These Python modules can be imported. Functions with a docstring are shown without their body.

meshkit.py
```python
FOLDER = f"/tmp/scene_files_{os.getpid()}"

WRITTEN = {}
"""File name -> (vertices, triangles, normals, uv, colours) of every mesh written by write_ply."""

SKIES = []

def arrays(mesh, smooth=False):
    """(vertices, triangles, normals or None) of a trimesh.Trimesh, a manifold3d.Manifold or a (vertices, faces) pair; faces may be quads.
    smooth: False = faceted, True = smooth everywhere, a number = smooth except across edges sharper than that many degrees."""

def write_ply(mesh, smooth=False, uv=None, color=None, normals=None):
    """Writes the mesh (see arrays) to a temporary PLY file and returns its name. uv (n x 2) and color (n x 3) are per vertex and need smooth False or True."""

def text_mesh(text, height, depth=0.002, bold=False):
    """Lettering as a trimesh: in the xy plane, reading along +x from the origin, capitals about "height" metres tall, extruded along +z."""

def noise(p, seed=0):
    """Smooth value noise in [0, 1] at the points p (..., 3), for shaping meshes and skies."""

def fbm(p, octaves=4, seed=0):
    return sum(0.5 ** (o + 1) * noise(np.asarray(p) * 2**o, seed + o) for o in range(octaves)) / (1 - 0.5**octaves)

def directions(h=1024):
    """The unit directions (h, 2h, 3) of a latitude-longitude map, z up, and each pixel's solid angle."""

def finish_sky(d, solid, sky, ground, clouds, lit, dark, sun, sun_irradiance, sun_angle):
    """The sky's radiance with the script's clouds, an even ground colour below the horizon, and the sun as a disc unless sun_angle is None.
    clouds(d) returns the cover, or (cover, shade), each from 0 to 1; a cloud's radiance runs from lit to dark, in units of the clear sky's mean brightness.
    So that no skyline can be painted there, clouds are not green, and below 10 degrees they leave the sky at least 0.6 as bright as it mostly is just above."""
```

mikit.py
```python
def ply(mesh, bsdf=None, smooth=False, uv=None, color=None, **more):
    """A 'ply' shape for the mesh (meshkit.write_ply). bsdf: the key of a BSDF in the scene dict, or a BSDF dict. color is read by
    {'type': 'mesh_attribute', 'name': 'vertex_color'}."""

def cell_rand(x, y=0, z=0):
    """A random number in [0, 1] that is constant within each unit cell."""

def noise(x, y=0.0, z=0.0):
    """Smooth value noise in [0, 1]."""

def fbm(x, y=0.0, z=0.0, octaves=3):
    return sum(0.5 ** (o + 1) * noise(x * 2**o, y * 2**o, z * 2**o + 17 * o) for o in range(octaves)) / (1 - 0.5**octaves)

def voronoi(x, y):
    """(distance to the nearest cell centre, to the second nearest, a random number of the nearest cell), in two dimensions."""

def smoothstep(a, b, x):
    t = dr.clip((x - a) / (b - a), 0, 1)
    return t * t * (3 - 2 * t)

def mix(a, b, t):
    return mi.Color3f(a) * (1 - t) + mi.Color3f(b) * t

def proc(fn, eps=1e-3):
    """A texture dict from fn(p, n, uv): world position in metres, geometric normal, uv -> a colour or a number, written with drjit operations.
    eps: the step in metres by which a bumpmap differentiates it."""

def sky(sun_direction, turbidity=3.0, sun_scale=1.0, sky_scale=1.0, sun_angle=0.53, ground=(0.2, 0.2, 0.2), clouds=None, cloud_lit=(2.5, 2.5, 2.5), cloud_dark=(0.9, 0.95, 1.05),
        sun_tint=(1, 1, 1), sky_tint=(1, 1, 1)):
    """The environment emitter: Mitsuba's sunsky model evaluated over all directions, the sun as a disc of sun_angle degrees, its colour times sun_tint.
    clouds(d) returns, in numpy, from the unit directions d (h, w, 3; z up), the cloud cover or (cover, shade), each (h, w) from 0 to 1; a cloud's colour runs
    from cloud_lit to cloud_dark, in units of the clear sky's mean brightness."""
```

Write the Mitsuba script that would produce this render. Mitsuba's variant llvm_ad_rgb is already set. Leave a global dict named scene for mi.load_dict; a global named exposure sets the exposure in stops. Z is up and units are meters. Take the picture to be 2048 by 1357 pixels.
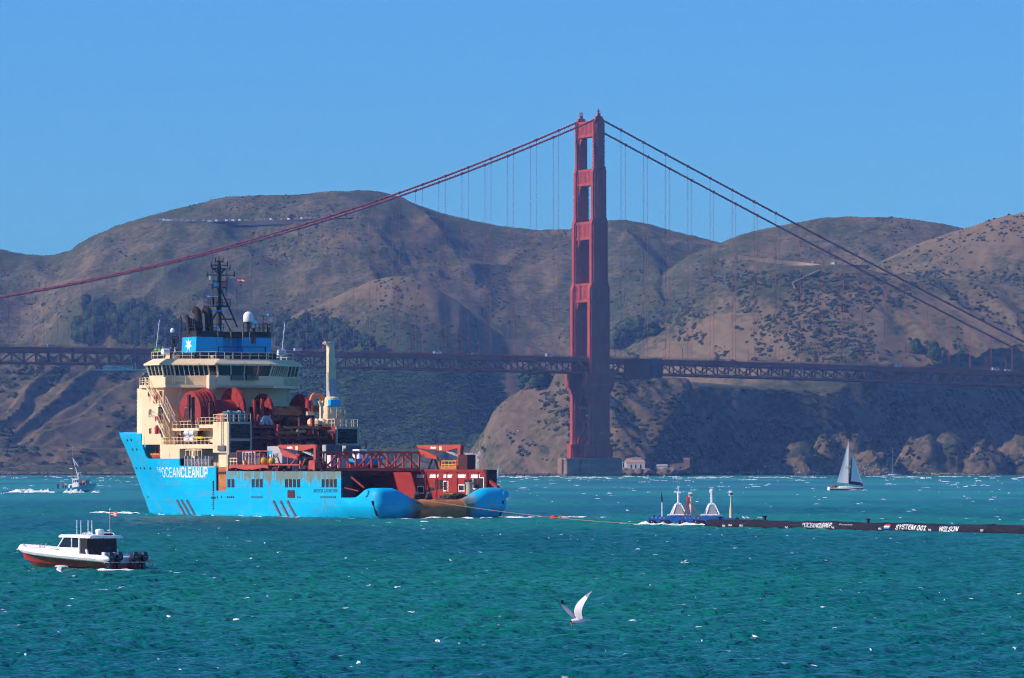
import math, random
import numpy as np, trimesh, mitsuba as mi, drjit as dr, mikit, meshkit
from shapely.geometry import Polygon
T = mi.ScalarTransform4f
PI = math.pi
rng = np.random.default_rng(7)
random.seed(7)
scene, labels = {}, {}

# ------------------------------------------------------------------ camera, sky, haze, exposure
F_PX, EYE, HORIZON = 10000.0, 7.87, 927.0      # focal length and horizon row of the 2048 x 1357 photograph
scene['camera'] = {'type': 'perspective', 'fov': math.degrees(2 * math.atan(1024 / F_PX)), 'fov_axis': 'x',
                   'near_clip': 5.0, 'far_clip': 30000.0, 'principal_point_offset_y': -(HORIZON - 678.5) / 1357,
                   'to_world': T().look_at(origin=[0, 0, EYE], target=[0, 1000, EYE], up=[0, 0, 1]),
                   'medium': {'type': 'ref', 'id': 'air'}}
exposure = 1.5
scene['sky'] = mikit.sky([-0.88, -0.27, 0.56], turbidity=2.5, sun_scale=1.25, sky_scale=0.95, sky_tint=(0.40, 0.97, 1.72), sun_tint=(0.96, 1.0, 1.30))
scene['air'] = {'type': 'homogeneous', 'albedo': {'type': 'rgb', 'value': [0.90, 0.95, 0.99]},
                'sigma_t': {'type': 'rgb', 'value': [0.000018, 0.000030, 0.000066]}}
scene['clear'] = {'type': 'null'}
scene['haze'] = {'type': 'cube', 'to_world': T().translate([0, 2750, 149]).scale([2000, 2850, 153]),
                 'bsdf': {'type': 'ref', 'id': 'clear'}, 'interior': {'type': 'ref', 'id': 'air'}}
labels['haze'] = {'label': 'thin blue sea haze over the strait', 'kind': 'stuff'}

# ------------------------------------------------------------------ helpers
def at(px, py, Y):
    """world point seen at a photo pixel at depth Y"""
    return np.array([(px - 1024) / F_PX * Y, Y, EYE + (HORIZON - py) / F_PX * Y])

def on_water(px, py):
    return at(px, py, EYE * F_PX / (py - HORIZON))

def mat(name, col, rough=0.5, metal=0.0, spec=0.5, **k):
    c = mikit.proc(col) if callable(col) else {'type': 'rgb', 'value': list(col)}
    scene[name] = {'type': 'twosided', 'b': {'type': 'principled', 'base_color': c, 'roughness': rough, 'metallic': metal, 'specular': spec, **k}}
    return name

def unique(key):
    if key not in used:
        used.add(key)
        return key
    n = counter.get(key, 0) + 1
    while f'{key}_{n:03d}' in used:
        n += 1
    counter[key] = n
    used.add(f'{key}_{n:03d}')
    return f'{key}_{n:03d}'
used, counter = set(), {}

def thing(name, label, category, group=None):
    key = unique(name)
    labels[key] = {'label': label, 'category': category}
    if group:
        labels[key]['group'] = group
    return key

def structure(name, label=None):
    labels[name] = {'kind': 'structure'}
    if label:
        labels[name]['label'] = label
    used.add(name)
    return name

def frame(ox, oy, ang, oz=0.0, pitch=0.0, roll=0.0):
    """local frame: +x forward (world direction ang degrees), +y to the left of it, +z up"""
    m = trimesh.transformations.rotation_matrix(math.radians(ang), [0, 0, 1])
    m = m @ trimesh.transformations.rotation_matrix(-math.radians(pitch), [0, 1, 0]) @ trimesh.transformations.rotation_matrix(math.radians(roll), [1, 0, 0])
    m[:3, 3] = [ox, oy, oz]
    return m

class MB:
    """collects shapes of one part; put() makes them one entry"""
    def __init__(s, M=None):
        s.v, s.f, s.n, s.M = [], [], 0, M
    def raw(s, v, f):
        s.v.append(np.asarray(v, float)); s.f.append(np.asarray(f, int) + s.n); s.n += len(v)
        return s
    def mesh(s, m):
        return s.raw(m.vertices, m.faces)
    def box(s, a, b, bevel=0.0):
        a, b = np.minimum(a, b), np.maximum(a, b)
        if bevel:
            c = (a + b) / 2; h = (b - a) / 2; bv = min(bevel, h.min() * .9); pts = []
            for sx in (-1, 1):
                for sy in (-1, 1):
                    for sz in (-1, 1):
                        for k in range(3):
                            q = h - bv; q[k] = h[k]
                            pts.append(c + q * [sx, sy, sz])
            return s.mesh(trimesh.convex.convex_hull(np.array(pts)))
        v = np.array([[x, y, z] for x in (a[0], b[0]) for y in (a[1], b[1]) for z in (a[2], b[2])])
        return s.raw(v, [[0, 1, 3], [0, 3, 2], [4, 6, 7], [4, 7, 5], [0, 4, 5], [0, 5, 1], [2, 3, 7], [2, 7, 6], [0, 2, 6], [0, 6, 4], [1, 5, 7], [1, 7, 3]])
    def hull(s, pts):
        return s.mesh(trimesh.convex.convex_hull(np.array(pts, float)))
    def bar(s, p, q, w, h=None, up=(0, 0, 1)):
        p, q = np.array(p, float), np.array(q, float); h = h or w
        d = (q - p) / max(np.linalg.norm(q - p), 1e-9); up = np.array(up, float)
        if abs(d @ up) > .98: up = np.array([1.0, 0, 0])
        x = np.cross(d, up); x /= np.linalg.norm(x); y = np.cross(x, d)
        v = [e + sx * x * w / 2 + sy * y * h / 2 for e in (p, q) for sx in (-1, 1) for sy in (-1, 1)]
        return s.raw(v, [[0, 1, 3], [0, 3, 2], [4, 6, 7], [4, 7, 5], [0, 4, 5], [0, 5, 1], [2, 3, 7], [2, 7, 6], [0, 2, 6], [0, 6, 4], [1, 5, 7], [1, 7, 3]])
    def tube(s, pts, r, n=8, cap=True):
        pts = np.array(pts, float); r = np.broadcast_to(r, len(pts)).astype(float); ring = []
        prev = None
        for i, p in enumerate(pts):
            d = pts[min(i + 1, len(pts) - 1)] - pts[max(i - 1, 0)]; d /= np.linalg.norm(d)
            if prev is None:
                u = np.array([0, 0, 1.0]) if abs(d[2]) < .9 else np.array([1.0, 0, 0])
            else: u = prev
            x = np.cross(d, u); x /= np.linalg.norm(x); y = np.cross(x, d); prev = y
            a = np.arange(n) * 2 * PI / n
            ring.append(p + r[i] * (np.cos(a)[:, None] * x + np.sin(a)[:, None] * y))
        v = np.vstack(ring); f = []
        for i in range(len(pts) - 1):
            for j in range(n):
                a, b = i * n + j, i * n + (j + 1) % n
                f += [[a, a + n, b + n], [a, b + n, b]]
        if cap:
            f += [[0, j, j + 1] for j in range(1, n - 1)]
            o = (len(pts) - 1) * n
            f += [[o, o + j + 1, o + j] for j in range(1, n - 1)]
        return s.raw(v, f)
    def cyl(s, p, q, r, n=16, r2=None):
        return s.tube([p, q], [r, r if r2 is None else r2], n)
    def ball(s, c, r, n=1, scale=(1, 1, 1)):
        m = trimesh.creation.icosphere(n, r)
        return s.raw(m.vertices * scale + np.array(c), m.faces)
    def lathe(s, prof, c=(0, 0, 0), n=16):
        """prof: (radius, z) from below up"""
        prof = np.array(prof, float); a = np.arange(n) * 2 * PI / n
        v = np.vstack([np.stack([r * np.cos(a), r * np.sin(a), np.full(n, z)], 1) for r, z in prof]) + np.array(c); f = []
        for i in range(len(prof) - 1):
            for j in range(n):
                p, q = i * n + j, i * n + (j + 1) % n
                f += [[p, q, q + n], [p, q + n, p + n]]
        f += [[0, j + 1, j] for j in range(1, n - 1)]
        o = (len(prof) - 1) * n
        f += [[o, o + j, o + j + 1] for j in range(1, n - 1)]
        return s.raw(v, f)
    def prism(s, poly, plane, lo, hi):
        """poly in the plane 'xy', 'xz' or 'yz', extruded along the third axis from lo to hi"""
        m = trimesh.creation.extrude_polygon(Polygon(poly), 1.0, engine='earcut')
        v = m.vertices; w = lo + v[:, 2] * (hi - lo); f = m.faces
        if plane == 'xy': v = np.stack([v[:, 0], v[:, 1], w], 1)
        elif plane == 'xz': v = np.stack([v[:, 0], w, v[:, 1]], 1); f = f[:, ::-1]
        else: v = np.stack([w, v[:, 0], v[:, 1]], 1)
        return s.raw(v, f)
    def loft(s, sections, cap=True, close=True):
        """sections: list of (n,3) rings"""
        n = len(sections[0]); v = np.vstack(sections); f = []
        for i in range(len(sections) - 1):
            for j in range(n if close else n - 1):
                a, b = i * n + j, i * n + (j + 1) % n
                f += [[a, a + n, b + n], [a, b + n, b]]
        s.raw(v, f)
        if cap:
            for k in (0, len(sections) - 1):
                c = np.mean(sections[k], 0); vv = np.vstack([sections[k], [c]])
                s.raw(vv, [[j, (j + 1) % n, n] if k == 0 else [j, n, (j + 1) % n] for j in range(n)])
        return s
    def text(s, t, height, o, ex, ez, bold=False, depth=0.05, shear=0.0, wide=1.0):
        """lettering from o along the unit vector ex, capitals up along ez"""
        m = meshkit.text_mesh(t, height, depth, bold); v = m.vertices
        ex, ez = np.array(ex, float), np.array(ez, float); en = np.cross(ex, ez)
        return s.raw(np.array(o) + ((v[:, 0] * wide + shear * v[:, 1])[:, None] * ex) + v[:, 1:2] * ez + v[:, 2:3] * en, m.faces)
    def railing(s, pts, h=1.0, r=0.035, step=1.5, mid=2, posts=True):
        pts = [np.array(p, float) for p in pts]
        for a, b in zip(pts[:-1], pts[1:]):
            L = np.linalg.norm(b - a); n = max(1, round(L / step))
            for k in range(1, mid + 1):
                dz = np.array([0, 0, h * k / mid]); s.bar(a + dz, b + dz, 2 * r)
            for i in range(n + 1):
                c = a + (b - a) * i / n; s.bar(c, c + [0, 0, h], 2 * r)
        return s
    def get(s):
        v, f = np.vstack(s.v), np.vstack(s.f)
        if s.M is not None:
            v = v @ s.M[:3, :3].T + s.M[:3, 3]
        return v, f
    def put(s, name, parent, bsdf, smooth=False, label=None, kind=None):
        if not s.v: return None
        key = unique(parent + '__' + name if parent else name)
        scene[key] = mikit.ply(trimesh.Trimesh(*s.get(), process=False), bsdf, smooth)
        if label or kind:
            labels[key] = {a: b for a, b in (('label', label), ('kind', kind)) if b}
        return key

def solo(name, label, category, mb, bsdf, smooth=False, group=None):
    key = thing(name, label, category, group)
    scene[key] = mikit.ply(trimesh.Trimesh(*mb.get(), process=False), bsdf, smooth)
    return key

# ------------------------------------------------------------------ water
_r = np.random.default_rng(3)
WAVES = []
for lam in np.geomspace(0.95, 11.0, 54):
    ang = math.radians(-68 + 38 * _r.normal())        # towards the right and the viewer
    WAVES.append((lam, ang, 0.0080 * lam * min(1, (2.6 / lam) ** 1.25) * _r.uniform(.6, 1.4), _r.uniform(0, 2 * PI)))

def sea(x, y, fine=0.0):
    """height of the water; waves shorter than three grid steps (fine) are left out"""
    z = np.zeros(np.broadcast(x, y).shape)
    gust = 0.55 + 0.9 * meshkit.noise(np.stack([x / 60, y / 90, x * 0 + .5], -1), 5)
    for lam, ang, amp, ph in WAVES:
        k = 2 * PI / lam
        w = np.clip((lam / np.maximum(fine, 1e-6) - 2.2) / 1.6, 0, 1)
        t = k * (x * math.cos(ang) + y * math.sin(ang)) + ph
        z = z + w * amp * (np.sin(t) + 0.22 * np.cos(2 * t))
    return z * gust

_y = [165.0]
while _y[-1] < 5300:
    y0 = _y[-1]
    _y.append(y0 + (0.36 if y0 < 420 else 0.36 + (y0 - 420) / 480 * 0.5 if y0 < 900 else 0.86 + (y0 - 900) * 0.0040 if y0 < 3600 else 60))
_y = np.array(_y); _dy = np.gradient(_y)
_s = np.concatenate([-np.geomspace(.6, .135, 12)[:-1], np.linspace(-.13, .13, 320), np.geomspace(.135, .6, 12)[1:]])
_X, _Y = np.meshgrid(_s, _y); _X = _X * (_Y + 60)
_fine = np.maximum(_dy[:, None] * 0.9, np.gradient(_s)[None, :] * (_Y + 60) * 0.9)
_Z = sea(_X, _Y, _fine)
_i = np.arange(_X.size).reshape(_X.shape)
_a, _b, _c, _d = _i[:-1, :-1].ravel(), _i[:-1, 1:].ravel(), _i[1:, 1:].ravel(), _i[1:, :-1].ravel()

def water_foam(p):
    crest = mikit.smoothstep(0.0, 0.16, p.z)
    n = mikit.fbm(p.x * 1.6, p.y * 0.7, 0.0, 4)
    lace = mikit.smoothstep(0.86, 0.93, n + 0.16 * crest - 0.08)
    return 0.55 * lace

def water_color(p, n, uv):
    g = mikit.fbm(p.x * 0.02, p.y * 0.006, 1.0, 3)
    return mikit.mix(mikit.mix((0.000, 0.112, 0.112), (0.005, 0.188, 0.130), mikit.smoothstep(0.3, 0.7, g)), (0.75, 0.78, 0.78), water_foam(p))

scene['water_surface'] = {'type': 'bumpmap', 'arbitrary': mikit.proc(lambda p, n, uv: mikit.fbm(p.x * 2.6, p.y * 2.0, 4.0, 3), eps=0.035), 'scale': 0.25,
                          'b': {'type': 'principled', 'base_color': mikit.proc(water_color), 'roughness': 0.16, 'specular': 0.16}}
scene['water'] = mikit.ply(trimesh.Trimesh(np.stack([_X, _Y, _Z], -1).reshape(-1, 3), np.vstack([np.stack([_a, _b, _c], 1), np.stack([_a, _c, _d], 1)]), process=False), 'water_surface', True)
structure('water', 'choppy teal water of the strait with small whitecaps')

# ------------------------------------------------------------------ hills
def crest(pts):
    """ridge line given as photo (column, row, depth) -> columns X, depth Y, height Z sorted by X"""
    w = np.array([at(*p) for p in pts])
    return w[np.argsort(w[:, 0])]

def along(line, x, k):
    return np.interp(x, line[:, 0], line[:, k])

def lam_noise(x, y, sx, sy, seed, octaves=4):
    return meshkit.fbm(np.stack([x / sx, y / sy, x * 0 + seed * 7.3], -1), octaves, seed)

def ridged(x, y, sx, sy, seed):
    return 1 - np.abs(2 * lam_noise(x, y, sx, sy, seed, 3) - 1) * 1.6

RIDGE_FAR = crest([(x, y, 4600) for x, y in [(-700, 430), (-300, 478), (0, 502), (60, 513), (110, 515), (150, 501), (180, 478), (230, 455), (300, 433), (380, 415), (460, 397), (600, 391), (680, 385), (740, 382), (780, 390), (830, 410), (900, 432), (1000, 453), (1080, 463), (1145, 462), (1180, 455), (1215, 444), (1250, 442), (1300, 450), (1350, 465), (1400, 480), (1440, 489), (1500, 520), (1700, 640), (2700, 700)]])
RIDGE_NORTH = crest([(x, y, 4350) for x, y in [(900, 760), (1200, 640), (1380, 510), (1440, 488), (1480, 470), (1560, 452), (1640, 438), (1700, 434), (1800, 438), (1860, 446), (1925, 458), (2000, 480), (2100, 520), (2700, 600)]])
RIDGE_EAST = crest([(x, y, 4000) for x, y in [(1300, 800), (1560, 640), (1700, 560), (1760, 523), (1850, 483), (1925, 459), (1980, 441), (2048, 425), (2200, 392), (2700, 350)]])
RIDGE_HEAD = crest([(x, y, 3640) for x, y in [(900, 900), (1100, 800), (1215, 724), (1250, 698), (1300, 667), (1350, 632), (1400, 602), (1450, 574), (1500, 552), (1540, 541), (1600, 534), (1640, 531), (1700, 534), (1760, 545), (1850, 556), (1950, 566), (2048, 580), (2700, 640)]])
KNOLL = crest([(x, y, 3950) for x, y in [(300, 760), (480, 690), (540, 652), (600, 627), (660, 601), (700, 581), (740, 563), (790, 554), (820, 555), (860, 571), (920, 606), (960, 641), (1000, 668), (1050, 692), (1100, 708), (1180, 740), (1300, 800)]])
CLIFF_WEST = crest([(-900, 700, 3560), (-300, 705, 3560), (0, 712, 3560), (150, 712, 3560), (300, 708, 3580), (480, 706, 3640), (600, 716, 3700), (740, 728, 3740), (860, 750, 3760), (930, 785, 3760), (985, 840, 3740), (1040, 900, 3700), (1150, 960, 3700)])
POINT = crest([(760, 990, 3420), (860, 962, 3380), (905, 938, 3340), (930, 918, 3320), (950, 888, 3310), (972, 852, 3300), (986, 824, 3290), (1010, 800, 3285), (1060, 780, 3280), (1110, 760, 3275), (1140, 750, 3270), (1220, 747, 3275), (1300, 757, 3290), (1385, 765, 3300), (1440, 768, 3310)])
BENCH = crest([(1100, 900, 3390), (1180, 820, 3360), (1230, 770, 3340), (1290, 766, 3322), (1385, 767, 3318), (1500, 775, 3342), (1640, 780, 3376), (1740, 772, 3402), (1800, 789, 3418), (1900, 790, 3442), (2048, 785, 3476), (2700, 790, 3600)])
TALUS = [(*at(px, py, Y), r) for px, py, Y, r in [(1395, 905, 3285, 8), (1440, 893, 3290, 9), (1525, 905, 3290, 12), (1600, 890, 3300, 14), (1655, 872, 3322, 13), (1700, 866, 3326, 15), (1745, 905, 3305, 14), (1850, 876, 3348, 17), (1900, 870, 3352, 15), (1965, 893, 3345, 16), (2045, 875, 3365, 20), (2120, 880, 3380, 20)]]

def profile(line, x, y, front, back, r):
    d = along(line, x, 1) - y
    s = np.sqrt(d * d + r * r) - r
    return along(line, x, 2) - np.where(d > 0, front, back) * s

def smax(a, b, k):
    h = np.clip(.5 + .5 * (a - b) / k, 0, 1)
    return b * (1 - h) + a * h + k * h * (1 - h)

def land(x, y):
    wx = x + 26 * (lam_noise(x, y, 90, 90, 1, 3) - .5)
    far = profile(RIDGE_FAR, x, y, .30, .25, 60)
    north = profile(RIDGE_NORTH, x, y, .42, .3, 50)
    east = profile(RIDGE_EAST, x, y, .42, .3, 40)
    knoll = profile(KNOLL, x, y, .45, .40, 25)
    head = profile(RIDGE_HEAD, x, y, .40, .45, 26)
    # spurs and gullies that run downhill, fading out at each crest
    g1, g2, g3 = (ridged(wx + .35 * y, y, 105, 420, 2) - .55) * 27, (ridged(wx - .2 * y, y, 40, 190, 3) - .55) * 5.5, (ridged(x + .1 * y, y, 15, 80, 33) - .55) * 1.8
    def worn(r, line, reach, k): return r + np.clip((along(line, x, 1) - y) / reach, 0, 1) * (k * g1 + g2 + g3)
    back = np.maximum.reduce([worn(far, RIDGE_FAR, 160, 1), worn(north, RIDGE_NORTH, 150, .55), worn(east, RIDGE_EAST, 120, .35)])
    z = smax(back, knoll + np.clip((along(KNOLL, x, 1) - y) / 60, 0, 1) * (ridged(wx, y, 46, 240, 4) - .55) * 12, 8)
    z = smax(z, head + np.clip((along(RIDGE_HEAD, x, 1) - y) / 40, 0, 1) * ((ridged(wx + .3 * y, y, 40, 170, 5) - .55) * 10), 6)
    cw = profile(CLIFF_WEST, x, y, .30 + .33 * np.clip((-x - 120) / 60, 0, 1), .5, 14)
    dcw = np.clip((along(CLIFF_WEST, x, 1) - y) / 30, 0, 1)
    rough = np.clip((-x - 130) / 60, 0, 1)
    wv = 34 * (lam_noise(x, y, 46, 60, 41, 3) - .5)
    rough = rough * (.35 + 1.3 * lam_noise(x, y, 55, 80, 42, 2))
    cw = cw + dcw * ((ridged(x - .55 * y + wv, y, 23, 120, 6) - .5) * (4 + 9 * rough) + (ridged(x - .7 * y + wv, y, 9, 40, 7) - .5) * 4.0 * rough)
    z = smax(z, cw, 5)
    bz = along(BENCH, x, 2)
    edge = along(BENCH, x, 1) + 14 * (lam_noise(x, x * 0, 38, 9, 11, 3) - .5) * 2
    d = edge - y
    z = np.minimum(z, np.where((d > -8) & (x > 40), bz + 3 - 2.9 * np.maximum(d, 0) + 40 * np.clip((75 - x) / 35, 0, 1), 999))      # the back slopes end at the cliff edge
    bench = np.where(d < 0, bz - .02 * d, bz - np.minimum(2.9 * d, bz * 2)) - 2 * np.exp(-(d / 4) ** 2)
    # spurs and rock buttresses standing out of the shaded cliff
    butt = (ridged(x - .55 * (y - 3300), y, 34, 90, 12) - .62) * 10 + (ridged(x - .4 * y, y, 12, 30, 13) - .5) * 5
    bench = bench + np.clip(d / 14, 0, 1) * np.clip((bz * 1.0 - 0) / 60, 0, 1) * butt
    bench = np.where(d > 0, np.maximum(bench, 6.0 - .055 * np.clip(d - 20, 0, 400) - .35 * np.clip(3290 + .10 * (x - 80) - y, 0, 100)), bench)
    for tx, ty, tz, tr in TALUS:
        q = np.sqrt((x - tx) ** 2 + ((y - ty) * .8) ** 2) / (tr * .95) + .9 * (lam_noise(x, y, 12, 16, 31, 4) - .5)
        bench = np.maximum(bench, (tz * .9) * np.clip(1.12 - .62 * np.maximum(q, 0) ** 1.7, -1, 1))
    tal = np.clip(d / 6, 0, 1) * np.clip(bench / 8, 0, 1); bench = bench + tal * ((ridged(x + .5 * y, y, 7, 18, 36) - .5) * 8 + (lam_noise(x, y, 4, 5, 37, 3) - .5) * 8)
    z = smax(z, bench, 3)
    pt = profile(POINT, x, y, .56, .75, 9)
    dp = np.clip((along(POINT, x, 1) - y) / 16, 0, 1)
    pt = pt + dp * ((ridged(wx + .5 * y, y, 30, 110, 14) - .55) * 13 + (ridged(x + .8 * y, y, 9, 26, 15) - .5) * 6.5 + (lam_noise(x, y, 5, 7, 38, 3) - .5) * 5)
    xe = (1285 - 1024) * .318 + 100 * .33 * np.clip((pt - 5) / 55, 0, 1.3)      # the spur's eastern edge, falling away into the cove
    pt = pt - 1.9 * np.clip(x - xe - 5 * (lam_noise(x, y, 12, 12, 16, 2) - .5), 0, 200)
    z = smax(z, pt, 3)
    z = z + (lam_noise(x, y, 11, 11, 20, 3) - .5) * 2.2 * np.clip(z / 20, 0, 1)
    # the shore: rocks and a strip of rubble, then the sea bed
    return np.maximum(z, -6)

_hx = np.linspace(-620, 620, 500)
_hx = np.concatenate([np.linspace(-1500, -640, 22), _hx, np.linspace(640, 1500, 22)])
_hy = np.concatenate([np.arange(3090, 3480, 1.8), np.arange(3480, 3800, 3.2), np.arange(3800, 4720, 6.5), np.linspace(4740, 5400, 24)])
_X, _Y = np.meshgrid(_hx, _hy)
_Z = land(_X, _Y)
_i = np.arange(_X.size).reshape(_X.shape)
_a, _b, _c, _d = _i[:-1, :-1].ravel(), _i[:-1, 1:].ravel(), _i[1:, 1:].ravel(), _i[1:, :-1].ravel()
_f = np.vstack([np.stack([_a, _b, _c], 1), np.stack([_a, _c, _d], 1)])
_f = _f[(_Z.ravel()[_f] > -5.9).any(1)]
HILL = (_hx, _hy, _Z)

def ground_z(x, y):
    """height of the hill mesh"""
    x, y = np.asarray(x, float), np.asarray(y, float)
    i = np.clip(np.searchsorted(_hx, x) - 1, 0, len(_hx) - 2); j = np.clip(np.searchsorted(_hy, y) - 1, 0, len(_hy) - 2)
    t = (x - _hx[i]) / (_hx[i + 1] - _hx[i]); s = (y - _hy[j]) / (_hy[j + 1] - _hy[j])
    Z = HILL[2]
    return (Z[j, i] * (1 - t) + Z[j, i + 1] * t) * (1 - s) + (Z[j + 1, i] * (1 - t) + Z[j + 1, i + 1] * t) * s

def blob(p, x, y, rx, ry):
    return dr.exp(-(dr.square((p.x - x) / rx) + dr.square((p.y - y) / ry)))

def hill_color(p, n, uv):
    broad = mikit.fbm(p.x / 130, p.y / 190, 0.0, 4)
    mid = mikit.fbm(p.x / 17, p.y / 30, p.z / 17, 4)
    fine = mikit.fbm(p.x / 3.2, p.y / 5.0, p.z / 3.2, 3)
    # dry grass on the knoll, the eastern hill, the crests near the headland and the point; rock where it is steep
    dry = (1.0 * blob(p, -80, 3930, 60, 60) + 0.9 * blob(p, 20, 3850, 80, 90) + 1.0 * blob(p, 420, 3980, 130, 190) + 1.1 * blob(p, 120, 3500, 75, 120)
           + 0.8 * blob(p, 330, 3500, 160, 110) + 0.55 * blob(p, 60, 3230, 110, 90) - 0.5 * blob(p, 240, 3370, 200, 45) - 0.6 * blob(p, 190, 3560, 42, 60) - 2.0 * blob(p, -80, 3640, 85, 140) - 1.2 * blob(p, -20, 3560, 50, 90)
           + 0.4 * blob(p, -280, 3460, 120, 110) + 0.22 * blob(p, 150, 3560, 90, 70) + 0.15 * blob(p, 330, 3540, 90, 60))
    g = mikit.smoothstep(0.385, 0.64, 0.34 * broad + 0.36 * mid + 0.30 * fine + 0.20 * dry - 0.045)
    green = mikit.mix((0.022, 0.034, 0.018), (0.066, 0.070, 0.036), fine)
    tan = mikit.mix((0.082, 0.062, 0.038), (0.175, 0.134, 0.084), mikit.fbm(p.x / 6, p.y / 9, p.z / 6, 3))
    rock = mikit.mix((0.060, 0.046, 0.033), (0.190, 0.140, 0.098), mikit.fbm(p.x / 5 + p.z / 6, p.y / 9, p.z / 11, 4))
    steep = 1 - mikit.smoothstep(0.62, 0.86, n.z)
    bare = steep * mikit.smoothstep(0.40, 0.60, 0.55 * mid + 0.45 * fine + 0.05 * dry) * (1 - mikit.smoothstep(60.0, 110.0, p.z))
    wood = dr.clip(1.7 * blob(p, -88, 3660, 85, 130), 0, 1)        # the wooded slope behind the ship
    tan = mikit.mix(tan, mi.Color3f(0.190, 0.138, 0.080), 0.35 * dr.clip(dry, 0, 1))
    c = mikit.mix(mikit.mix(mikit.mix(green, tan, g * (1 - wood)), rock, bare * (1 - wood)), mikit.mix((0.014, 0.040, 0.022), (0.036, 0.074, 0.034), fine), wood)
    wet = 1 - mikit.smoothstep(0.6, 2.6, p.z + 1.2 * mid)
    return mikit.mix(c, (0.030, 0.028, 0.026), wet)

mat('hill_ground', hill_color, 0.95, spec=0.1)
scene['hills'] = mikit.ply(trimesh.Trimesh(np.stack([_X, _Y, _Z], -1).reshape(-1, 3), _f, process=False), 'hill_ground', True)
structure('hills', 'dry scrub-covered coastal hills and cliffs')

# ------------------------------------------------------------------ suspension bridge
def paint_red(p, n, uv):
    return mikit.mix((0.270, 0.034, 0.019), (0.390, 0.060, 0.031), mikit.fbm(p.x / 3, p.y / 3, p.z / 14, 4))
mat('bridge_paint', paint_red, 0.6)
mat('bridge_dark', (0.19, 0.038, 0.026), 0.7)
mat('asphalt', (0.055, 0.055, 0.058), 0.9)
def pier_concrete(p, n, uv):
    g = mikit.fbm(p.x / 4, p.y / 4, p.z / 2, 4)
    return mikit.mix(mikit.mix((0.15, 0.098, 0.072), (0.28, 0.20, 0.15), g), (0.07, 0.065, 0.05), 1 - mikit.smoothstep(0.0, 3.5, p.z + 2 * g))
mat('pier_concrete', pier_concrete, 0.9, spec=0.2)
mat('white_paint', (0.78, 0.79, 0.80), 0.45)
mat('dark_glass', (0.012, 0.016, 0.022), 0.08, spec=0.8)
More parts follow.
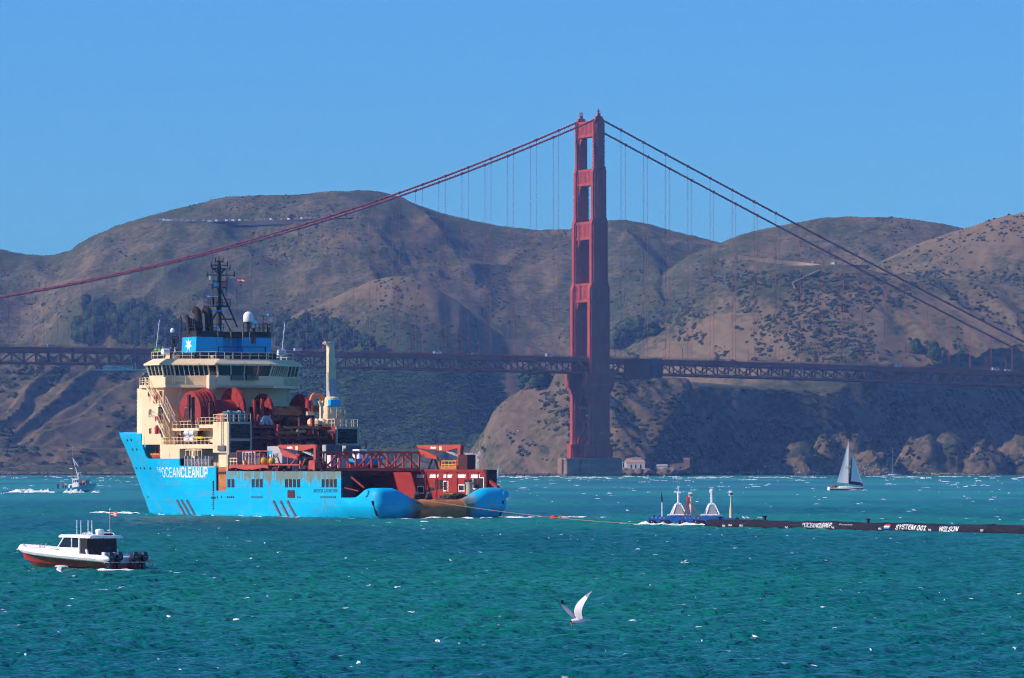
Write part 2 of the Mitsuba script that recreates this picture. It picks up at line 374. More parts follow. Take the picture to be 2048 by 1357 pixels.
mat('dark_rubber', (0.016, 0.016, 0.018), 0.7)
mat('grey_steel', (0.33, 0.34, 0.35), 0.5)
mat('black_paint', (0.014, 0.014, 0.017), 0.55)

BR = frame(48.5, 3118.0, 22.5)
BRIDGE = thing('suspension_bridge', 'long red suspension bridge with one tall tower crossing the strait', 'bridge')
def rail_z(t): return 74.6 - 0.016 * t - 1.85e-5 * t * t
def cable_z(t):
    if t <= 0: return 84.0 + 138.3 * ((t + 640) / 640) ** 2
    return 222.3 - .470 * t + 14.0 * (t / 343) ** 2 * 0.5 - (t / 343) * 1.5
TOWER = BRIDGE + '__tower'
used.add(TOWER)
SECT = [(-1, 18.9, 6.9, 2.75), (18.9, 119.6, 6.75, 2.5), (119.6, 160.2, 5.55, 2.3), (160.2, 192.2, 4.55, 2.12), (192.2, 220.5, 3.55, 1.95)]
for sy, lab in ((-1, None), (1, None)):
    m = MB(BR); y = sy * 13.7
    for i, (z0, z1, a, b) in enumerate(SECT):
        if i == 0: z0, z1, a, b = 11.0, 19.5, 8.3, 3.6
        nxt = SECT[i + 1][2:] if 0 < i < 4 else (a, b)
        top = z1 - 3.2 if 0 < i < 4 else z1
        m.box([-a, y - b + .5, z0], [a, y + b - .5, top])
        m.box([-a + 1.1, y - b, z0], [a - 1.1, y + b, top])
        m.box([-a * .38, y - b - .3, z0], [a * .38, y + b + .3, top])
        if 0 < i < 4:
            lo = [[sx * a, y + s2 * b, top] for sx in (-1, 1) for s2 in (-1, 1)]
            m.hull(lo + [[sx * nxt[0], y + s2 * nxt[1], z1] for sx in (-1, 1) for s2 in (-1, 1)])
            m.box([-nxt[0] - .25, y - b - .2, z1 - 1.0], [nxt[0] + .25, y + b + .2, z1 - .4])
        else:
            m.box([-a - .3, y - b - .3, z1 - 1.0], [a + .3, y + b + .3, z1])
    # bracket that carries the deck round the leg
    m.hull([[sx * 9.4, y + s2 * 3.3, z] for sx in (-1, 1) for s2 in (-1, 1) for z in (56.0, 64.5)] + [[sx * 6.6, y + s2 * 2.6, 50.5] for sx in (-1, 1) for s2 in (-1, 1)])
    m.put('leg', TOWER, 'bridge_paint')
    s = MB(BR)
    s.hull([[sx * 3.2, y + s2 * 1.6, 220.5] for sx in (-1, 1) for s2 in (-1, 1)] + [[sx * 1.9, y + s2 * 1.2, 223.4] for sx in (-1, 1) for s2 in (-1, 1)])
    s.box([-.9, y - .8, 223.4], [.9, y + .8, 225.2]); s.cyl([0, y, 225.2], [0, y, 228.0], .28, 6)
    for k in range(6):
        s.bar([1.0 * math.cos(k), y + 1.0 * math.sin(k), 224.8], [1.0 * math.cos(k), y + 1.0 * math.sin(k), 227.2], .16)
    s.put('saddle', TOWER, 'bridge_paint')
for z0, z1, a in ((211.0, 221.0, 2.3), (180.8, 190.9, 2.9), (147.0, 158.2, 3.7), (108.0, 119.8, 4.6)):
    m = MB(BR); w = 11.95
    m.box([-a, -w, z0], [a, w, z1]); m.box([-a - .5, -w, z1 - 1.5], [a + .5, w, z1 - .01]); m.box([-a - .4, -w, z0 + .01], [a + .4, w, z0 + 1.6])
    for k in range(-5, 6):
        m.box([-a - .28, k * 2.05 - .45, z0 + 1.6], [a + .28, k * 2.05 + .45, z1 - 1.5])
    for sy in (-1, 1):          # haunches under the strut
        for q in range(3):
            m.box([-a + .5, sy * w, z0 - 2.0 * (3 - q) * .9], [a - .5, sy * (w - 1.0 - 1.2 * q), z0 - .001 * q])
    m.put('strut', TOWER, 'bridge_paint')
for z0, z1 in ((20.5, 42.5), (42.5, 63.5)):
    for s in (-1, 1):
        for tt in (-3.2, 3.2):
            MB(BR).bar([tt, -11.0, z0 if s > 0 else z1], [tt, 11.0, z1 if s > 0 else z0], 1.0, 1.2, up=(1, 0, 0)).put('brace', TOWER, 'bridge_paint')
MB(BR).box([-3.4, -11.2, 41.4], [3.4, 11.2, 43.2]).put('strut', TOWER, 'bridge_paint')
# concrete pier
m = MB(BR)
plan = [(-9.5, -24), (-13.5, -17), (-13.5, 17), (-9.5, 24), (9.5, 24), (13.5, 17), (13.5, -17), (9.5, -24)]
m.loft([np.array([[x * k, y * k, z] for x, y in plan]) for k, z in ((1.05, -6), (1.05, 1.0), (1.0, 1.4), (.985, 9.5), (1.02, 9.8), (1.02, 11.0))])
for sy in (-1, 1):
    for k in (-1, 1):
        m.box([k * 13.2, sy * 13.7 - 3.4, 1.2], [k * 14.6, sy * 13.7 + 3.4, 10.4])
m.put('pier', BRIDGE, 'pier_concrete')
# deck: road, fascia, sidewalks
TS = np.arange(-470, 345.1, 7.62)
def strip(y0, y1, d0, d1, name, bsdf, parent=BRIDGE, **k):
    m = MB(BR); m.loft([np.array([[t, y0, rail_z(t) - d0], [t, y1, rail_z(t) - d0], [t, y1, rail_z(t) - d1], [t, y0, rail_z(t) - d1]]) for t in np.append(TS, 346)])
    return m.put(name, parent, bsdf, **k)
strip(-9.4, 9.4, 1.35, 1.75, 'roadway', 'asphalt')
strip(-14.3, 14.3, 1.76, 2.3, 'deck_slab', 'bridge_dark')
for sy in (-1, 1):
    strip(sy * 14.6, sy * 14.2, 1.25, 3.3, 'fascia_girder', 'bridge_paint')
    strip(sy * 14.5, sy * 13.0, 3.4, 4.3, 'top_chord', 'bridge_paint')
    strip(sy * 14.3, sy * 13.1, 9.9, 11.1, 'bottom_chord', 'bridge_paint')
    m = MB(BR)
    for t in np.arange(-470, 345, .62):
        m.bar([t, sy * 14.4, rail_z(t) - 1.25], [t, sy * 14.4, rail_z(t)], .16, .1)
    for a, b in zip(TS[:-1], TS[1:]):
        m.bar([a, sy * 14.4, rail_z(a)], [b, sy * 14.4, rail_z(b)], .16, .14)
    m.put('railing', BRIDGE, 'bridge_paint', kind='stuff')
for i, t in enumerate(TS[:-1]):
    t2 = TS[i + 1]
    for sy in (-1, 1):
        y = sy * 13.7
        MB(BR).bar([t, y, rail_z(t) - 4.3], [t, y, rail_z(t) - 9.9], .95, .7).put('truss_post', BRIDGE, 'bridge_paint')
        up = (i % 2 == 0) == (sy > 0)
        a, b = ([t, y, rail_z(t) - 9.9], [t2, y, rail_z(t2) - 4.3]) if up else ([t, y, rail_z(t) - 4.3], [t2, y, rail_z(t2) - 9.9])
        MB(BR).bar(a, b, .75, .6).put('truss_diagonal', BRIDGE, 'bridge_paint')
    m = MB(BR).bar([t, -13.2, rail_z(t) - 3.3], [t, 13.2, rail_z(t) - 3.3], .7, 1.9)
    m.bar([t, -13.2, rail_z(t) - 10.5], [t, 13.2, rail_z(t) - 10.5], .6, .8)
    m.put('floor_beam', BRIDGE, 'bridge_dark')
# cables, hangers, lamp posts
for sy in (-1, 1):
    pts = [[t, sy * 13.7, cable_z(t)] for t in np.concatenate([np.arange(-470, -1, 12), [-2.5, 0, 2.5], np.arange(8, 331, 14), [338]])]
    MB(BR).tube(pts, .60, 8).put('main_cable', BRIDGE, 'bridge_paint', True)
    for t in np.arange(-457.2, 340, 15.24):
        if abs(t) < 9: continue
        z0, z1 = rail_z(t) - 1, cable_z(t)
        if z1 - z0 < 1: continue
        m = MB(BR)
        m.bar([t, sy * 13.7, z0], [t, sy * 13.7, z1], .16, .16); m.bar([t - .62, sy * 13.7, z1 - (.45 * .62)], [t + .62, sy * 13.7, z1 + (.45 * .62)], 1.5, 1.5)
        m.put('hanger', BRIDGE, 'bridge_paint')
    for t in np.arange(-450, 340, 45.72):
        z = rail_z(t)
        m = MB(BR); m.tube([[t + 4, sy * 14.0, z - 1.2], [t + 4, sy * 14.0, z + 6.0], [t + 4, sy * 12.0, z + 6.9]], [.19, .14, .1], 6); m.box([t + 3.7, sy * 12.6, z + 6.6], [t + 4.3, sy * 11.4, z + 7.0])
        m.put('lamp_post', BRIDGE, 'bridge_paint')
# painters' shrouds and the hanging scaffold
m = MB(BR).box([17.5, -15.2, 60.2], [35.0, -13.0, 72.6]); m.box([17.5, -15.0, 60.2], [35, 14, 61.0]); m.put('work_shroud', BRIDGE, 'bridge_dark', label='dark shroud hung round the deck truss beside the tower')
mat('grey_tarp', (0.10, 0.052, 0.062), 0.85)
MB(BR).box([35.2, -15.3, 61.0], [42.5, -13.0, 73.3]).put('work_shroud', BRIDGE, 'grey_tarp')
m = MB(BR); zb = rail_z(-310) - 12.0
m.box([-322, -15, zb - 2.2], [-283, 14, zb - 2.0])
m.railing([[-322, -15, zb - 2.0], [-304, -15, zb - 2.0]], 2.2, .1, 1.6, 3); m.railing([[-296, -15, zb - 2.0], [-283, -15, zb - 2.0]], 2.6, .12, 1.3, 3)
for t in (-320, -302, -285): m.bar([t, -14.5, zb - 2], [t, -14.5, zb + 3], .2)
m.put('hanging_scaffold', BRIDGE, 'white_paint', label='pale scaffold hanging under the deck')

# vehicles on the deck
mat('car_white', (0.72, 0.73, 0.74), 0.3, clearcoat=0.6); mat('car_grey', (0.22, 0.23, 0.25), 0.3, clearcoat=0.6); mat('car_red', (0.35, 0.03, 0.03), 0.3, clearcoat=0.6)
def car(M, kind, label, paint, group):
    key = thing({'car': 'car', 'van': 'van', 'bus': 'bus'}[kind], label, {'car': 'car', 'van': 'van', 'bus': 'bus'}[kind], group)
    L, W, H = {'car': (4.5, 1.8, 1.5), 'van': (5.2, 1.9, 2.05), 'bus': (11.5, 2.5, 3.4)}[kind]
    b = MB(M)
    prof = [(-L / 2, .35), (L / 2, .35), (L / 2, .85), (L * .26, .95), (L * .10, H), (-L * .34, H), (-L * .48, .95)] if kind == 'car' else [(-L / 2, .35), (L / 2, .35), (L / 2, 1.2), (L * .38, H * .62), (L * .33, H), (-L / 2, H)] if kind == 'van' else [(-L / 2, .35), (L / 2, .35), (L / 2 - .1, H), (-L / 2, H)]
    b.prism(prof, 'xz', -W / 2, W / 2); b.put('body', key, paint)
    g = MB(M)
    for s in (-1, 1):
        g.prism([(-L * .30, H * .64), (L * .16, H * .64), (L * .08, H * .92), (-L * .30, H * .92)], 'xz', s * (W / 2 - .05), s * (W / 2 + .02))
    g.put('window', key, 'dark_glass')
    for sx in (-.31, .31):
        for s in (-1, 1):
            MB(M).cyl([sx * L, s * (W / 2 - .2), .34], [sx * L, s * (W / 2 + .01), .34], .34, 10).put('wheel', key, 'dark_rubber')
    return key
for t, kind, y, paint, lab in [(-352, 'van', -6.8, 'car_grey', 'grey van at the left end of the bridge deck'), (-300, 'car', -6.8, 'car_grey', 'grey car on the bridge deck above the hanging scaffold'),
                               (-196, 'van', -7, 'car_white', 'white van on the bridge deck just right of the ship\'s wheelhouse'), (-105, 'van', -7, 'car_white', 'leftmost of two white vans on the deck left of the tower'),
                               (-80, 'car', -7, 'car_grey', 'grey car on the deck between two white vans left of the tower'), (-30, 'van', -7, 'car_white', 'white van on the deck close to the left of the tower'),
                               (95, 'car', -7, 'car_red', 'red car on the bridge deck right of the tower shroud'), (212, 'van', -7, 'car_white', 'white van on the deck below the right side cable'), (282, 'van', -7, 'car_white', 'white van at the right end of the bridge deck'), (290.5, 'car', -7, 'car_white', 'white car behind a van at the right end of the bridge deck')]:
    car(BR @ frame(t, y, 0, rail_z(t) - 1.345), kind, lab, paint, None)

# ------------------------------------------------------------------ the big supply ship (local x forward, y to port, z up)
SO, SANG = np.array([-9.71, 714.0]), 124.2
SF = np.array([math.cos(math.radians(SANG)), math.sin(math.radians(SANG))]); SP = np.array([-SF[1], SF[0]])
SH = frame(SO[0], SO[1], SANG)
def ship_local(p):
    dx, dy = p.x - float(SO[0]), p.y - float(SO[1])
    return dx * float(SF[0]) + dy * float(SF[1]), dx * float(SP[0]) + dy * float(SP[1])
def sv(px, py, v):
    """ship point on the plane y = v seen at a photo pixel"""
    k = (px - 1024) / F_PX; b = SO + v * SP
    u = (k * b[1] - b[0]) / (SF[0] - k * SF[1]); d = b[1] + u * SF[1]
    return np.array([u, v, EYE + (HORIZON - py) / F_PX * d])
def su(px, py, u):
    """ship point on the plane x = u"""
    k = (px - 1024) / F_PX; b = SO + u * SF
    v = (k * b[1] - b[0]) / (SP[0] - k * SP[1]); d = b[1] + v * SP[1]
    return np.array([u, v, EYE + (HORIZON - py) / F_PX * d])

def hull_paint(p, n, uv):
    u, v = ship_local(p)
    base = mikit.mix((0.000, 0.415, 0.740), (0.001, 0.470, 0.800), mikit.fbm(u / 9, v / 9, p.z / 3, 3))
    seam = dr.maximum(1 - mikit.smoothstep(0.0, 0.05, dr.abs(p.z - 2.05)), 1 - mikit.smoothstep(0.0, 0.05, dr.abs(p.z - 4.4)))
    base = base * (1 - 0.25 * seam)
    on = mikit.smoothstep(-1.0, 3.0, u) * (1 - mikit.smoothstep(39.0, 43.0, u))
    drip = mikit.fbm(u * 1.6, v * 1.6, p.z * 0.07, 4)
    band = mikit.smoothstep(5.0, 6.7, p.z + 1.2 * mikit.fbm(u * .8, v * .8, 2.0, 2))
    rust = on * mikit.smoothstep(0.53, 0.72, drip + 0.22 * band - 0.03 * (6.5 - p.z))
    scuff = on * 0.28 * mikit.smoothstep(0.5, 0.75, band * (0.5 + mikit.fbm(u * .35, 0.0, p.z, 3)))
    c = mikit.mix(base, (0.10, 0.32, 0.42), 0.5 * mikit.smoothstep(0.52, 0.75, mikit.fbm(u * .25, v * .6, p.z * .9, 4)))
    c = mikit.mix(c, (0.20, 0.33, 0.27), scuff)
    c = mikit.mix(c, mikit.mix((0.22, 0.15, 0.06), (0.16, 0.20, 0.10), mikit.noise(u, v, p.z)), rust * .8)
    foul = 1 - mikit.smoothstep(0.15, 0.75, p.z + 0.7 * mikit.fbm(u, v, 0.0, 2))
    stern = (1 - mikit.smoothstep(0.5, 2.9, dr.abs(dr.abs(v) - 4.1) + 0.8 * mikit.fbm(u, v * 2, p.z, 3))) * (1 - mikit.smoothstep(3.0, 6.0, u))
    c = mikit.mix(c, mikit.mix((0.13, 0.14, 0.07), (0.34, 0.13, 0.045), mikit.smoothstep(0.35, 0.6, mikit.fbm(u * 1.5, v * 1.5, p.z, 3))), 0.9 * stern)
    return mikit.mix(c, (0.03, 0.10, 0.11), 0.6 * foul)
mat('hull_blue', hull_paint, 0.5, spec=0.25)
mat('blue_paint', (0.004, 0.40, 0.78), 0.45)
def cream(p, n, uv):
    u, v = ship_local(p)
    g = mikit.fbm(u * 1.3, v * 1.3, p.z * .22, 4)
    c = mikit.mix((0.78, 0.60, 0.36), (0.86, 0.69, 0.45), mikit.fbm(u / 3, v / 3, p.z / 2, 3))
    return mikit.mix(c, (0.38, 0.20, 0.08), 0.5 * mikit.smoothstep(0.66, 0.80, g))
mat('cream_paint', cream, 0.5, spec=0.3)
def deck_red(p, n, uv):
    u, v = ship_local(p)
    return mikit.mix((0.24, 0.018, 0.018), (0.34, 0.040, 0.032), mikit.fbm(u / 2, v / 2, p.z, 4))
mat('winch_red', deck_red, 0.55, spec=0.4)
mat('crane_red', lambda p, n, uv: mikit.mix((0.40, 0.050, 0.032), (0.52, 0.085, 0.050), mikit.fbm(p.x / 1.5, p.y / 1.5, p.z, 4)), 0.55)
mat('dark_red', lambda p, n, uv: mikit.mix((0.040, 0.008, 0.008), (0.085, 0.016, 0.014), mikit.fbm(p.x / 2, p.y / 2, p.z, 4)), 0.65)
mat('orange_paint', (0.60, 0.17, 0.06), 0.5)
mat('rust', lambda p, n, uv: mikit.mix((0.26, 0.085, 0.030), (0.68, 0.260, 0.080), mikit.fbm(p.x * .9, p.y * .9, p.z * 1.2, 5)), 0.8, spec=0.3)
mat('deck_timber', lambda p, n, uv: mikit.mix((0.16, 0.075, 0.04), (0.30, 0.16, 0.085), mikit.fbm(p.x, p.y, p.z, 4)), 0.9)
mat('grille_dark', (0.016, 0.014, 0.014), 0.7)
mat('louvre_frame', (0.46, 0.39, 0.28), 0.6)
mat('soot', lambda p, n, uv: mikit.mix((0.010, 0.009, 0.009), (0.050, 0.026, 0.018), mikit.fbm(p.x * 1.2, p.y * 1.2, p.z * .7, 4)), 0.7)
mat('yellow_paint', (0.70, 0.42, 0.02), 0.5)
mat('bright_red', (0.62, 0.03, 0.025), 0.5)
mat('pale_grey', (0.42, 0.42, 0.43), 0.6)
mat('purple_grey', (0.115, 0.105, 0.125), 0.7)

SHIP = thing('supply_ship', 'large light blue offshore supply ship with cream wheelhouse and red deck winches', 'ship')
def smooth01(a, b, x):
    t = np.clip((x - a) / (b - a), 0, 1); return t * t * (3 - 2 * t)
def stem(z): return 83.0 + 9.6 * np.clip((z + .5) / 13.3, -.2, 1.1)
def half_beam(u, z):
    us = 46 + 21 * np.clip(z / 12, 0, 1); e = 1.75 - .22 * np.clip(z / 12, 0, 1)
    t = np.clip((u - us) / (stem(z) - us), 0, 1)
    return np.maximum(11.5 * (1 - t ** e) - tuck(u, z), .10)
def tuck(u, z): return smooth01(26, 5, u) * np.interp(z, [-1.6, .1, .9, 1.5, 2.1], [2.7, 1.0, .42, .12, 0])
# side shell, station by station; the top edge steps down for the openings
TOPS = [(9.3, 6.70), (41.25, 6.70), (41.3, 3.78), (44.2, 3.78), (44.25, 7.42), (54.85, 7.42), (54.9, 8.56), (65.3, 8.56), (65.9, 8.9), (66.3, 9.9), (66.5, 12.40), (72, 12.45), (80, 12.6), (92.6, 12.78)]
QS = np.unique(np.concatenate([[a for a, _ in TOPS], np.arange(10, 66, 2.0), np.linspace(66.5, 92.6, 26)]))
m = MB(SH); L = 22
for side in (1, -1):
    cols = []
    for q in QS:
        top = np.interp(q, [a for a, _ in TOPS], [b for _, b in TOPS])
        z = np.concatenate([np.linspace(-2, min(top, 3.7), 9), np.linspace(min(top, 3.7), top, L - 8)[1:]])
        u = np.where(q <= 66, q, 66 + (q - 66) / 26.6 * (stem(z) - 66))
        cols.append(np.stack([u, side * half_beam(u, z), z], 1))
    m.loft(cols[::side], cap=False, close=False)
    inn = [c + np.array([0, -side * .22, 0]) for c in cols]
    m.loft(inn[::-side], cap=False, close=False)
    m.loft([np.array([a[-1], b[-1]]) for a, b in zip(cols, inn)][::side], cap=False, close=False)
m.put('hull', SHIP, 'hull_blue', 40)
# forecastle and main decks
m = MB(SH)
m.box([2.0, -11.2, 2.2], [41.2, 11.2, 2.6]); m.put('main_deck', SHIP, 'deck_timber')
m = MB(SH)
uu = np.linspace(41.2, 66, 8); hb = half_beam(uu, 6.2) - .3; m.prism(list(zip(uu, hb)) + list(zip(uu[::-1], -hb[::-1])), 'xy', 6.2, 6.6)
uu = np.linspace(66, 87.5, 14); hb = half_beam(uu, 8.1) - .3; m.prism(list(zip(uu, hb)) + list(zip(uu[::-1], -hb[::-1])), 'xy', 8.1, 8.5)
m.put('foredeck', SHIP, 'dark_red')
# rounded stern: a profile swept along the plan of the stern
path = [(u, 11.5) for u in (9.3, 8.0, 6.8, 5.8, 4.8, 3.9, 3.0, 2.2, 1.6)] + [(1.5 - 1.5 * math.sin(a), 10.0 + 1.5 * math.cos(a)) for a in np.linspace(.12, PI / 2, 8)] + [(0, v) for v in (9.4, 8.8, 8.1, 7.4, 6.6, 5.8, 5.2, 4.6, 4.2, 3.85)]
path = np.array(path)
for side in (1, -1):
    rings = []
    for i, (u, v) in enumerate(path):
        a, b = path[max(i - 1, 0)], path[min(i + 1, len(path) - 1)]
        t = (b - a) / np.linalg.norm(b - a); nin = np.array([-t[1], t[0]])
        if nin @ (np.array([12, 0]) - [u, v]) < 0: nin = -nin
        zt = 2.95 + 1.40 * smooth01(7.4, 3.4, u) if v > 11.4 else 2.66 + 1.69 * smooth01(3.6, 8.4, v)
        w = smooth01(9.3, 6.0, u) if v > 11.4 else 1.0
        prof = [(float(tuck(u if v > 11.4 else 4.0, z)), z) for z in (-1.6, .1, .9, 1.5)] + [(0, 2.0), (.10 * w, zt - .85 * w - .12), (.34 * w, zt - .42 * w - .08), (.75 * w, zt - .12 * w - .04), (1.25 * w + .05, zt), (2.2, zt), (2.6, zt - .15), (2.9, zt - .6), (2.95, 2.0)]
        prof = [(d, min(z, zt)) for d, z in prof]
        rings.append(np.array([[u + nin[0] * d, side * (v + nin[1] * d), z] for d, z in prof]))
    MB(SH).loft(rings[::side], cap=True, close=False).put('stern_bulwark', SHIP, 'hull_blue', 50)
MB(SH).cyl([1.95, -3.85, .72], [1.95, 3.85, .72], 1.93, 36).put('stern_roller', SHIP, 'rust', 30, label='rusty brown stern roller')
for c, d in ((sv(732, 987, 11.5), [0, 1, .25]), (su(1012, 989, 0.1), [-1, 0, .25])):   # fairlead holes and fender strips on the stern
    c, d = np.array(c), np.array(d, float); d /= np.linalg.norm(d); k = MB(SH).cyl(c - d * .7, c + d * .03, .42, 16).put('fairlead', SHIP, 'black_paint'); MB(SH).tube([c - d * .5, c + d * .05], .52, 16).put('fairlead_rim', SHIP, 'hull_blue', 40)
for px, o in ((745, 0), (1006, 1)):
    a, b = (sv(px, 1003, 11.5), sv(px, 1033, 11.5)) if not o else (su(px, 1003, 0), su(px, 1033, 0))
    for e in (a, b): e[1 - o] = (11.5 - tuck(4.0, e[2]) + .04) if not o else (tuck(4.0, e[2]) - .04)
    MB(SH).bar(a, b, .3, .2).put('fender_strip', SHIP, 'soot')
# freeing ports, round holes, side fittings
def plate(px0, py0, px1, py1, v, name, bsdf, t=.06, **k):
    a, b = sv(px0, py1, v), sv(px1, py0, v)
    off = .5 * (half_beam(a[0], a[2]) + half_beam(b[0], b[2])) - 11.5 if abs(v) > 11.4 else 0
    return MB(SH).box([b[0], v + off - .25, a[2]], [a[0], v + off + t, b[2]]).put(name, SHIP, bsdf, **k)
for x0, n in ((455, 2), (503.5, 3), (570, 4), (643.5, 4)):
    for k in range(n):
        plate(x0 + k * 8.1, 959, x0 + 6.0 + k * 8.1, 975.5, 11.5, 'freeing_port', 'black_paint', .02)
for x0, n in ((435, 1), (443, 1), (455, 4), (504, 6), (596, 2), (642, 8)):
    for k in range(n):
        c = sv(x0 + k * 4.1, 995, 11.5); MB(SH).cyl(c - [0, .1, 0], c + [0, .03, 0], .16, 8).put('scupper', SHIP, 'black_paint')
plate(575, 981, 590, 996.5, 11.5, 'hull_door', 'dark_red', .02)
for x0, y0 in ((346, 1001), (358.5, 1001), (371.5, 1001), (547, 1003), (561, 1003), (575, 1003)):
    a, b = sv(x0, y0, 11.6), sv(x0 + 15, y0 + 30.5, 11.6)
    for e in (a, b): e[1] = half_beam(e[0], e[2]) + .14
    MB(SH).tube([a, b, b + [-.5, .1, -.25]], .16, 8).put('side_rubbing_bar', SHIP, 'purple_grey')
m = MB(SH)
for k in range(14):
    a = sv(427, 966 + 4.0 * k, 11.5); a[1] = half_beam(a[0], a[2])
    m.box(a + [-.22, -.1, -.1], a + [.22, .03, .08])
a, b = sv(427, 962, 11.5), sv(427, 984, 11.5); m.box([a[0] - .16, 11.3, b[2]], [a[0] + .16, 11.54, a[2]])
a, b = sv(422, 996.5, 11.5), sv(431.5, 996.5, 11.5); m.box([b[0], 11.3, a[2] - .12], [a[0], 11.53, a[2] + .12])
m.put('draught_mark', SHIP, 'black_paint')
m = MB(SH)
for px, py in ((255, 880), (263, 880), (266, 899), (274, 899), (273, 936), (281, 936), (289, 936), (301, 936), (296.5, 993)):
    z = EYE + (HORIZON - py) * .0775
    uu = np.linspace(60, stem(z) - .05, 400); hb = half_beam(uu, z); X, Y = SO[0] + uu * SF[0] + hb * SP[0], SO[1] + uu * SF[1] + hb * SP[1]
    k = np.argmin(np.abs(1024 + X / Y * F_PX - px)); m.ball([uu[k], hb[k], z], .22, 1, (1, .5, 1.2))
m.put('bow_fairlead', SHIP, 'black_paint')
# lettering on the side, laid on the shell
def lettering(t, px0, px1, py_base, height, bold, bsdf, wide=1.0, shear=0.0):
    mm = meshkit.text_mesh(t, height, .03, bold); v = mm.vertices
    a, b = sv(px0, py_base, 11.5), sv(px1, py_base, 11.5)
    x = (v[:, 0] - v[:, 0].min()) / np.ptp(v[:, 0]) * (a[0] - b[0]); u = a[0] - x; z = a[2] + (b[2] - a[2]) * x / (a[0] - b[0]) + v[:, 1]
    MB(SH).raw(np.stack([u, half_beam(u, z) + .012 + v[:, 2], z], 1), mm.faces).put('lettering', SHIP, bsdf)
lettering('THE', 309, 320, 945, .72, False, 'white_paint')
lettering('OCEAN', 321, 361, 955.2, 1.48, False, 'white_paint')
lettering('CLEANUP', 362, 415.5, 955.2, 1.48, True, 'white_paint')
lettering('MÆRSK LAUNCHER', 628, 676, 985.5, .50, False, 'black_paint')

# notch in the side and the cargo rails
MB(SH).box([41.3, 8.0, 2.2], [44.2, 11.1, 7.3]).put('side_recess', SHIP, 'rust')
m = MB(SH); m.box([9.35, 9.5, 2.4], [41.0, 11.27, 6.62]); m.put('cargo_rail', SHIP, 'dark_red')
m = MB(SH); m.box([3.9, -11.27, 2.4], [41.0, -9.7, 6.62]); m.box([3.9, -11.4, 6.62], [22.9, -9.5, 6.95]); m.put('cargo_rail', SHIP, 'winch_red', label='bright red inner wall of the far bulwark with white squares')
for k in range(9):
    u = 11.0 + k * 3.4; MB(SH).box([u, 11.15, 6.6], [u + .35, 11.5, 7.0]).put('rail_stay', SHIP, 'dark_red')
MB(SH).bar(sv(703, 955, 10.8), sv(728, 976, 10.8), .2).put('brace', SHIP, 'winch_red')
MB(SH).bar([9.3, 11.0, 4.4], [5.2, 11.2, 3.9], .14).put('brace', SHIP, 'winch_red')
MB(SH).bar(sv(966, 952, -10.2), sv(996, 976, -10.2), .45).put('brace', SHIP, 'winch_red')
MB(SH).box([3.4, -11.4, 2.6], [3.9, -9.6, 6.9]).put('rail_end', SHIP, 'dark_red')
for x0, x1 in ((832.5, 845), (858.5, 874), (886, 901), (913, 928), (941, 949), (951, 956.5)):
    a, b = sv(x0, 956.5, -9.66), sv(x1, 949.5, -9.66); MB(SH).prism([(a[0], a[2]), (b[0] - .25, a[2]), (b[0] - .45, b[2]), (a[0] - .2, b[2])], 'xz', -9.71, -9.67).put('white_marking', SHIP, 'white_paint')
for x0, y0, x1, y1, fr in ((835, 974.5, 846, 986, 1), (918, 971.5, 927.5, 981.5, 1), (887, 964.5, 895, 981, 1), (946.5, 957, 966, 977, 1), (870, 960, 876.5, 980, 0), (879, 960.5, 885.5, 979, 0), (929, 960, 935, 980, 0), (938, 960, 945, 966, 0), (859, 976, 868, 982, 0)):
    a, b = sv(x0, y1, -9.66), sv(x1, y0, -9.66); w = .16
    if fr: MB(SH).box([b[0] - w, -9.72, a[2] - w], [a[0] + w, -9.67, b[2] + w]).put('port_frame', SHIP, 'white_paint')
    MB(SH).box([b[0], -9.72, a[2]], [a[0], -9.64, b[2]]).put('wall_port', SHIP, 'black_paint')
# stanchions of the inner wall
for k in range(7):
    u = 5.5 + k * 2.75; MB(SH).box([u, -9.72, 2.6], [u + .14, -9.55, 6.6]).put('stanchion', SHIP, 'winch_red')

# ---- house and wheelhouse
m = MB(SH)
m.prism([(60, -11.3), (60, 11.3), (66, 11.5), (71, 9.6), (75, 6), (75, -6), (71, -9.6), (66, -11.5)], 'xy', 10.7, 19.3)
m.prism([(60, -9), (60, 9), (66.5, 9), (72, 7.5), (72, -7.5), (66.5, -9)], 'xy', 8.3, 10.7)
m.put('deckhouse', SHIP, 'cream_paint')
for z in (11.1, 13.95, 16.65):
    MB(SH).prism([(59.94, -11.36), (59.94, 11.36), (66, 11.58), (66, -11.58)], 'xy', z, z + .12).put('deck_line', SHIP, 'cream_paint')
for px, y0, y1 in ((300.3, 820, 829.5), (300.3, 858, 867), (320.5, 858, 867), (321, 820, 829), (298, 784, 793), (321, 783, 792)):
    a = sv(px, (y0 + y1) / 2, 11.5); m = MB(SH)
    m.box(a + [-.28, -.3, -.42], a + [.28, .05, .42], .02); m.put('porthole', SHIP, 'rust')
    MB(SH).box(a + [-.2, -.3, -.34], a + [.2, .07, .34]).put('porthole_glass', SHIP, 'dark_glass')
MB(SH).box([60.05, 10.2, 13.9], [61.4, 11.42, 16.4]).put('door', SHIP, 'black_paint')
MB(SH).text('DC', 0.9, [64.2, 11.58, 14.9], [-1, 0, 0], [0, 0, 1], False, .03).put('lettering', SHIP, 'grey_steel')
m = MB(SH); a = sv(318, 838, 11.6); m.box(a + [-.45, -.1, -.4], a + [.45, .5, .35], .05); m.put('fire_locker', SHIP, 'winch_red')
for px, py in ((310.5, 799), (313.5, 860)):
    a = sv(px, py, 12.1); MB(SH).lathe([(.05, -.7), (.32, -.6), (.36, .3), (.2, .62), (.05, .7)], a, 10).put('gas_bottle', SHIP, 'bright_red', 40)
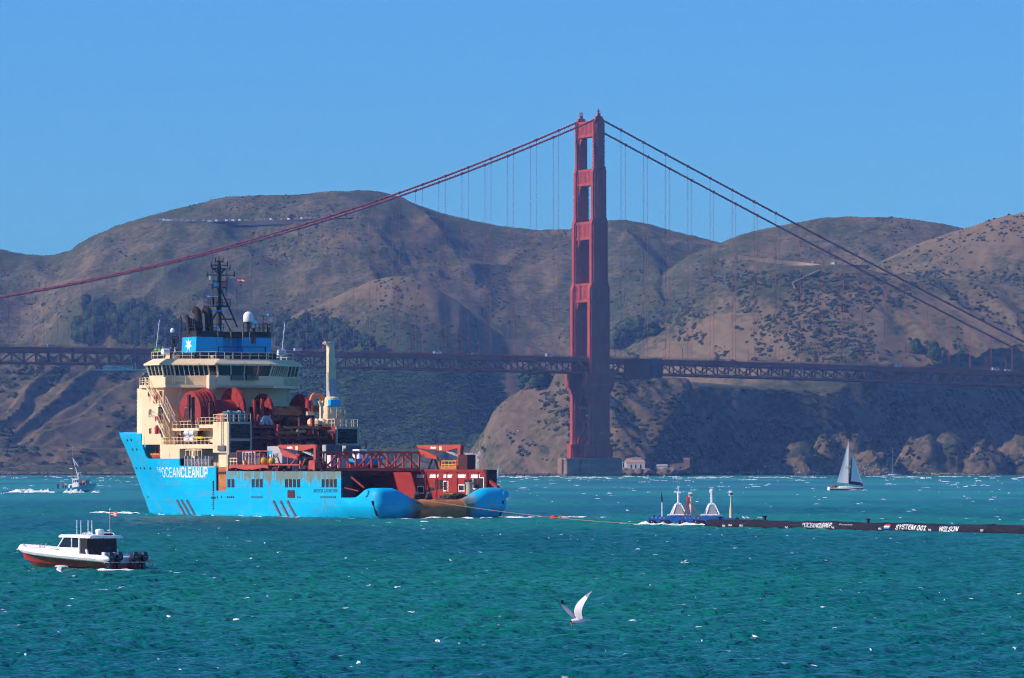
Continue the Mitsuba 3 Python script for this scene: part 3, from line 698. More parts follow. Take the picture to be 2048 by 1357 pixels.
# wings: balcony deck below the wheelhouse
WH = [(55.0, 4.9), (55.9, 5.9), (58.9, 10.2), (58.9, 12.2), (63.4, 12.2), (69.5, 8.0), (70.5, 0)]
def sym(pl): return pl + [(u, -v) for u, v in reversed(pl) if v > 0]
m = MB(SH); m.prism(sym([(54.8, 5.1), (55.7, 6.2), (58.3, 10.5), (58.3, 11.95), (66.3, 11.95), (70.5, 8.2), (71.6, 0)]), 'xy', 19.32, 19.75); m.put('bridge_deck', SHIP, 'cream_paint')
def ring(k, z, pl=WH): return np.array([[60.5 + (u - 60.5) * (1 + k / 9), v + np.sign(v) * k, z] for u, v in sym(pl)])
m = MB(SH); m.loft([ring(-.35, 19.75), ring(-.30, 21.15)][::-1]); m.put('wheelhouse', SHIP, 'cream_paint', label='cream wheelhouse with a belt of outward leaning windows')
lo, hi = ring(-.34, 21.15), ring(.06, 22.72)
m = MB(SH); m.loft([ring(-.72, 21.1), ring(-.36, 22.75)][::-1]); m.put('wheelhouse_core', SHIP, 'black_paint')
n = len(lo)
for i in range(n):
    j = (i + 1) % n
    a0, b0, a1, b1 = lo[i], lo[j], hi[i], hi[j]
    Lw = np.linalg.norm(b0 - a0); k = max(1, round(Lw / (.78 if 4.9 < Lw < 5.6 else .62 if Lw < 2.4 and i not in (0, 11, 10, 1) else 1.15)))
    if Lw > 6 and abs(a0[0] - b0[0]) < .5: k = 4
    c = np.array([60.5, 0, 0]); out = np.cross(b0 - a0, a1 - a0); out /= np.linalg.norm(out)
    if out @ (a0 - c) < 0: out = -out
    for q in range(k + 1):
        f = q / k; p0, p1 = a0 + (b0 - a0) * f, a1 + (b1 - a1) * f
        MB(SH).bar(p0, p1, .12 if 0 < q < k else .24, .16, up=out).put('window_post', SHIP, 'cream_paint')
    for q in range(k):
        f0, f1 = (q + .12 / (Lw / k)) / k, (q + 1 - .12 / (Lw / k)) / k
        P = [a0 + (b0 - a0) * f0, a0 + (b0 - a0) * f1, a1 + (b1 - a1) * f1, a1 + (b1 - a1) * f0]
        P = [p - out * .06 for p in P]
        MB(SH).raw(P + [p - out * .05 for p in P], [[0, 1, 2], [0, 2, 3], [4, 6, 5], [4, 7, 6], [0, 4, 5], [0, 5, 1], [1, 5, 6], [1, 6, 2], [2, 6, 7], [2, 7, 3], [3, 7, 4], [3, 4, 0]]).put('wheelhouse_window', SHIP, 'dark_glass')
# taller panes in the middle of the aft face
for v0, v1 in ((.25, 2.35), (-2.35, -.25)):
    MB(SH).box([54.78, v0, 20.45], [55.2, v1, 21.2]).put('wheelhouse_window', SHIP, 'dark_glass')
m = MB(SH); m.loft([ring(.55, 22.70), ring(.50, 22.95), ring(-.75, 23.62), ring(-.8, 23.7)][::-1]); m.put('wheelhouse_roof', SHIP, 'cream_paint')
roof = [(55.9, 4.5), (56.7, 5.3), (59.6, 9.7), (59.6, 11.5), (63.2, 11.5), (68, 7.6)]
pl = [np.array([u, v, 23.7]) for u, v in roof[::-1]] + [np.array([u, -v, 23.7]) for u, v in roof]
MB(SH).railing(pl, 1.05, .035, 1.5, 2).put('roof_railing', SHIP, 'cream_paint')
MB(SH).railing([[58.4, 10.6, 19.75], [58.4, 11.85, 19.75], [66.2, 11.85, 19.75]], 1.1, .035, .9, 3).put('wing_railing', SHIP, 'cream_paint')
m = MB(SH); m.box([58.5, 11.80, 19.75], [61.8, 11.93, 20.9]); m.put('wing_screen', SHIP, 'cream_paint')
MB(SH).railing([[58.4, -8.6, 19.75], [58.4, -11.85, 19.75], [61.5, -11.85, 19.75]], 1.1, .05, .6, 4).put('wing_railing', SHIP, 'cream_paint')
MB(SH).railing([[58.25, 10.3, 19.8], [55.8, 6.2, 19.8]], 1.1, .035, 1.6, 2).put('wing_railing', SHIP, 'cream_paint')
MB(SH).box([54.9, 5.2, 19.0], [55.7, 6.3, 21.2]).put('corner_post', SHIP, 'cream_paint')
m = MB(SH); m.bar([54.75, -4.8, 19.5], [54.75, 4.8, 19.5], .5, .35); m.put('gutter', SHIP, 'louvre_frame')
for px, py in ((563, 706), (331, 704)):      # small white scanners on the roof corners
    a = su(px, py, 61.2); m = MB(SH); m.cyl([a[0], a[1], 23.7], a, .10, 6); m.cyl(a + [0, .55, 0], a + [0, -.55, 0], .48, 14); m.put('searchlight', SHIP, 'white_paint', 40)
for px, y0, px1, y1 in ((311, 708, 319, 640), (564, 702, 570, 646)):
    MB(SH).bar(su(px, y0, 63), su(px1, y1, 63), .07).put('whip_antenna', SHIP, 'white_paint')
for k, px in enumerate((349, 372, 424, 455, 527)):
    a = su(px, 719, 57.5 if 380 < px < 520 else 61); MB(SH).lathe([(.30, -.25), (.36, 0), (.3, .22), (.05, .32)], [a[0], a[1], 23.95], 10).put('roof_vent', SHIP, 'cream_paint')
MB(SH).box(su(340, 718, 62) + [0, 0, -.5], su(353, 710, 63.2)).put('roof_locker', SHIP, 'cream_paint')

# ---- funnels, exhausts, mast, domes
MB(SH).prism([(57.6, -7.2), (57.6, 7.2), (66, 7.2), (66, -7.2)], 'xy', 23.6, 24.65).put('funnel_base', SHIP, 'black_paint')
FUN = thing  # (readability)
for v0, v1 in ((1.9, 6.8), (-6.7, -1.6)):
    F = MB(SH); q = lambda k, z: np.array([[58 + k * .4, v0 + k, z], [58 + k * .4, v1 - k, z], [62.3 - k, v1 - k, z], [62.3 - k, v0 + k, z]])
    key = F.loft([q(0, 24.65), q(.12, 27.05)][::-1]).put('funnel', SHIP, 'blue_paint')
    MB(SH).loft([q(.09, 27.05), q(.12, 27.95)][::-1]).put('black_band', key, 'black_paint')
    if v0 > 0:
        MB(SH).railing([[58, v0, 27.95], [58, v1, 27.95], [62.2, v1, 27.95]], 1.0, .035, 1.2, 2).put('railing', key, 'black_paint')
        # seven pointed star
        c = su(377, 689, 0); c = np.array([60.15, v1 - .02, 25.85]); R, r = 1.12, .45
        st = [((R if k % 2 == 0 else r) * math.sin(k * PI / 7), (R if k % 2 == 0 else r) * math.cos(k * PI / 7)) for k in range(14)]
        MB(SH).prism([(c[0] + a, c[2] + b) for a, b in st], 'xz', c[1] - .1, c[1] + .05).put('star', key, 'white_paint')
    else:
        MB(SH).railing([[58, v1, 27.95], [58, v0, 27.95], [62.2, v0, 27.95]], 1.2, .04, .7, 2).put('railing', key, 'black_paint')
MB(SH).prism([(58.6, -2.2), (58.6, 2.2), (63, 2.2), (63, -2.2)], 'xy', 27.0, 27.9).put('funnel_bridge', SHIP, 'black_paint')
MB(SH).box([59.8, -1.7, 24.6], [61.5, 2.0, 27.0]).put('funnel_core', SHIP, 'blue_paint')
for px, top, r in ((376, 629, .32), (396, 619, .58), (417, 619, .64)):
    a, b = su(px + 2, 668, 60.3), su(px, top + 9, 60.3)
    pts = [a] + [a + (b - a) * k for k in (.3, .6)] + [b + [r * 1.1 * (1 - math.cos(t)), r * 1.6 * math.sin(t) * 0 + r * .8 * (1 - math.cos(t)), r * 1.1 * math.sin(t)] for t in (0, .5, 1.0, 1.45)]
    MB(SH).tube(pts, r, 14).put('exhaust_pipe', SHIP, 'soot', 40)
for px in (382.5, 387):
    a, b = su(px, 668, 60.5), su(px, 638, 60.5); MB(SH).cyl(a, b, .14, 8).put('exhaust_pipe', SHIP, 'soot')
a = su(438, 664, 61.5); MAST = SHIP + '__mast'; used.add(MAST)
mz = lambda py: su(438, py, 61.5)
m = MB(SH); m.tube([a, mz(600), mz(545), mz(522)], [.42, .40, .34, .26], 10); m.tube([mz(522), mz(511)], [.1, .04], 6); m.put('pole', MAST, 'black_paint', 40)
for py, l, r in ((523, 7, 8), (530.5, 16, 17), (537.5, 14, 22), (550.5, 24, 31), (563, 12, 16), (575, 14, 16)):
    MB(SH).bar(su(438 - l, py, 61.5), su(438 + r, py + .8, 61.5), .14).put('crossarm', MAST, 'black_paint')
    for e in (-l, r):
        b = su(438 + e, py, 61.5); MB(SH).bar(b + [0, 0, -.3], b + [0, 0, .55], .12).put('antenna', MAST, 'black_paint')
for x0, y0, x1, y1 in ((428, 538, 436, 548), (450, 538, 441, 548), (442, 580, 475, 655), (440, 620, 462, 664), (437, 617, 425, 640)):
    MB(SH).bar(su(x0, y0, 61.5), su(x1, y1, 60.5 if y1 > 600 else 61.5), .20).put('brace', MAST, 'black_paint')
m = MB(SH)
for px in (426, 446, 452, 454): m.bar(su(px, 538, 61.3), su(px, 592, 61.3), .05)
m.put('stay', MAST, 'black_paint')
b = mz(613); m = MB(SH); m.box(b + [-1.0, -1.4, -.1], b + [1.0, 1.35, .06]); m.railing([b + [-1, -1.4, 0], b + [-1, 1.35, 0], b + [1, 1.35, 0]], 1.05, .04, .7, 2); m.put('platform', MAST, 'black_paint')
b = su(425.5, 593.5, 60.9); MB(SH).bar(b + [0, .85, 0], b + [0, -.85, 0], .16, .14).put('radar_scanner', MAST, 'white_paint'); MB(SH).cyl(b + [0, 0, -1.4], b + [0, 0, -.1], .22, 8).put('scanner_post', MAST, 'black_paint')
b = su(424, 622, 60.9); MB(SH).bar(b + [0, 2.0, 0], b + [0, -2.0, 0], .22, .16).put('radar_scanner', MAST, 'blue_paint')
MB(SH).bar(su(442, 639, 61.5), su(469, 639, 60.8), .2).put('crossarm', MAST, 'black_paint')
b = su(434, 660, 60); MB(SH).ball(b, .45, 2, (1, 1, 1.25)).put('dome', MAST, 'white_paint', True)
for px, py, r, pz in ((496.5, 634, .80, 664), (507.5, 648, .64, 664), (345, 661, .34, 0)):
    u = 58.9 if pz else 63.5
    c = su(px, py, u); m = MB(SH); m.lathe([(.2 * r, -1.02 * r), (.92 * r, -1.0 * r), (1.0 * r, -.8 * r), (1.0 * r, 0), (.92 * r, .38 * r), (.71 * r, .70 * r), (.38 * r, .92 * r), (.05 * r, 1.0 * r)], c, 20)
    k = m.put('satellite_dome', SHIP, 'white_paint', 50)
    MB(SH).cyl([c[0], c[1], 27.9 if pz else 23.7], c + [0, 0, -r], .22 * r + .06, 10).put('pedestal', k, 'black_paint')
m = MB(SH); b = su(345, 668, 63.5); m.railing([[63.5, b[1] - .9, 26.0], [63.5, b[1] + .1, 26.0]], 1.2, .04, .4, 3); m.bar(b, [63.5, b[1], 23.7], .16); m.bar(su(356, 716, 63.5), su(347, 680, 63.5), .14); m.put('dome_frame', SHIP, 'black_paint')
m = MB(SH); b = su(537, 655, 60.5); m.bar(su(527, 668, 60.5), su(527, 632, 60.5), .08); m.bar(su(537, 668, 60.5), b, .12); m.bar(su(527, 648, 60.5), su(537, 648, 60.5), .08); m.put('antenna_frame', SHIP, 'black_paint')
MB(SH).ball(su(537, 631, 60.5), .24, 2).put('lamp_globe', SHIP, 'blue_paint', True)
m = MB(SH); m.bar(su(363, 665, 60), su(363, 637, 60), .14); m.box(su(360, 638, 60) + [-.1, 0, 0], su(362, 631, 60)); m.put('side_light_post', SHIP, 'black_paint')
for px in (436, 462, 485, 499): MB(SH).bar(su(px, 694, 57.8), su(px, 664, 57.8), .07).put('drain_pipe', SHIP, 'louvre_frame')
MB(SH).box(su(504, 688, 57.85), su(511, 676, 57.95)).put('hatch_panel', SHIP, 'winch_red')
MB(SH).railing([su(437, 707, 57.3), su(531, 707, 57.3)], .95, .06, 8, 1).put('funnel_railing', SHIP, 'black_paint')

# ---- port side decks, life rafts, stairs
MB(SH).box([44.5, 7.0, 10.05], [60.7, 11.52, 10.70]).put('raft_deck', SHIP, 'cream_paint')
MB(SH).box([54.9, 9.0, 8.56], [60.7, 11.48, 10.05]).put('side_screen', SHIP, 'cream_paint')
MB(SH).box([44.5, 8.3, 6.6], [54.9, 8.6, 10.05]).put('recess_wall', SHIP, 'louvre_frame')
MB(SH).box([44.5, 8.6, 7.2], [54.9, 11.5, 7.46]).put('recess_floor', SHIP, 'louvre_frame')
m = MB(SH); m.box([46.0, 10.8, 7.55], [53.8, 11.35, 8.55], .1); m.put('gangway', SHIP, 'purple_grey')
for k in range(8):
    u = 46.3 + k * 1.02; MB(SH).box([u, 10.7, 7.45], [u + .16, 11.45, 8.95]).put('gangway_strap', SHIP, 'pale_grey')
for k in range(5):
    u = 46.9 + k * 1.02; MB(SH).bar([u, 11.42, 7.6], [u + .7, 11.42, 8.45], .07).put('gangway_brace', SHIP, 'pale_grey')
m = MB(SH); m.box([50.6, 10.4, 8.6], [51.7, 11.3, 10.05], .05); m.put('davit', SHIP, 'cream_paint')
MB(SH).railing([[48.5, 11.4, 8.95], [53.2, 11.4, 8.95]], .9, .06, 1.1, 1).put('recess_railing', SHIP, 'cream_paint')
MB(SH).box([45.0, 6.5, 10.70], [60.0, 8.9, 13.0]).put('port_deckhouse', SHIP, 'cream_paint')
MB(SH).box([50.2, 8.5, 12.75], [58.2, 10.9, 13.15]).put('boat_deck', SHIP, 'cream_paint')
MB(SH).box([45.0, 8.5, 13.1], [50.2, 11.3, 13.65]).put('boat_deck', SHIP, 'cream_paint')
MB(SH).railing([[58, 10.8, 13.15], [50.3, 10.8, 13.15]], 1.05, .035, 1.1, 2).put('side_railing', SHIP, 'cream_paint')
MB(SH).railing([[50.1, 11.2, 13.65], [45.2, 11.2, 13.65], [41.4, 11.2, 14.0]], 1.05, .035, 1.1, 2).put('side_railing', SHIP, 'cream_paint')
MB(SH).railing([[60.4, 11.4, 10.7], [45.2, 11.4, 10.7]], 1.05, .035, 1.2, 2).put('side_railing', SHIP, 'cream_paint')
m = MB(SH); m.box([41.0, 7.5, 9.4], [45.2, 11.45, 14.0], .05); m.box([41.05, 8.0, 6.4], [44.4, 10.9, 9.4]); m.put('vent_casing', SHIP, 'cream_paint')
m = MB(SH)
for s in (-.25, .25): m.bar([42.3 + s, 11.55, 10.2], [42.3 + s, 11.55, 15.0], .07)
for k in range(15): m.bar([42.05, 11.55, 10.4 + .32 * k], [42.55, 11.55, 10.4 + .32 * k], .05)
m.put('ladder', SHIP, 'louvre_frame')
MB(SH).box([41.3, 11.4, 9.7], [43.4, 11.75, 10.5], .04).put('side_lantern', SHIP, 'purple_grey')
for row, (x0, py) in enumerate(((376, 866.5), (376, 879))):
    for k in range(2):
        c = sv(x0 + 10.5 * k, py, 11.0); m = MB(SH); m.tube([c + [.66, 0, 0], c + [.58, 0, 0], c + [-.58, 0, 0], c + [-.66, 0, 0]], [.28, .43, .43, .28], 14)
        key = m.put('life_raft_canister', SHIP, 'white_paint', 30)
        for s in (-.3, .3): MB(SH).tube([c + [s - .04, 0, 0], c + [s + .04, 0, 0]], .45, 14).put('strap', key, 'pale_grey')
m = MB(SH); c = sv(381, 886, 11.0)
for s in (-1.3, 1.3):
    m.bar(c + [s, -.4, 0], c + [s, -.4, 2.2], .1); m.bar(c + [s, -.4, .3], c + [s, .4, .3], .1); m.bar(c + [s, -.4, 1.2], c + [s, .4, 1.2], .1)
m.put('raft_rack', SHIP, 'louvre_frame')
MB(SH).bar(sv(391, 876, 11.2), sv(406, 876, 11.2), .25, .35).put('davit_arm', SHIP, 'yellow_paint')
def stair(a, b, w=.9):
    a, b = np.array(a), np.array(b); m = MB(SH)
    for s in (-w / 2, w / 2):
        o = np.array([0, s, 0]); m.bar(a + o, b + o, .12, .22); m.bar(a + o + [0, 0, 1.0], b + o + [0, 0, 1.0], .07)
        for k in np.linspace(0, 1, 6): m.bar(a + (b - a) * k + o, a + (b - a) * k + o + [0, 0, 1.0], .05)
    for k in np.linspace(.04, .96, 12): m.box(a + (b - a) * k + [-.14, -w / 2, -.03], a + (b - a) * k + [.14, w / 2, .03])
    m.put('stair', SHIP, 'cream_paint')
stair(sv(294, 768, 12.2), sv(317, 807, 12.2)); stair(sv(326, 806, 12.0), sv(345, 845, 12.0)); stair(sv(319, 840, 12.0), sv(335, 876, 12.0))
a = sv(321, 808, 12.0); MB(SH).box(a + [-1.0, -.6, -.15], a + [1.6, .5, 0]).put('landing', SHIP, 'cream_paint')
for px, y0, y1 in ((358, 753, 812), (361.5, 753, 812), (369, 767, 826)):
    MB(SH).cyl(su(px, y0, 59.8), su(px, y1, 59.8), .09 if px < 365 else .16, 8).put('wall_pipe', SHIP, 'white_paint' if px < 365 else 'cream_paint')

# ---- winch house, louvre towers, winches
m = MB(SH); m.box([42.0, -7.4, 2.6], [58, 7.4, 11.0]); m.put('winch_house', SHIP, 'dark_red')
for s in (1, -1):
    TW = SHIP + ('__louvre_tower' if s > 0 else '__louvre_tower_001'); used.add(TW)
    y0, y1 = sorted((s * 7.42, s * 11.4)); zl = 9.1 if s > 0 else 10.5
    MB(SH).box([40.9, y0, 2.6 if s > 0 else 6.6], [46.0 if s < 0 else 41.3, y1, 14.0 if s > 0 else 13.35]).put('casing', TW, 'winch_red' if s < 0 else 'louvre_frame')
    for z0, z1 in (((9.3, 11.15), (11.55, 13.65)) if s > 0 else ((10.85, 12.95),)):
        MB(SH).box([40.72, y0 + .25, z0], [40.95, y1 - .25, z1]).put('grille', TW, 'grille_dark')
        m = MB(SH)
        for k in range(9):
            z = z0 + (z1 - z0) * (k + .5) / 9; m.bar([40.72, y0 + .3, z], [40.72, y1 - .3, z], .05, .10)
        m.put('slat', TW, 'black_paint', kind='stuff')
    for a, b in (((y0, 0), (y0 + .25, 0)), ((y1 - .25, 0), (y1, 0))):
        MB(SH).box([40.62, a[0], zl], [40.95, b[0], 14.0 if s > 0 else 13.35]).put('frame', TW, 'louvre_frame')
    for z in ((9.15, 11.2, 13.68) if s > 0 else (10.5, 13.0)):
        MB(SH).box([40.60, y0 + .01, z], [40.95, y1 - .01, z + .33]).put('frame', TW, 'louvre_frame')
    zt = 14.0 if s > 0 else 13.35
    MB(SH).railing([[45, y1 if s < 0 else y0, zt], [41.0, y1 if s < 0 else y0, zt], [41.0, y0 if s < 0 else y1, zt], [45, y0 if s < 0 else y1, zt]], 1.15, .04, 1.1, 2).put('railing', TW, 'cream_paint')
# frames and pipes across the aft side of the winch deck
for y0, y1, px0, px1, b in ((852, 856, 502, 552, 'winch_red'), (853, 858, 567, 640, 'rust'), (874.5, 877.5, 502, 651, 'winch_red'), (832, 835, 540, 626, 'dark_red'), (863, 866, 502, 552, 'dark_red')):
    MB(SH).bar(su(px0, (y0 + y1) / 2, 41.4), su(px1, (y0 + y1) / 2, 41.4), .5, .36).put('cross_beam', SHIP, b)
for px, y0, y1 in ((503, 826, 905), (518, 830, 853), (557, 849, 905), (600, 830, 905), (625, 832, 856), (640, 850, 905)):
    MB(SH).bar(su(px, y0, 41.7), su(px, y1, 41.7), .42, .6).put('frame_post', SHIP, 'winch_red' if px in (557, 625, 518) else 'dark_red')
MB(SH).box([42.0, -7.4, 11.0], [50.0, 7.4, 12.2]).put('winch_bed', SHIP, 'dark_red')
for k in range(3):
    MB(SH).cyl([41.6, -7 + 0 * k, 8.6 + .9 * k], [41.6, 3.5, 8.6 + .9 * k], .22, 8).put('deck_pipe', SHIP, 'rust')
def winch(vs, u, z, R, r, ribs):
    key = SHIP + '__' + ('winch' if vs[0] > 0 else 'winch_001'); used.add(key)
    MB(SH).cyl([u, vs[0], z], [u, vs[1], z], r, 28).put('drum', key, 'winch_red' if vs[0] > 0 else 'rust', 30)
    for v, R2 in zip(vs, R):
        m = MB(SH)
        for t0, t1, rr in ((-.22, .22, R2), (-.32, .32, R2 * .72), (-.42, .42, R2 * .35)):
            m.cyl([u, v + t0, z], [u, v + t1, z], rr, 36)
        for k in range(12):
            a = k * PI / 6; m.bar([u + math.cos(a) * R2 * .3, v, z + math.sin(a) * R2 * .3], [u + math.cos(a) * R2 * .96, v, z + math.sin(a) * R2 * .96], .18, .62, up=(0, 1, 0))
        m.put('flange', key, 'winch_red', 30)
    return key
w1 = winch((7.6, 2.7), 54, 15.7, (3.5, 3.65), 1.75, 0)
w2 = winch((-2.6, -9.3), 54, 15.3, (3.15, 3.15), 1.25, 0)
m = MB(SH)       # ribbed brake drum outboard of the port winch
for k in range(4): m.cyl([54, 8.2 + .55 * k, 15.5], [54, 8.55 + .55 * k, 15.5], 3.45 - .08 * k, 36)
m.cyl([54, 7.8, 15.5], [54, 10.0, 15.5], 3.15, 36); m.put('brake_drum', w1, 'winch_red', 30)
for key, vs in ((w1, (10.2, 8.0, 5.2, 1.6)), (w2, (-1.2, -3.6, -6, -10.4))):
    for v in vs:
        MB(SH).hull([[51.4, v - .35, 11], [56.6, v - .35, 11], [53.2, v - .35, 16.4], [54.8, v - .35, 16.4], [51.4, v + .35, 11], [56.6, v + .35, 11], [53.2, v + .35, 16.4], [54.8, v + .35, 16.4]]).put('pedestal', key, 'dark_red')
rr = np.random.default_rng(11)
for k in range(26):          # gear boxes, motors, valve blocks round the winches
    v, u = rr.uniform(-9.5, 10.2), rr.uniform(49.2, 51.5); s = rr.uniform(.35, .9, 3); z = 11.0 + rr.uniform(0, 2.6)
    m = MB(SH)
    if k % 3: m.box([u - s[0], v - s[1], z - s[2]], [u + s[0], v + s[1], z + s[2]], .08)
    else: m.cyl([u, v - s[1] * 1.4, z], [u, v + s[1] * 1.4, z], s[2] * .8, 14)
    m.put('winch_motor', SHIP, ('dark_red', 'winch_red', 'winch_red', 'dark_red')[k % 4], 30)
for k in range(40):          # pumps, pipes and lockers on the aft edge of the winch deck
    v, z = rr.uniform(-7.0, 7.0), rr.choice([8.4, 9.4, 10.4, 11.6, 12.6]) + rr.uniform(-.2, .2); s = rr.uniform(.15, .5, 3); m = MB(SH)
    if k % 2: m.box([41.3, v - s[1], z - s[2]], [41.9, v + s[1], z + s[2]], .05)
    else: m.cyl([41.6, v - s[1] * 2.4, z], [41.6, v + s[1] * 2.4, z], .12 + s[2] * .3, 10)
    m.put('deck_pump', SHIP, ('dark_red', 'rust', 'winch_red', 'louvre_frame', 'dark_red')[k % 5])
MB(SH).box([49.0, -10.6, 10.0], [57.5, 10.6, 11.0]).put('winch_bed', SHIP, 'dark_red')
for px, y0, y1 in ((386, 795, 850), (378, 790, 838), (420, 806, 850), (509, 800, 852), (524, 798, 852)):
    MB(SH).bar(su(px, y0, 50), su(px, y1, 50), .35, .5).put('winch_frame', SHIP, 'winch_red' if px > 500 else 'dark_red')
MB(SH).bar(su(371, 816, 51), su(390, 817, 51), .14).put('grab_rail', SHIP, 'white_paint'); MB(SH).bar(su(384.5, 817, 51), su(384.5, 840, 51), .3).put('grab_post', SHIP, 'pale_grey')
c = su(533, 851, 41.0)       # pale hooded fitting on the beam
m = MB(SH)
for a in (-.75, 0, .75):
    m.hull([c + [.1, a * .35 + s * .16, 1.42] for s in (-1, 1)] + [c + [-.25, a * 1.12 + s * .26, .1] for s in (-1, 1)] + [c + [.5, a * 1.12 + s * .26, .1] for s in (-1, 1)] + [c + [.1, a * 1.0 + s * .24, .85] for s in (-1, 1)])
m.put('chain_hood', SHIP, 'pale_grey')
# starboard top: rounded tanks, Y post, orange knuckle boom
for k, px in enumerate((627, 639)):
    a, b = su(px, 853, 44), su(px, 838, 44); m = MB(SH); m.box([42.6, a[1] - .42, a[2]], [45.4, a[1] + .42, b[2]], .32); m.put('rounded_tank', SHIP, 'cream_paint', 30)
m = MB(SH); m.bar(su(642.5, 838, 44), su(642.5, 814, 44), .42); m.bar(su(642.5, 814, 44), su(638, 803, 44), .3); m.bar(su(642.5, 814, 44), su(647, 803, 44), .3); m.put('boom_rest', SHIP, 'cream_paint')
KC = SHIP + '__knuckle_crane'; used.add(KC)
MB(SH).lathe([(.55, 0), (.55, 1.1), (.45, 1.2)], su(617.5, 817, 47), 12).put('pedestal', KC, 'winch_red', 40)
for (x0, y0), (x1, y1) in (((621, 804), (625, 793)), ((624, 794), (629, 789)), ((628, 790), (641, 790)), ((640, 790), (646, 804))):
    MB(SH).bar(su(x0, y0, 47), su(x1, y1, 47), .5, .5).put('boom', KC, 'orange_paint')
MB(SH).box(su(622, 824, 46) + [-.6, 0, 0], su(640, 812, 46)).put('motor', KC, 'dark_red')
MB(SH).box(su(616, 832, 45.8), su(625, 824, 46.4)).put('control_box', SHIP, 'louvre_frame')
# tall cream deck crane
TC = SHIP + '__tall_crane'; used.add(TC)
a, b = su(664, 818, 45), su(660.5, 688, 45); mid = a + (b - a) * .46
def box_bar(p, q, w0, w1, d0, d1):
    return MB(SH).loft([np.array([p + [-d0, w0, 0], p + [d0, w0, 0], p + [d0, -w0, 0], p + [-d0, -w0, 0]]), np.array([q + [-d1, w1, 0], q + [d1, w1, 0], q + [d1, -w1, 0], q + [-d1, -w1, 0]])][::-1])
box_bar(a, mid, .66, .62, .5, .5).put('boom', TC, 'pale_grey', label='grey lower half of the upright crane boom'); box_bar(mid, b, .60, .46, .42, .4).put('boom', TC, 'cream_paint')
MB(SH).bar(su(657.5, 785, 44.5), su(657.5, 706, 44.5), .16, .3).put('hose_track', TC, 'cream_paint'); MB(SH).bar(su(655.5, 745, 44.5), su(656.5, 784, 44.5), .10).put('hose', TC, 'pale_grey')
m = MB(SH); m.box(su(650, 690, 45) + [-.3, 0, 0], su(656, 684, 45) + [.3, 0, 0]); m.cyl(su(646, 687, 45), su(651, 687, 45), .14, 8); m.box(su(655.5, 687.5, 45) + [-.45, 0, 0], su(665, 684.5, 45) + [.45, 0, 0]); m.put('boom_head', TC, 'cream_paint')
MB(SH).box(su(661.5, 814.5, 43.6), su(674.5, 800, 44.4), .05).put('winch_cover', TC, 'blue_paint')
m = MB(SH); c = su(664, 835, 45); m.lathe([(1.75, -2.1), (1.75, -.1), (1.5, 0), (1.5, .9), (1.2, 1.1), (1.1, 2.3), (.7, 2.5)], [45, c[1], 13.35 + 2.1], 20); m.put('slewing_column', TC, 'cream_paint', 40)
m = MB(SH); c = su(678, 830, 43.5); m.box(c + [-.6, -.75, -.5], c + [.6, .75, -.35]); m.railing([c + [-.6, .75, -.4], c + [-.6, -.75, -.4], c + [.6, -.75, -.4]], 1.3, .05, .6, 2); m.bar(c + [-.62, .7, -.3], c + [-.62, -.7, .9], .06); m.put('platform', TC, 'louvre_frame')
m = MB(SH); c = su(656, 812, 44.2); m.cyl(c + [0, 0, -1.8], c, .28, 10); m.cyl(c + [.3, -.5, -1.6], c + [.3, -.5, .2], .2, 10); m.put('luffing_cylinder', TC, 'cream_paint')

# ---- cranes travelling on the rails and the lattice beam between them
def rail_crane(s, v, uc, tip, label):
    """column at u = uc, boom running forward to u = tip"""
    key = SHIP + ('__rail_crane' if s > 0 else '__rail_crane_001'); used.add(key)
    labels[key] = {'label': label}
    zc = 10.55
    MB(SH).hull([[uc + a, v + q, z] for a, z in ((.1, 6.75), (0, 7.1), (0, 8.1), (.25, 8.3), (1.5, 8.3), (1.7, 8.1), (1.7, 7.1), (1.6, 6.75)) for q in (-.55, .55)]).put('carriage', key, 'crane_red')
    for du in (.3, 1.4): MB(SH).cyl([uc + du, v - .3, 6.9], [uc + du, v + .3, 6.9], .34, 12).put('wheel', key, 'black_paint')
    MB(SH).box([uc + .1, v - .34, 8.3], [uc + .75, v + .34, zc], .05).put('column', key, 'crane_red')
    m = MB(SH); m.prism([(uc, zc), (uc, 9.95), (uc + 1.3, 10.05), (uc + 3.9, 9.62), (tip - .8, 10.05), (tip, zc - .1), (tip - .1, zc)], 'xz', v - .24, v + .24); m.put('boom', key, 'crane_red')
    m = MB(SH); m.bar([uc + .5, v, 8.8], [uc + 4.2, v, 9.6], .2); m.bar([uc + 1.6, v + .05, 9.1], [uc + 3.0, v + .05, 9.4], .3); m.put('lift_cylinder', key, 'grey_steel')
    m = MB(SH); m.prism([(tip, zc - .12), (tip - .4, 10.0), (tip - 1.4, 9.85), (tip - 5.3, 8.85), (tip - 5.4, 8.4), (tip - 1.6, 8.85), (tip - .8, 9.4)], 'xz', v - .2, v + .2); m.put('jib', key, 'crane_red')
    m = MB(SH); m.bar([tip - 5.9, v, 8.2], [tip - 6.1, v, 7.1], .3); m.bar([tip - 6.1, v, 7.1], [tip - 7.3, v, 8.6], .12); m.put('gripper', key, 'crane_red' if s < 0 else 'orange_paint')
    m = MB(SH)
    for k in np.linspace(.1, .95, 6): m.bar([uc + k * (tip - uc), v, zc + .05], [uc + k * (tip - uc), v, zc + .35], .12)
    m.put('lug', key, 'dark_red')
    MB(SH).box([uc + 5.0, v + s * .24, 9.75], [uc + 5.7, v + .32 if s > 0 else v + .32, 10.35]).put('notice_plate', key, 'cream_paint')
    MB(SH).box([uc + 6.6, v + .24, 10.0], [uc + 8.0, v + .31, 10.28]).put('maker_plate', key, 'white_paint')
    return key
rail_crane(1, 10.4, 17.3, 28.0, 'orange red folded crane on the near rail')
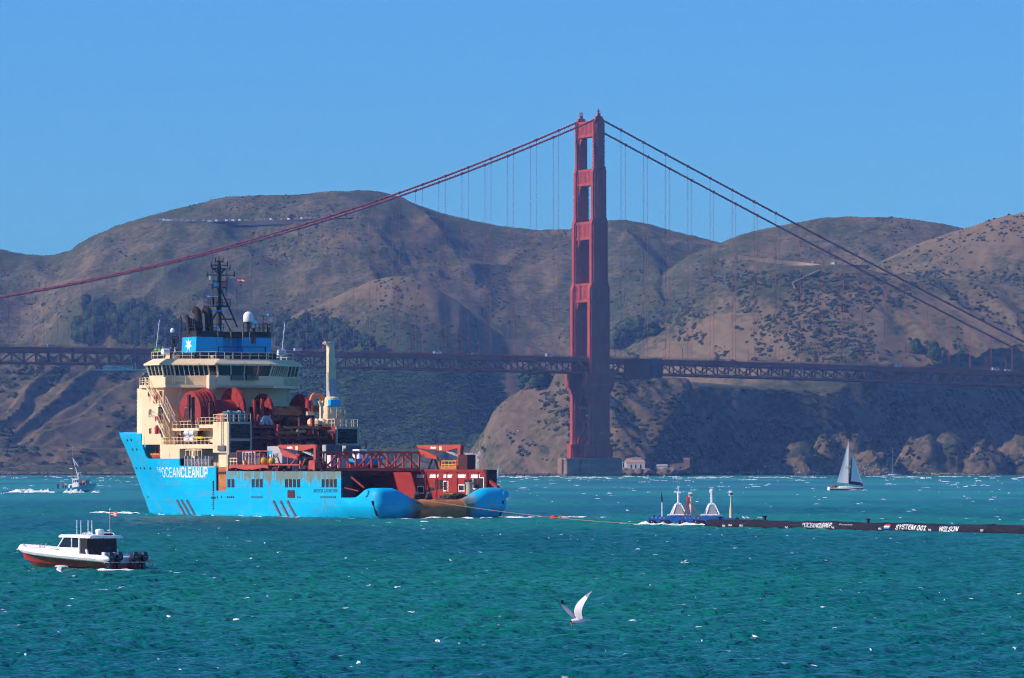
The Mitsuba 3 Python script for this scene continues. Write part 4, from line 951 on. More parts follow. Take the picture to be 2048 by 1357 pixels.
k2 = rail_crane(-1, -10.4, 10.9, 22.8, 'orange red folded crane on the far rail')
MB(SH).box([8.6, -11.2, 6.95], [11.0, -9.7, 9.1], .05).put('power_pack', k2, 'dark_red')
MB(SH).box([11.0, -9.9, 6.95], [15.2, -9.4, 7.5]).put('walkway', k2, 'rust')
MB(SH).railing([[15, -9.45, 7.2], [11.2, -9.45, 7.2]], 1.0, .05, .9, 2).put('walkway_railing', k2, 'yellow_paint')
m = MB(SH)
for s in (-1, 1): m.bar([18.6, -10.4, 9.0], [18.6 + s * 1.3, -10.4, 6.95], .2)
m.put('trestle', k2, 'black_paint')
LB = SHIP + '__lattice_beam'; used.add(LB); labels[LB] = {'label': 'dark red lattice beam spanning the deck from rail to rail'}
y0, y1 = 7.0, -9.6
for u in (21.2, 23.4):
    for z, w in ((9.45, .30), (6.95, .42)): MB(SH).bar([u, y0 + (2 if z > 8 else 0), z], [u, y1, z], w, w).put('chord', LB, 'crane_red')
    N = 6
    for k in range(N + 1):
        v = y0 + (y1 - y0) * k / N; MB(SH).bar([u, v, 6.95], [u, v, 9.45], .22).put('post', LB, 'crane_red')
        if k < N:
            v2 = y0 + (y1 - y0) * (k + 1) / N; a, b = (6.95, 9.45) if k % 2 == (0 if u < 22 else 1) else (9.45, 6.95)
            MB(SH).bar([u, v, a], [u, v2, b], .2).put('diagonal', LB, 'crane_red')
MB(SH).box([21.0, y0, 6.55], [23.6, y1, 6.74]).put('underplate', LB, 'dark_red')
MB(SH).box([20.6, 7.0, 6.7], [24, 9.6, 7.5]).put('end_carriage', LB, 'dark_red')
# tank frame with wavy lower edge standing on the port rail
a, b = sv(457, 941, 11.2), sv(538, 941, 11.2)
prof = [sv(x, y, 11.2)[[0, 2]] for x, y in ((456, 930), (536, 930), (537, 938), (527, 936), (516, 938.5), (507, 940), (490, 940), (478, 938), (467, 935.5), (459, 938.5), (456, 941))]
MB(SH).prism(prof, 'xz', 9.8, 11.25).put('work_platform', SHIP, 'crane_red')
m = MB(SH); m.railing([sv(474, 930, 10.9), sv(474 + 62, 930, 10.9)], 2.0, .07, 2.4, 1); m.put('platform_frame', SHIP, 'crane_red')
MB(SH).railing([sv(456, 930, 11.1), sv(474, 930, 11.1)], .95, .05, .9, 2).put('platform_railing', SHIP, 'cream_paint')
m = MB(SH); m.railing([sv(538, 937, 10.9), sv(600, 937, 10.9)], .5, .10, 2.6, 1); m.put('rail_guide', SHIP, 'crane_red')
m = MB(SH)
for x0, y0, x1, y1 in ((556, 917, 561, 936), (576, 914, 576, 937), (585, 915, 597, 908), (582, 930, 600, 909)): m.bar(sv(x0, y0, 10.3), sv(x1, y1, 10.3), .18)
m.put('prop', SHIP, 'crane_red')

# ------------------------------------------------------------------ people
mat('skin', (0.42, 0.24, 0.16), 0.6); mat('navy_cloth', (0.012, 0.020, 0.075), 0.9); mat('blue_cloth', (0.02, 0.07, 0.32), 0.9); mat('hi_vis_green', (0.22, 0.75, 0.03), 0.8)
mat('helmet_blue', (0.02, 0.16, 0.55), 0.4); mat('black_cloth', (0.015, 0.015, 0.018), 0.9); mat('pale_cloth', (0.62, 0.56, 0.46), 0.9); mat('orange_cloth', (0.70, 0.20, 0.04), 0.8); mat('red_cloth', (0.42, 0.03, 0.03), 0.9)
mat('hair_dark', (0.03, 0.02, 0.015), 0.8)
import manifold3d as m3
def limb(pts):
    """one smooth solid from chains of (point, radius)"""
    out = []
    for chain in pts:
        sp = [m3.Manifold.sphere(r, 12).translate(tuple(map(float, p))) for p, r in chain]
        out += [m3.Manifold.batch_hull([a, b]) for a, b in zip(sp[:-1], sp[1:])]
    return m3.Manifold.batch_boolean(out, m3.OpType.Add)
def man_mesh(mf):
    g = mf.to_mesh(); return trimesh.Trimesh(g.vert_properties[:, :3], g.tri_verts, process=False)
def person(M, label, group=None, sit=False, top='navy_cloth', legs='navy_cloth', vest=None, helmet=None, arm=.25, s=1.0, lean=0.0):
    """stands (or sits, hips at 0.45) at the frame's origin, facing +x"""
    key = thing('person', label, 'person', group)
    V = lambda x, y, z: np.array([x, y, z]) * s
    hz = .50 if sit else .92
    hip = [V(0, k * .095, hz) for k in (-1, 1)]
    knee = [V(.42, k * .12, .52) if sit else V(.03, k * .11, .50) for k in (-1, 1)]
    ank = [V(.44, k * .12, .08) if sit else V(-.02, k * .12, .09) for k in (-1, 1)]
    c, sh = V(lean * .5, 0, hz + .28), V(lean, 0, hz + .50)
    sho = [sh + V(0, k * .19, 0) for k in (-1, 1)]
    elb = [sh + V(.05 + arm * .25, k * .26, -.27) for k in (-1, 1)]
    han = [sh + V(.12 + arm, k * .22, -.48 + arm * .6) for k in (-1, 1)]
    head = sh + V(.02, 0, .27)
    def skel(g):
        ch = [[(hip[0], (.105 + g) * s), (hip[1], (.105 + g) * s)], [((hip[0] + hip[1]) / 2, (.13 + g) * s), (c, (.125 + g) * s), (sh, (.115 + g) * s)], [(sho[0], (.075 + g) * s), (sho[1], (.075 + g) * s)]]
        arms = [[(sho[k], (.062 + g) * s), (elb[k], (.048 + g) * s), (han[k], (.036 + g) * s)] for k in (0, 1)]
        lg = [[(hip[k], (.095 + g) * s), (knee[k], (.068 + g) * s), (ank[k], (.05 + g) * s)] for k in (0, 1)]
        return ch, arms, lg
    ch, arms, lg = skel(0)
    hands = []
    for k in (0, 1):
        d = han[k] - elb[k]; d /= np.linalg.norm(d); side = np.array([0, 1.0, 0])
        for q, L in zip((-.030, -.010, .010, .030), (.075, .09, .088, .07)):
            b = han[k] + d * .05 * s + side * q * s; hands.append([(b, .012 * s), (b + d * L * .6 * s, .011 * s), (b + d * L * s + V(0, 0, -.015), .009 * s)])
        hands.append([(han[k] + side * .03 * s * (1 - 2 * k), .014 * s), (han[k] + d * .05 * s + side * .055 * s * (1 - 2 * k), .011 * s)])
    hd = [[(sh, .06 * s), (head + V(0, 0, -.05), .072 * s), (head + V(.01, 0, .03), .098 * s)], [(head + V(.085, 0, -.005), .022 * s), (head + V(.10, 0, -.03), .018 * s)]] + [[(head + V(0, k * .095, -.01), .022 * s), (head + V(0, k * .095, .02), .02 * s)] for k in (-1, 1)]
    feet = [[(ank[k], .05 * s), (ank[k] + V(.16, 0, -.05), .038 * s)] for k in (0, 1)]
    b = MB(M); b.mesh(man_mesh(limb(ch + arms + lg + hands + hd + feet))); b.put('body', key, 'skin', 40)
    ch, arms, lg = skel(.014)
    b = MB(M); b.mesh(man_mesh(limb(ch[1:] + [[(a[0]), (a[1]), ((a[1][0] * .12 + a[2][0] * .88), a[2][1])] for a in arms]))); b.put('jacket', key, top, 40)
    b = MB(M); b.mesh(man_mesh(limb(lg + ch[:1]))); b.put('trousers', key, legs, 40)
    b = MB(M)
    for k in (0, 1): b.hull([ank[k] + V(x, y, z) for x in (-.07, .2) for y in (-.05, .05) for z in (-.09, -.02)] + [ank[k] + V(x, y, .03) for x in (-.06, .06) for y in (-.045, .045)])
    b.put('shoes', key, 'black_cloth')
    if vest:
        b = MB(M); b.mesh(man_mesh(limb([[(c + V(0, 0, -.08), .165 * s), (sh, .155 * s)], [(sho[0], .10 * s), (sho[1], .10 * s)]]))); b.put('vest', key, vest, 40)
    b = MB(M); b.lathe([(.112 * s, -.02 * s), (.118 * s, .03 * s), (.10 * s, .085 * s), (.05 * s, .125 * s), (.01 * s, .13 * s)], head + V(-.012, 0, .015), 12)
    if helmet: b.lathe([(.15 * s, -.012 * s), (.14 * s, .012 * s)], head + V(.02, 0, .02), 12)
    b.put('helmet' if helmet else 'hair', key, helmet or 'hair_dark', 40)
    return key
def on_ship(u, v, z, turn=0.0): return SH @ frame(u, v, turn, z)

for i, (px, u, top, vest, hel, lab) in enumerate([(311, 62.4, 'blue_cloth', 'hi_vis_green', 'helmet_blue', 'crew member in blue with green vest, leftmost on the wheelhouse roof'), (318.5, 62.0, 'blue_cloth', 'hi_vis_green', 'helmet_blue', 'second crew member from the left on the wheelhouse roof, in blue helmet'),
                                                  (325.5, 61.6, 'blue_cloth', None, 'hi_vis_green', 'crew member in bright green helmet left of the white roof scanner'), (341.5, 61.5, 'blue_cloth', None, 'helmet_blue', 'crew member in blue helmet right of the white roof scanner'),
                                                  (350, 62.0, 'pale_cloth', None, 'hi_vis_green', 'crew member in green helmet on the roof nearest the dome frame')]):
    a = su(px, 712, u); person(on_ship(u, a[1], 23.7, 150 + 20 * i), lab, None, False, top, 'navy_cloth', vest, hel, .15)
a = sv(343, 880, 10.9); person(on_ship(a[0], a[1] - .6, 10.7, 200), 'person in pale overalls at the rail of the raft deck', None, False, 'pale_cloth', 'pale_cloth', None, 'helmet_blue', .35)
a = sv(351, 880, 10.2); person(on_ship(a[0], a[1] - .6, 10.7, 220), 'person in dark jacket behind the person in pale overalls', None, False, 'black_cloth', 'red_cloth', None, 'helmet_blue', .3)
a = sv(298, 770, 12.4); person(on_ship(65.6, 11.5, 19.75, 100), 'crew member in dark clothes and green helmet on the bridge wing', None, False, 'black_cloth', 'black_cloth', None, 'hi_vis_green', .3)

# ------------------------------------------------------------------ loose things on the ship
def slab(name, label, cat, a, b, bsdf, bevel=.05, group=None): return solo(name, label, cat, MB(SH).box(a, b, bevel), bsdf, False, group)
mat('teal_blue', (0.012, 0.115, 0.20), 0.5)
for k, (v0, v1, lab) in enumerate(((9.55, 11.1, 'dark blue tank on the near louvre tower, the left of two'), (7.75, 9.25, 'dark blue tank on the near louvre tower, the right of two'))):
    m = MB(SH); m.box([41.5, v0, 14.02], [43.4, v1, 15.55], .18); key = thing('tank', lab, 'tank'); m.put('body', key, 'teal_blue')
    for q in (.25, .75): MB(SH).box([41.46, v0 + (v1 - v0) * q - .05, 14.05], [43.44, v0 + (v1 - v0) * q + .05, 15.58]).put('strap', key, 'grey_steel')
    MB(SH).cyl([42.4, (v0 + v1) / 2, 15.5], [42.4, (v0 + v1) / 2, 15.75], .25, 12).put('cap', key, 'pale_grey')
slab('crate', 'orange red crate beside the dark blue tanks', 'crate', [42.2, 11.0, 14.02], [43.8, 11.42, 15.3], 'crane_red')
# lockers and containers behind the lattice beam
def container(px0, px1, u0, u1, z0, z1, bsdf, label, endb='pale_grey'):
    a, b = su(px0, 900, u0), su(px1, 900, u0)
    key = thing('container', label, 'container'); v0, v1 = b[1], a[1]
    MB(SH).box([u0, v0, z0], [u1, v1, z1], .03).put('body', key, bsdf)
    m = MB(SH)
    n = max(3, int((v1 - v0) / .35))
    for k in range(n): m.box([u0 - .05, v0 + (v1 - v0) * (k + .25) / n, z0 + .15], [u0, v0 + (v1 - v0) * (k + .7) / n, z1 - .15])
    m.put('corrugation', key, bsdf); MB(SH).box([u0 + .05, v1, z0 + .1], [u1 - .05, v1 + .03, z1 - .1]).put('end_panel', key, endb)
    for vv in (v0 + .06, v1 - .06):
        MB(SH).box([u0 - .06, vv - .06, z0], [u0 + .06, vv + .06, z1 + .02]).put('corner_post', key, bsdf)
    return key
container(652, 667, 35, 36.1, 7.9, 10.65, 'purple_grey', 'grey container behind the lattice beam, first from the left')
container(667.5, 682, 35, 36.0, 7.9, 10.6, 'purple_grey', 'grey container behind the lattice beam, second from the left', 'purple_grey')
container(692, 707, 35, 36.1, 7.9, 10.55, 'purple_grey', 'grey container behind the lattice beam, third from the left')
container(708, 722, 35, 36.0, 7.9, 10.5, 'purple_grey', 'grey container behind the lattice beam, just left of the blue workboat', 'purple_grey')
m = MB(SH); m.box([34.6, -10.8, 2.6], [37, 4.5, 7.9]); m.put('equipment_house', SHIP, 'dark_red')
a, b = su(661, 927, 30), su(671, 911, 30); key = thing('locker', 'white locker behind the left part of the lattice beam', 'locker'); MB(SH).box([30, b[1], 6.6], [31, a[1], b[2]], .04).put('body', key, 'white_paint'); MB(SH).box([29.96, b[1] + .1, 6.75], [30.0, a[1] - .1, b[2] - .15]).put('door', key, 'pale_grey')
a, b = su(681, 927, 30), su(697, 917, 30); key = thing('locker', 'low grey locker behind the lattice beam', 'locker'); MB(SH).box([30, b[1], 6.6], [31, a[1], b[2]], .04).put('body', key, 'pale_grey'); MB(SH).box([29.96, b[1] + .1, 6.9], [30.0, a[1] - .1, b[2] - .15]).put('lid', key, 'pale_grey')
MB(SH).box([29.5, -9.6, 6.0], [34, 9, 6.6]).put('equipment_deck', SHIP, 'dark_red')
# container with a blue star standing behind the near crane
a, b = sv(533, 925, 8.0), sv(563, 893, 8.0)
key = thing('container', 'pale grey container with a light blue logo behind the near crane', 'container')
MB(SH).box([b[0], 5.2, 6.65], [a[0], 7.9, b[2]], .04).put('body', key, 'pale_grey')
MB(SH).box([a[0] - 1.4, 7.9, 8.0], [a[0] - .55, 7.93, 9.75]).put('logo_panel', key, 'blue_paint')
st = [((.36 if k % 2 == 0 else .15) * math.sin(k * PI / 7), (.36 if k % 2 == 0 else .15) * math.cos(k * PI / 7)) for k in range(14)]
MB(SH).prism([(a[0] - .97 + x, 8.95 + y) for x, y in st], 'xz', 7.93, 7.96).put('logo', key, 'white_paint')
MB(SH).text('MÆ', .62, [a[0] - 1.65, 7.9, 8.65], [-1, 0, 0], [0, 0, 1], True, .03).put('lettering', key, 'black_paint')
for z in (6.8, 7.7): MB(SH).box([b[0] + .02, 7.9, z], [a[0] - .02, 7.95, z + .10]).put('frame_rail', key, 'cream_paint')
MB(SH).box([20.5, 3, 2.6], [34.5, 9.4, 6.65]).put('deck_stores', SHIP, 'dark_red')
# tarpaulin-covered cage, orange buoys, net pile, bollards
a, b = sv(487, 928, 9.6), sv(520, 909, 9.6)
key = thing('cage', 'pale barred cage under a grey cover behind the rail platform', 'cage'); m = MB(SH); m.railing([[a[0], 9.7, 7.6], [b[0] + 1.2, 9.7, 7.6]], 1.9, .05, .9, 1); m.put('bars', key, 'white_paint'); MB(SH).box([b[0] + .2, 8.4, 7.6], [a[0] - .1, 9.5, 9.35], .15).put('cover', key, 'purple_grey')
MB(SH).box([28, 8.2, 6.6], [39.8, 10.6, 7.58]).put('platform_floor', SHIP, 'dark_red')
for px, lab in ((527, 'round yellow buoy at the right end of the rail platform'), (543, 'yellow buoy beside the legs of the near crane jib')):
    c = sv(px, 921, 10.3); key = thing('buoy', lab, 'buoy'); MB(SH).lathe([(.1, -.62), (.45, -.45), (.6, 0), (.5, .35), (.25, .55), (.05, .6)], [c[0], 10.3, 8.18], 16).put('float', key, 'yellow_paint', 50); MB(SH).cyl([c[0], 10.3, 8.7], [c[0], 10.3, 9.0], .08, 8).put('eye', key, 'grey_steel')
c = sv(490, 927, 10.6); solo('drum', 'small lime yellow drum on the rail platform', 'drum', MB(SH).lathe([(.3, 0), (.33, .1), (.33, .6), (.3, .7)], [c[0], 10.55, 7.58], 12), 'yellow_paint')
m = MB(SH); rr = np.random.default_rng(5)
for k in range(46):
    c = np.array([6.0 + rr.uniform(-1.0, 1.0), -5.8 + rr.normal() * 1.25, 2.62]); t = np.linspace(0, 2 * PI, 9); rad = rr.uniform(.35, .9)
    m.tube([[c[0] + rad * math.cos(x), c[1] + rad * math.sin(x), 2.68 + max(0, .9 - .28 * (c[1] + 5.8) ** 2) * rr.uniform(.3, 1) + .06 * math.sin(3 * x)] for x in t], .09, 5)
mat('net', lambda p, n, uv: mikit.mix((0.03, 0.022, 0.018), (0.12, 0.095, 0.07), mikit.fbm(p.x * 4, p.y * 4, p.z * 4, 3)), 0.95)
m.ball([6, -5.9, 2.7], .9, 2, (1.0, 1.9, .85)); NET = solo('net_pile', 'dark heap of coiled net and rope on the aft deck', 'net', m, 'net', 40)
m = MB(SH)
for k in range(5): m.tube([[4.9, -5.2 + .35 * k, 2.8 + .1 * k], [4.75, -4.9 + .35 * k, 3.5], [5.0, -4.5 + .35 * k, 3.2 + .1 * k]], .07, 6)
solo('rope_coil', 'bright yellow rope coil lying on the net heap', 'rope', m, 'yellow_paint')
for v, lab in ((2.0, 'left of two dark tow pins behind the roller'), (-.1, 'right of two dark tow pins behind the roller')):
    key = thing('tow_pin', lab, 'tow pin'); MB(SH).hull([[4.0, v + .45, 2.6], [4.0, v - .45, 2.6], [4.6, v - .45, 2.6], [4.6, v + .45, 2.6], [4.1, v + .1, 3.6], [4.1, v - .5, 3.6], [4.5, v - .5, 3.6], [4.5, v + .1, 3.6]]).put('pin', key, 'grille_dark'); MB(SH).cyl([4.3, v + .1, 3.45], [4.3, v - .5, 3.45], .3, 12).put('roller', key, 'purple_grey')
key = thing('winch', 'small black winch at the left end of the roller', 'winch'); MB(SH).box([4.5, 4.9, 2.6], [5.6, 6.8, 3.45], .1).put('frame', key, 'grille_dark'); MB(SH).cyl([5.0, 5.1, 3.5], [5.0, 6.6, 3.5], .3, 12).put('drum', key, 'purple_grey')
a = sv(936, 984, -8.6); key = thing('bollard', 'grey ribbed post before the far red wall', 'bollard'); m = MB(SH); m.lathe([(.50, 0), (.55, .1), (.5, .2), (.5, 2.2), (.6, 2.3), (.6, 2.5)], [6.2, -8.5, 2.6], 14); m.put('post', key, 'louvre_frame', 30)

# lifeboat and the davit recess behind the bow
LB2 = thing('rescue_boat', 'orange red rescue boat stowed below the bow bulwark', 'boat')
c = sv(312, 902, 9.6); M = SH @ frame(62.8, 10.2, 0, 9.0)
m = MB(M); secs = []
for x, w, d in ((-2.4, .7, .5), (-1.6, .95, .65), (0, 1.0, .7), (1.4, .8, .6), (2.2, .3, .35), (2.5, .05, .1)):
    secs.append(np.array([[x, w * math.cos(t), -.0 + (d * math.sin(t) if math.sin(t) < 0 else .22 * math.sin(t))] for t in np.linspace(0, 2 * PI, 14, endpoint=False)]))
m.loft(secs); m.put('hull', LB2, 'crane_red', 50)
for s in (-1, 1): MB(M).tube([[-2.4, s * .72, .15], [0, s * 1.0, .15], [1.4, s * .82, .18], [2.4, s * .2, .3]], .16, 8).put('fender', LB2, 'orange_paint')
MB(M).box([-.5, -.2, .1], [.1, .2, .9], .05).put('console', LB2, 'bright_red')
MB(SH).bar([62.8, 10.2, 8.5], [62.8, 10.2, 8.7], 1.2, 1.2).put('boat_cradle', SHIP, 'dark_red')
MB(SH).box([60.8, 8.6, 8.5], [66.2, 9.05, 10.68]).put('boat_recess', SHIP, 'rust')

# blue workboat carried on deck
def boat_hull(M, secs, z_water=None):
    return MB(M).loft([np.array(s) for s in secs])
def hull_sections(L, B, D, n=12, stern=.85, sheer=.25, flare=.3, z0=0.0):
    """sections from stern to bow, rings of (keel - chine - gunwale) both sides"""
    out = []
    for k in np.linspace(0, 1, n):
        w = B / 2 * (stern + (1 - stern) * smooth01(0, .4, k)) * (1 - max(0, (k - .45) / .55) ** 2.3 * .985)
        kz = z0 + D * .95 * max(0, (k - .72) / .28) ** 2.2; g = z0 + D * (1 + sheer * k ** 2.2); ch = z0 + D * (.28 + .4 * k ** 2)
        ch = max(ch, kz + .02); x = L * k
        out.append([[x, 0, kz], [x + .0 * L, -w * (.86 - .25 * k), ch], [x + L * .03 * k ** 3, -w, g], [x + L * .03 * k ** 3, w, g], [x, w * (.86 - .25 * k), ch]])
    return out
WB = thing('workboat', 'small blue boat with white cabin and red bottom carried on the deck', 'boat')
M = SH @ frame(30.6, -3.7, -80, 6.95)
S = hull_sections(6.4, 2.4, 1.6, 12, .9, .18)
def clip_ring(S, lo, hi):
    """the band of a hull between two heights, as shares of the gunwale height"""
    out = []
    for s in S:
        s = np.array(s); r = []
        for (a, b) in ((s[0], s[1]), (s[1], s[2])):
            pass
        k, ch, g = s[0], s[1], s[2]; zg = g[2]
        prof = np.array([k, ch, g]); zz = np.maximum.accumulate(prof[:, 2] + np.array([0, 1e-4, 2e-4]))
        f = lambda z: np.array([np.interp(z, zz, prof[:, i]) for i in range(3)])
        p0, p1 = f(max(lo, zz[0])), f(max(min(hi, zg), zz[0] + 1e-3)); pm = f((max(lo, zz[0]) + min(hi, zg)) / 2)
        m_ = lambda p: p * [1, -1, 1]
        out.append([p0, pm, p1, m_(p1), m_(pm), m_(p0)])
    return out
MB(M).loft([np.array(s) for s in clip_ring(S, 0, .72)]).put('bottom', WB, 'bright_red'); MB(M).loft([np.array(s) for s in clip_ring(S, .72, 3)]).put('hull', WB, 'blue_paint')
MB(M).box([.9, -.75, 1.5], [2.6, .75, 3.0], .08).put('cabin', WB, 'white_paint')
for s in (-1, 1):
    for x in (1.15, 1.8): MB(M).box([x, s * .76 - .02, 2.2], [x + .45, s * .76 + .02, 2.75]).put('cabin_window', WB, 'dark_glass')
for y in (-.5, .1): MB(M).box([.87, y, 2.2], [.92, y + .4, 2.75]).put('cabin_window', WB, 'dark_glass')
MB(M).cyl([3.0, .1, 2.2], [3.0, .1, 4.0], .16, 10).put('exhaust', WB, 'black_paint'); MB(M).tube([[3.4, -.6, 1.7], [3.4, -.6, 2.6], [3.4, .6, 2.6], [3.4, .6, 1.7]], .07, 6).put('arch', WB, 'white_paint')
MB(M).railing([[3.6, .9, 1.75], [6, .35, 1.9]], .4, .03, .8, 1).put('railing', WB, 'grey_steel')
MB(SH).box([28.6, -10, 6.6], [32.6, -4, 6.95]).put('boat_cradle', SHIP, 'dark_red')

# flags flown from the ship's mast
def flag(name, label, p, d, w, h, bands, seed):
    key = thing(name, label, 'flag'); p, d = np.array(p), np.array(d) / np.linalg.norm(d); n = np.cross(d, [0, 0, 1])
    for q, (z0, z1, b) in enumerate(bands):
        m = MB(); xs = np.linspace(0, 1, 14); off = lambda x: p + d * w * x + n * (.10 * w * math.sin(6.5 * x + seed) * x) + np.array([0, 0, -.16 * w * x * x])
        v = [off(x) + [0, 0, h * z] for x in xs for z in (z0, z1)]; v2 = [a + n * .012 for a in v]; f = []
        N = len(v)
        for i in range(13):
            a = 2 * i; f += [[a, a + 2, a + 3], [a, a + 3, a + 1], [N + a, N + a + 3, N + a + 2], [N + a, N + a + 1, N + a + 3]]
        m.raw(v + v2, f).put('cloth', key, b)
    return key
W3 = lambda p: (SH @ np.array([*p, 1]))[:3]
flag('signal_flag', 'red and white flag flying right of the ship mast', W3(su(475, 565, 61.5)), (1, -.25, .05), 1.2, .62, ((0, .34, 'bright_red'), (.34, .66, 'white_paint'), (.66, 1, 'bright_red')), 1.0)
MB(SH).bar(su(469, 551, 61.5), su(474, 566, 61.5), .03).put('halyard', MAST, 'grey_steel')
flag('house_flag', 'light blue flag hanging low on the ship mast', W3(su(437, 573, 61.0)), (-.8, -.4, .1), .7, .5, ((0, 1, 'blue_paint'),), 2.0)
flag('grey_flag', 'grey flag streaming left of the ship mast', W3(su(434, 562, 61.0)), (-.9, -.3, .25), 1.3, .6, ((0, 1, 'pale_grey'),), .3)
flag('red_pennant', 'small red pennant right of the ship mast pole', W3(su(444, 572, 61.2)), (.6, -.3, .35), .6, .45, ((0, 1, 'bright_red'),), .8)

# ------------------------------------------------------------------ red and white motor boat with four outboards
mat('boat_red', (0.50, 0.018, 0.012), 0.35, clearcoat=0.5)
mat('boat_white', (0.78, 0.79, 0.80), 0.35, clearcoat=0.4)
mat('engine_navy', (0.010, 0.014, 0.040), 0.3, clearcoat=0.6)
mat('tube_white', (0.74, 0.75, 0.76), 0.6)
_d = EYE * F_PX / (1142 - HORIZON)
RB_AT = np.array([(248 - 1024) / F_PX * _d, _d])
RBM = frame(RB_AT[0], RB_AT[1], 125.0, 0.20, 0.3); RBM[:3, 2] *= 0.87
RB = thing('motor_boat', 'red and white motor boat with dark curtains and four outboard engines', 'boat')
Lb = 15.0
def rb_w(k): return 1.75 * (1 - max(0, (k - .52) / .48) ** 2.6 * .97)
S = []
for k in np.linspace(0, 1, 22):
    w = rb_w(k); x = Lb * k; top = .82 + .62 * k ** 1.6
    kz = -.35 + 1.3 * max(0, (k - .80) / .20) ** 2.0
    xk = x - 1.2 * max(0, (k - .7) / .3) ** 1.5 * 0
    S.append(np.array([[x, 0, kz], [x, -w * .55, max(kz + .02, -.05 + .5 * k * k)], [x, -w * .95, top - .12], [x, w * .95, top - .12], [x, w * .55, max(kz + .02, -.05 + .5 * k * k)]]))
MB(RBM).loft(S).put('hull', RB, 'boat_red')
for s in (1, -1):
    pts, rad = [], []
    for k in np.concatenate([[-.055, -.04, -.02], np.linspace(0, 1.0, 26)]):
        w = rb_w(max(k, 0)); pts.append([Lb * k, s * w if k < 1 else 0, .80 + .62 * max(k, 0) ** 1.6]); rad.append(.30 if k >= -.01 else {-.055: .06, -.04: .2, -.02: .27}[round(float(k), 3)])
    MB(RBM).tube(pts, rad, 14).put('collar_tube', RB, 'tube_white', 50)
    m = MB(RBM); m.tube([[p[0], p[1] + s * .29, p[2] - .05] for p in pts[4:-3]], .045, 6); m.put('rub_strake', RB, 'pale_grey')
# foredeck, coachroof, cabin
D = []
for k, h in ((.02, .95), (.2, .98), (.34, 1.1), (.52, 1.55), (.56, 1.62), (.60, 1.60), (.72, 1.48), (.86, 1.45), (.96, 1.42)):
    w = rb_w(k) * (.72 if k > .5 else .8); b = .75 + .6 * k ** 1.6
    D.append(np.array([[Lb * k, -w, b], [Lb * k, -w * .92, h - .06], [Lb * k, -w * .6, h], [Lb * k, w * .6, h], [Lb * k, w * .92, h - .06], [Lb * k, w, b]]))
MB(RBM).loft(D).put('deck', RB, 'boat_white', 30)
cw = 1.28
prof_w = [(4.2, 1.62), (7.45, 1.62), (6.55, 2.42), (4.2, 2.42)]
MB(RBM).prism([(4.3, 1.0), (7.4, 1.3), (7.45, 1.62), (4.3, 1.62)], 'xz', -cw, cw).put('cabin_base', RB, 'boat_white')
MB(RBM).prism([(3.1, .8), (4.3, .8), (4.3, 1.62), (4.25, 2.46), (3.25, 2.46)], 'xz', -cw + .02, cw - .02).put('curtain', RB, 'black_cloth', label='black cockpit curtains')
MB(RBM).prism(prof_w, 'xz', -cw + .06, cw - .06).put('cabin_interior', RB, 'black_cloth')
for s in (-1, 1):
    for a, b, c, d in ((4.35, 5.35, 5.35, 4.35), (5.47, 7.2, 6.47, 5.47)):
        MB(RBM).prism([(a, 1.66), (b, 1.66), (c, 2.38), (d, 2.38)], 'xz', s * (cw - .05), s * (cw - .01)).put('side_window', RB, 'dark_glass')
    MB(RBM).bar([5.41, s * cw, 1.6], [5.41, s * cw, 2.45], .09).put('window_post', RB, 'boat_white'); MB(RBM).bar([4.24, s * cw, 1.0], [4.24, s * cw, 2.45], .16).put('window_post', RB, 'boat_white')
    MB(RBM).bar([7.5, s * (cw - .02), 1.58], [6.6, s * (cw - .02), 2.45], .10).put('window_post', RB, 'boat_white')
    MB(RBM).bar([3.0, s * 1.3, .9], [3.3, s * 1.28, 1.5], .10, .2).put('curtain_rail', RB, 'boat_white')
for y in (-.62, .62): MB(RBM).hull([[7.42, y - .56, 1.68], [7.42, y + .56, 1.68], [6.68, y - .56, 2.38], [6.68, y + .56, 2.38], [7.40, y - .56, 1.66], [6.66, y + .56, 2.36]]).put('windscreen', RB, 'dark_glass')
m = MB(RBM); m.loft([np.array([[2.55, -cw - .1, z], [7.25 + .1 * (z < 2.5), -cw - .05, z], [7.5 + .1 * (z < 2.5), 0, z], [7.25 + .1 * (z < 2.5), cw + .05, z], [2.55, cw + .1, z]]) * [1, k, 1] + [0, 0, 0] for z, k in ((2.44, 1), (2.50, 1.02), (2.60, .99), (2.70, .86))]); m.put('cabin_roof', RB, 'boat_white', 30)
for s in (-1, 1): MB(RBM).tube([[4.6, s * .9, 2.68], [4.4, s * .9, 2.86], [3.1, s * .9, 2.86], [2.9, s * .9, 2.68]], .03, 6).put('roof_rail', RB, 'white_paint')
MB(RBM).lathe([(.05, 0), (.32, .02), (.34, .12), (.30, .26), (.05, .30)], [3.7, -.1, 2.92], 16).put('radar', RB, 'white_paint', 40); MB(RBM).box([3.5, -.35, 2.66], [3.9, .15, 2.93]).put('radar_mount', RB, 'white_paint')
MB(RBM).ball([5.0, .0, 2.83], .15, 2).put('dome', RB, 'white_paint', True)
MB(RBM).box([3.2, -1.0, 2.68], [4.2, -.5, 2.82], .05).put('roof_bag', RB, 'black_cloth')
for px, y0, y1 in ((145, 1069, 1034), (154, 1068, 1034), (170, 1068, 1031), (178.5, 1068, 1034)):
    k = (px - 250) / -15.8; u = 5.6 - (px - 145) * .05; v = (250 - 15.8 * u - px) / 22.4
    MB(RBM).bar([u, v, 2.66], [u, v, 3.95], .045).put('antenna', RB, 'white_paint')
MB(RBM).bar([3.3, -.75, 2.66], [3.3, -.75, 4.85], .05).put('flag_staff', RB, 'grey_steel'); MB(RBM).ball([3.3, -.75, 4.88], .07, 1).put('masthead_light', RB, 'white_paint')
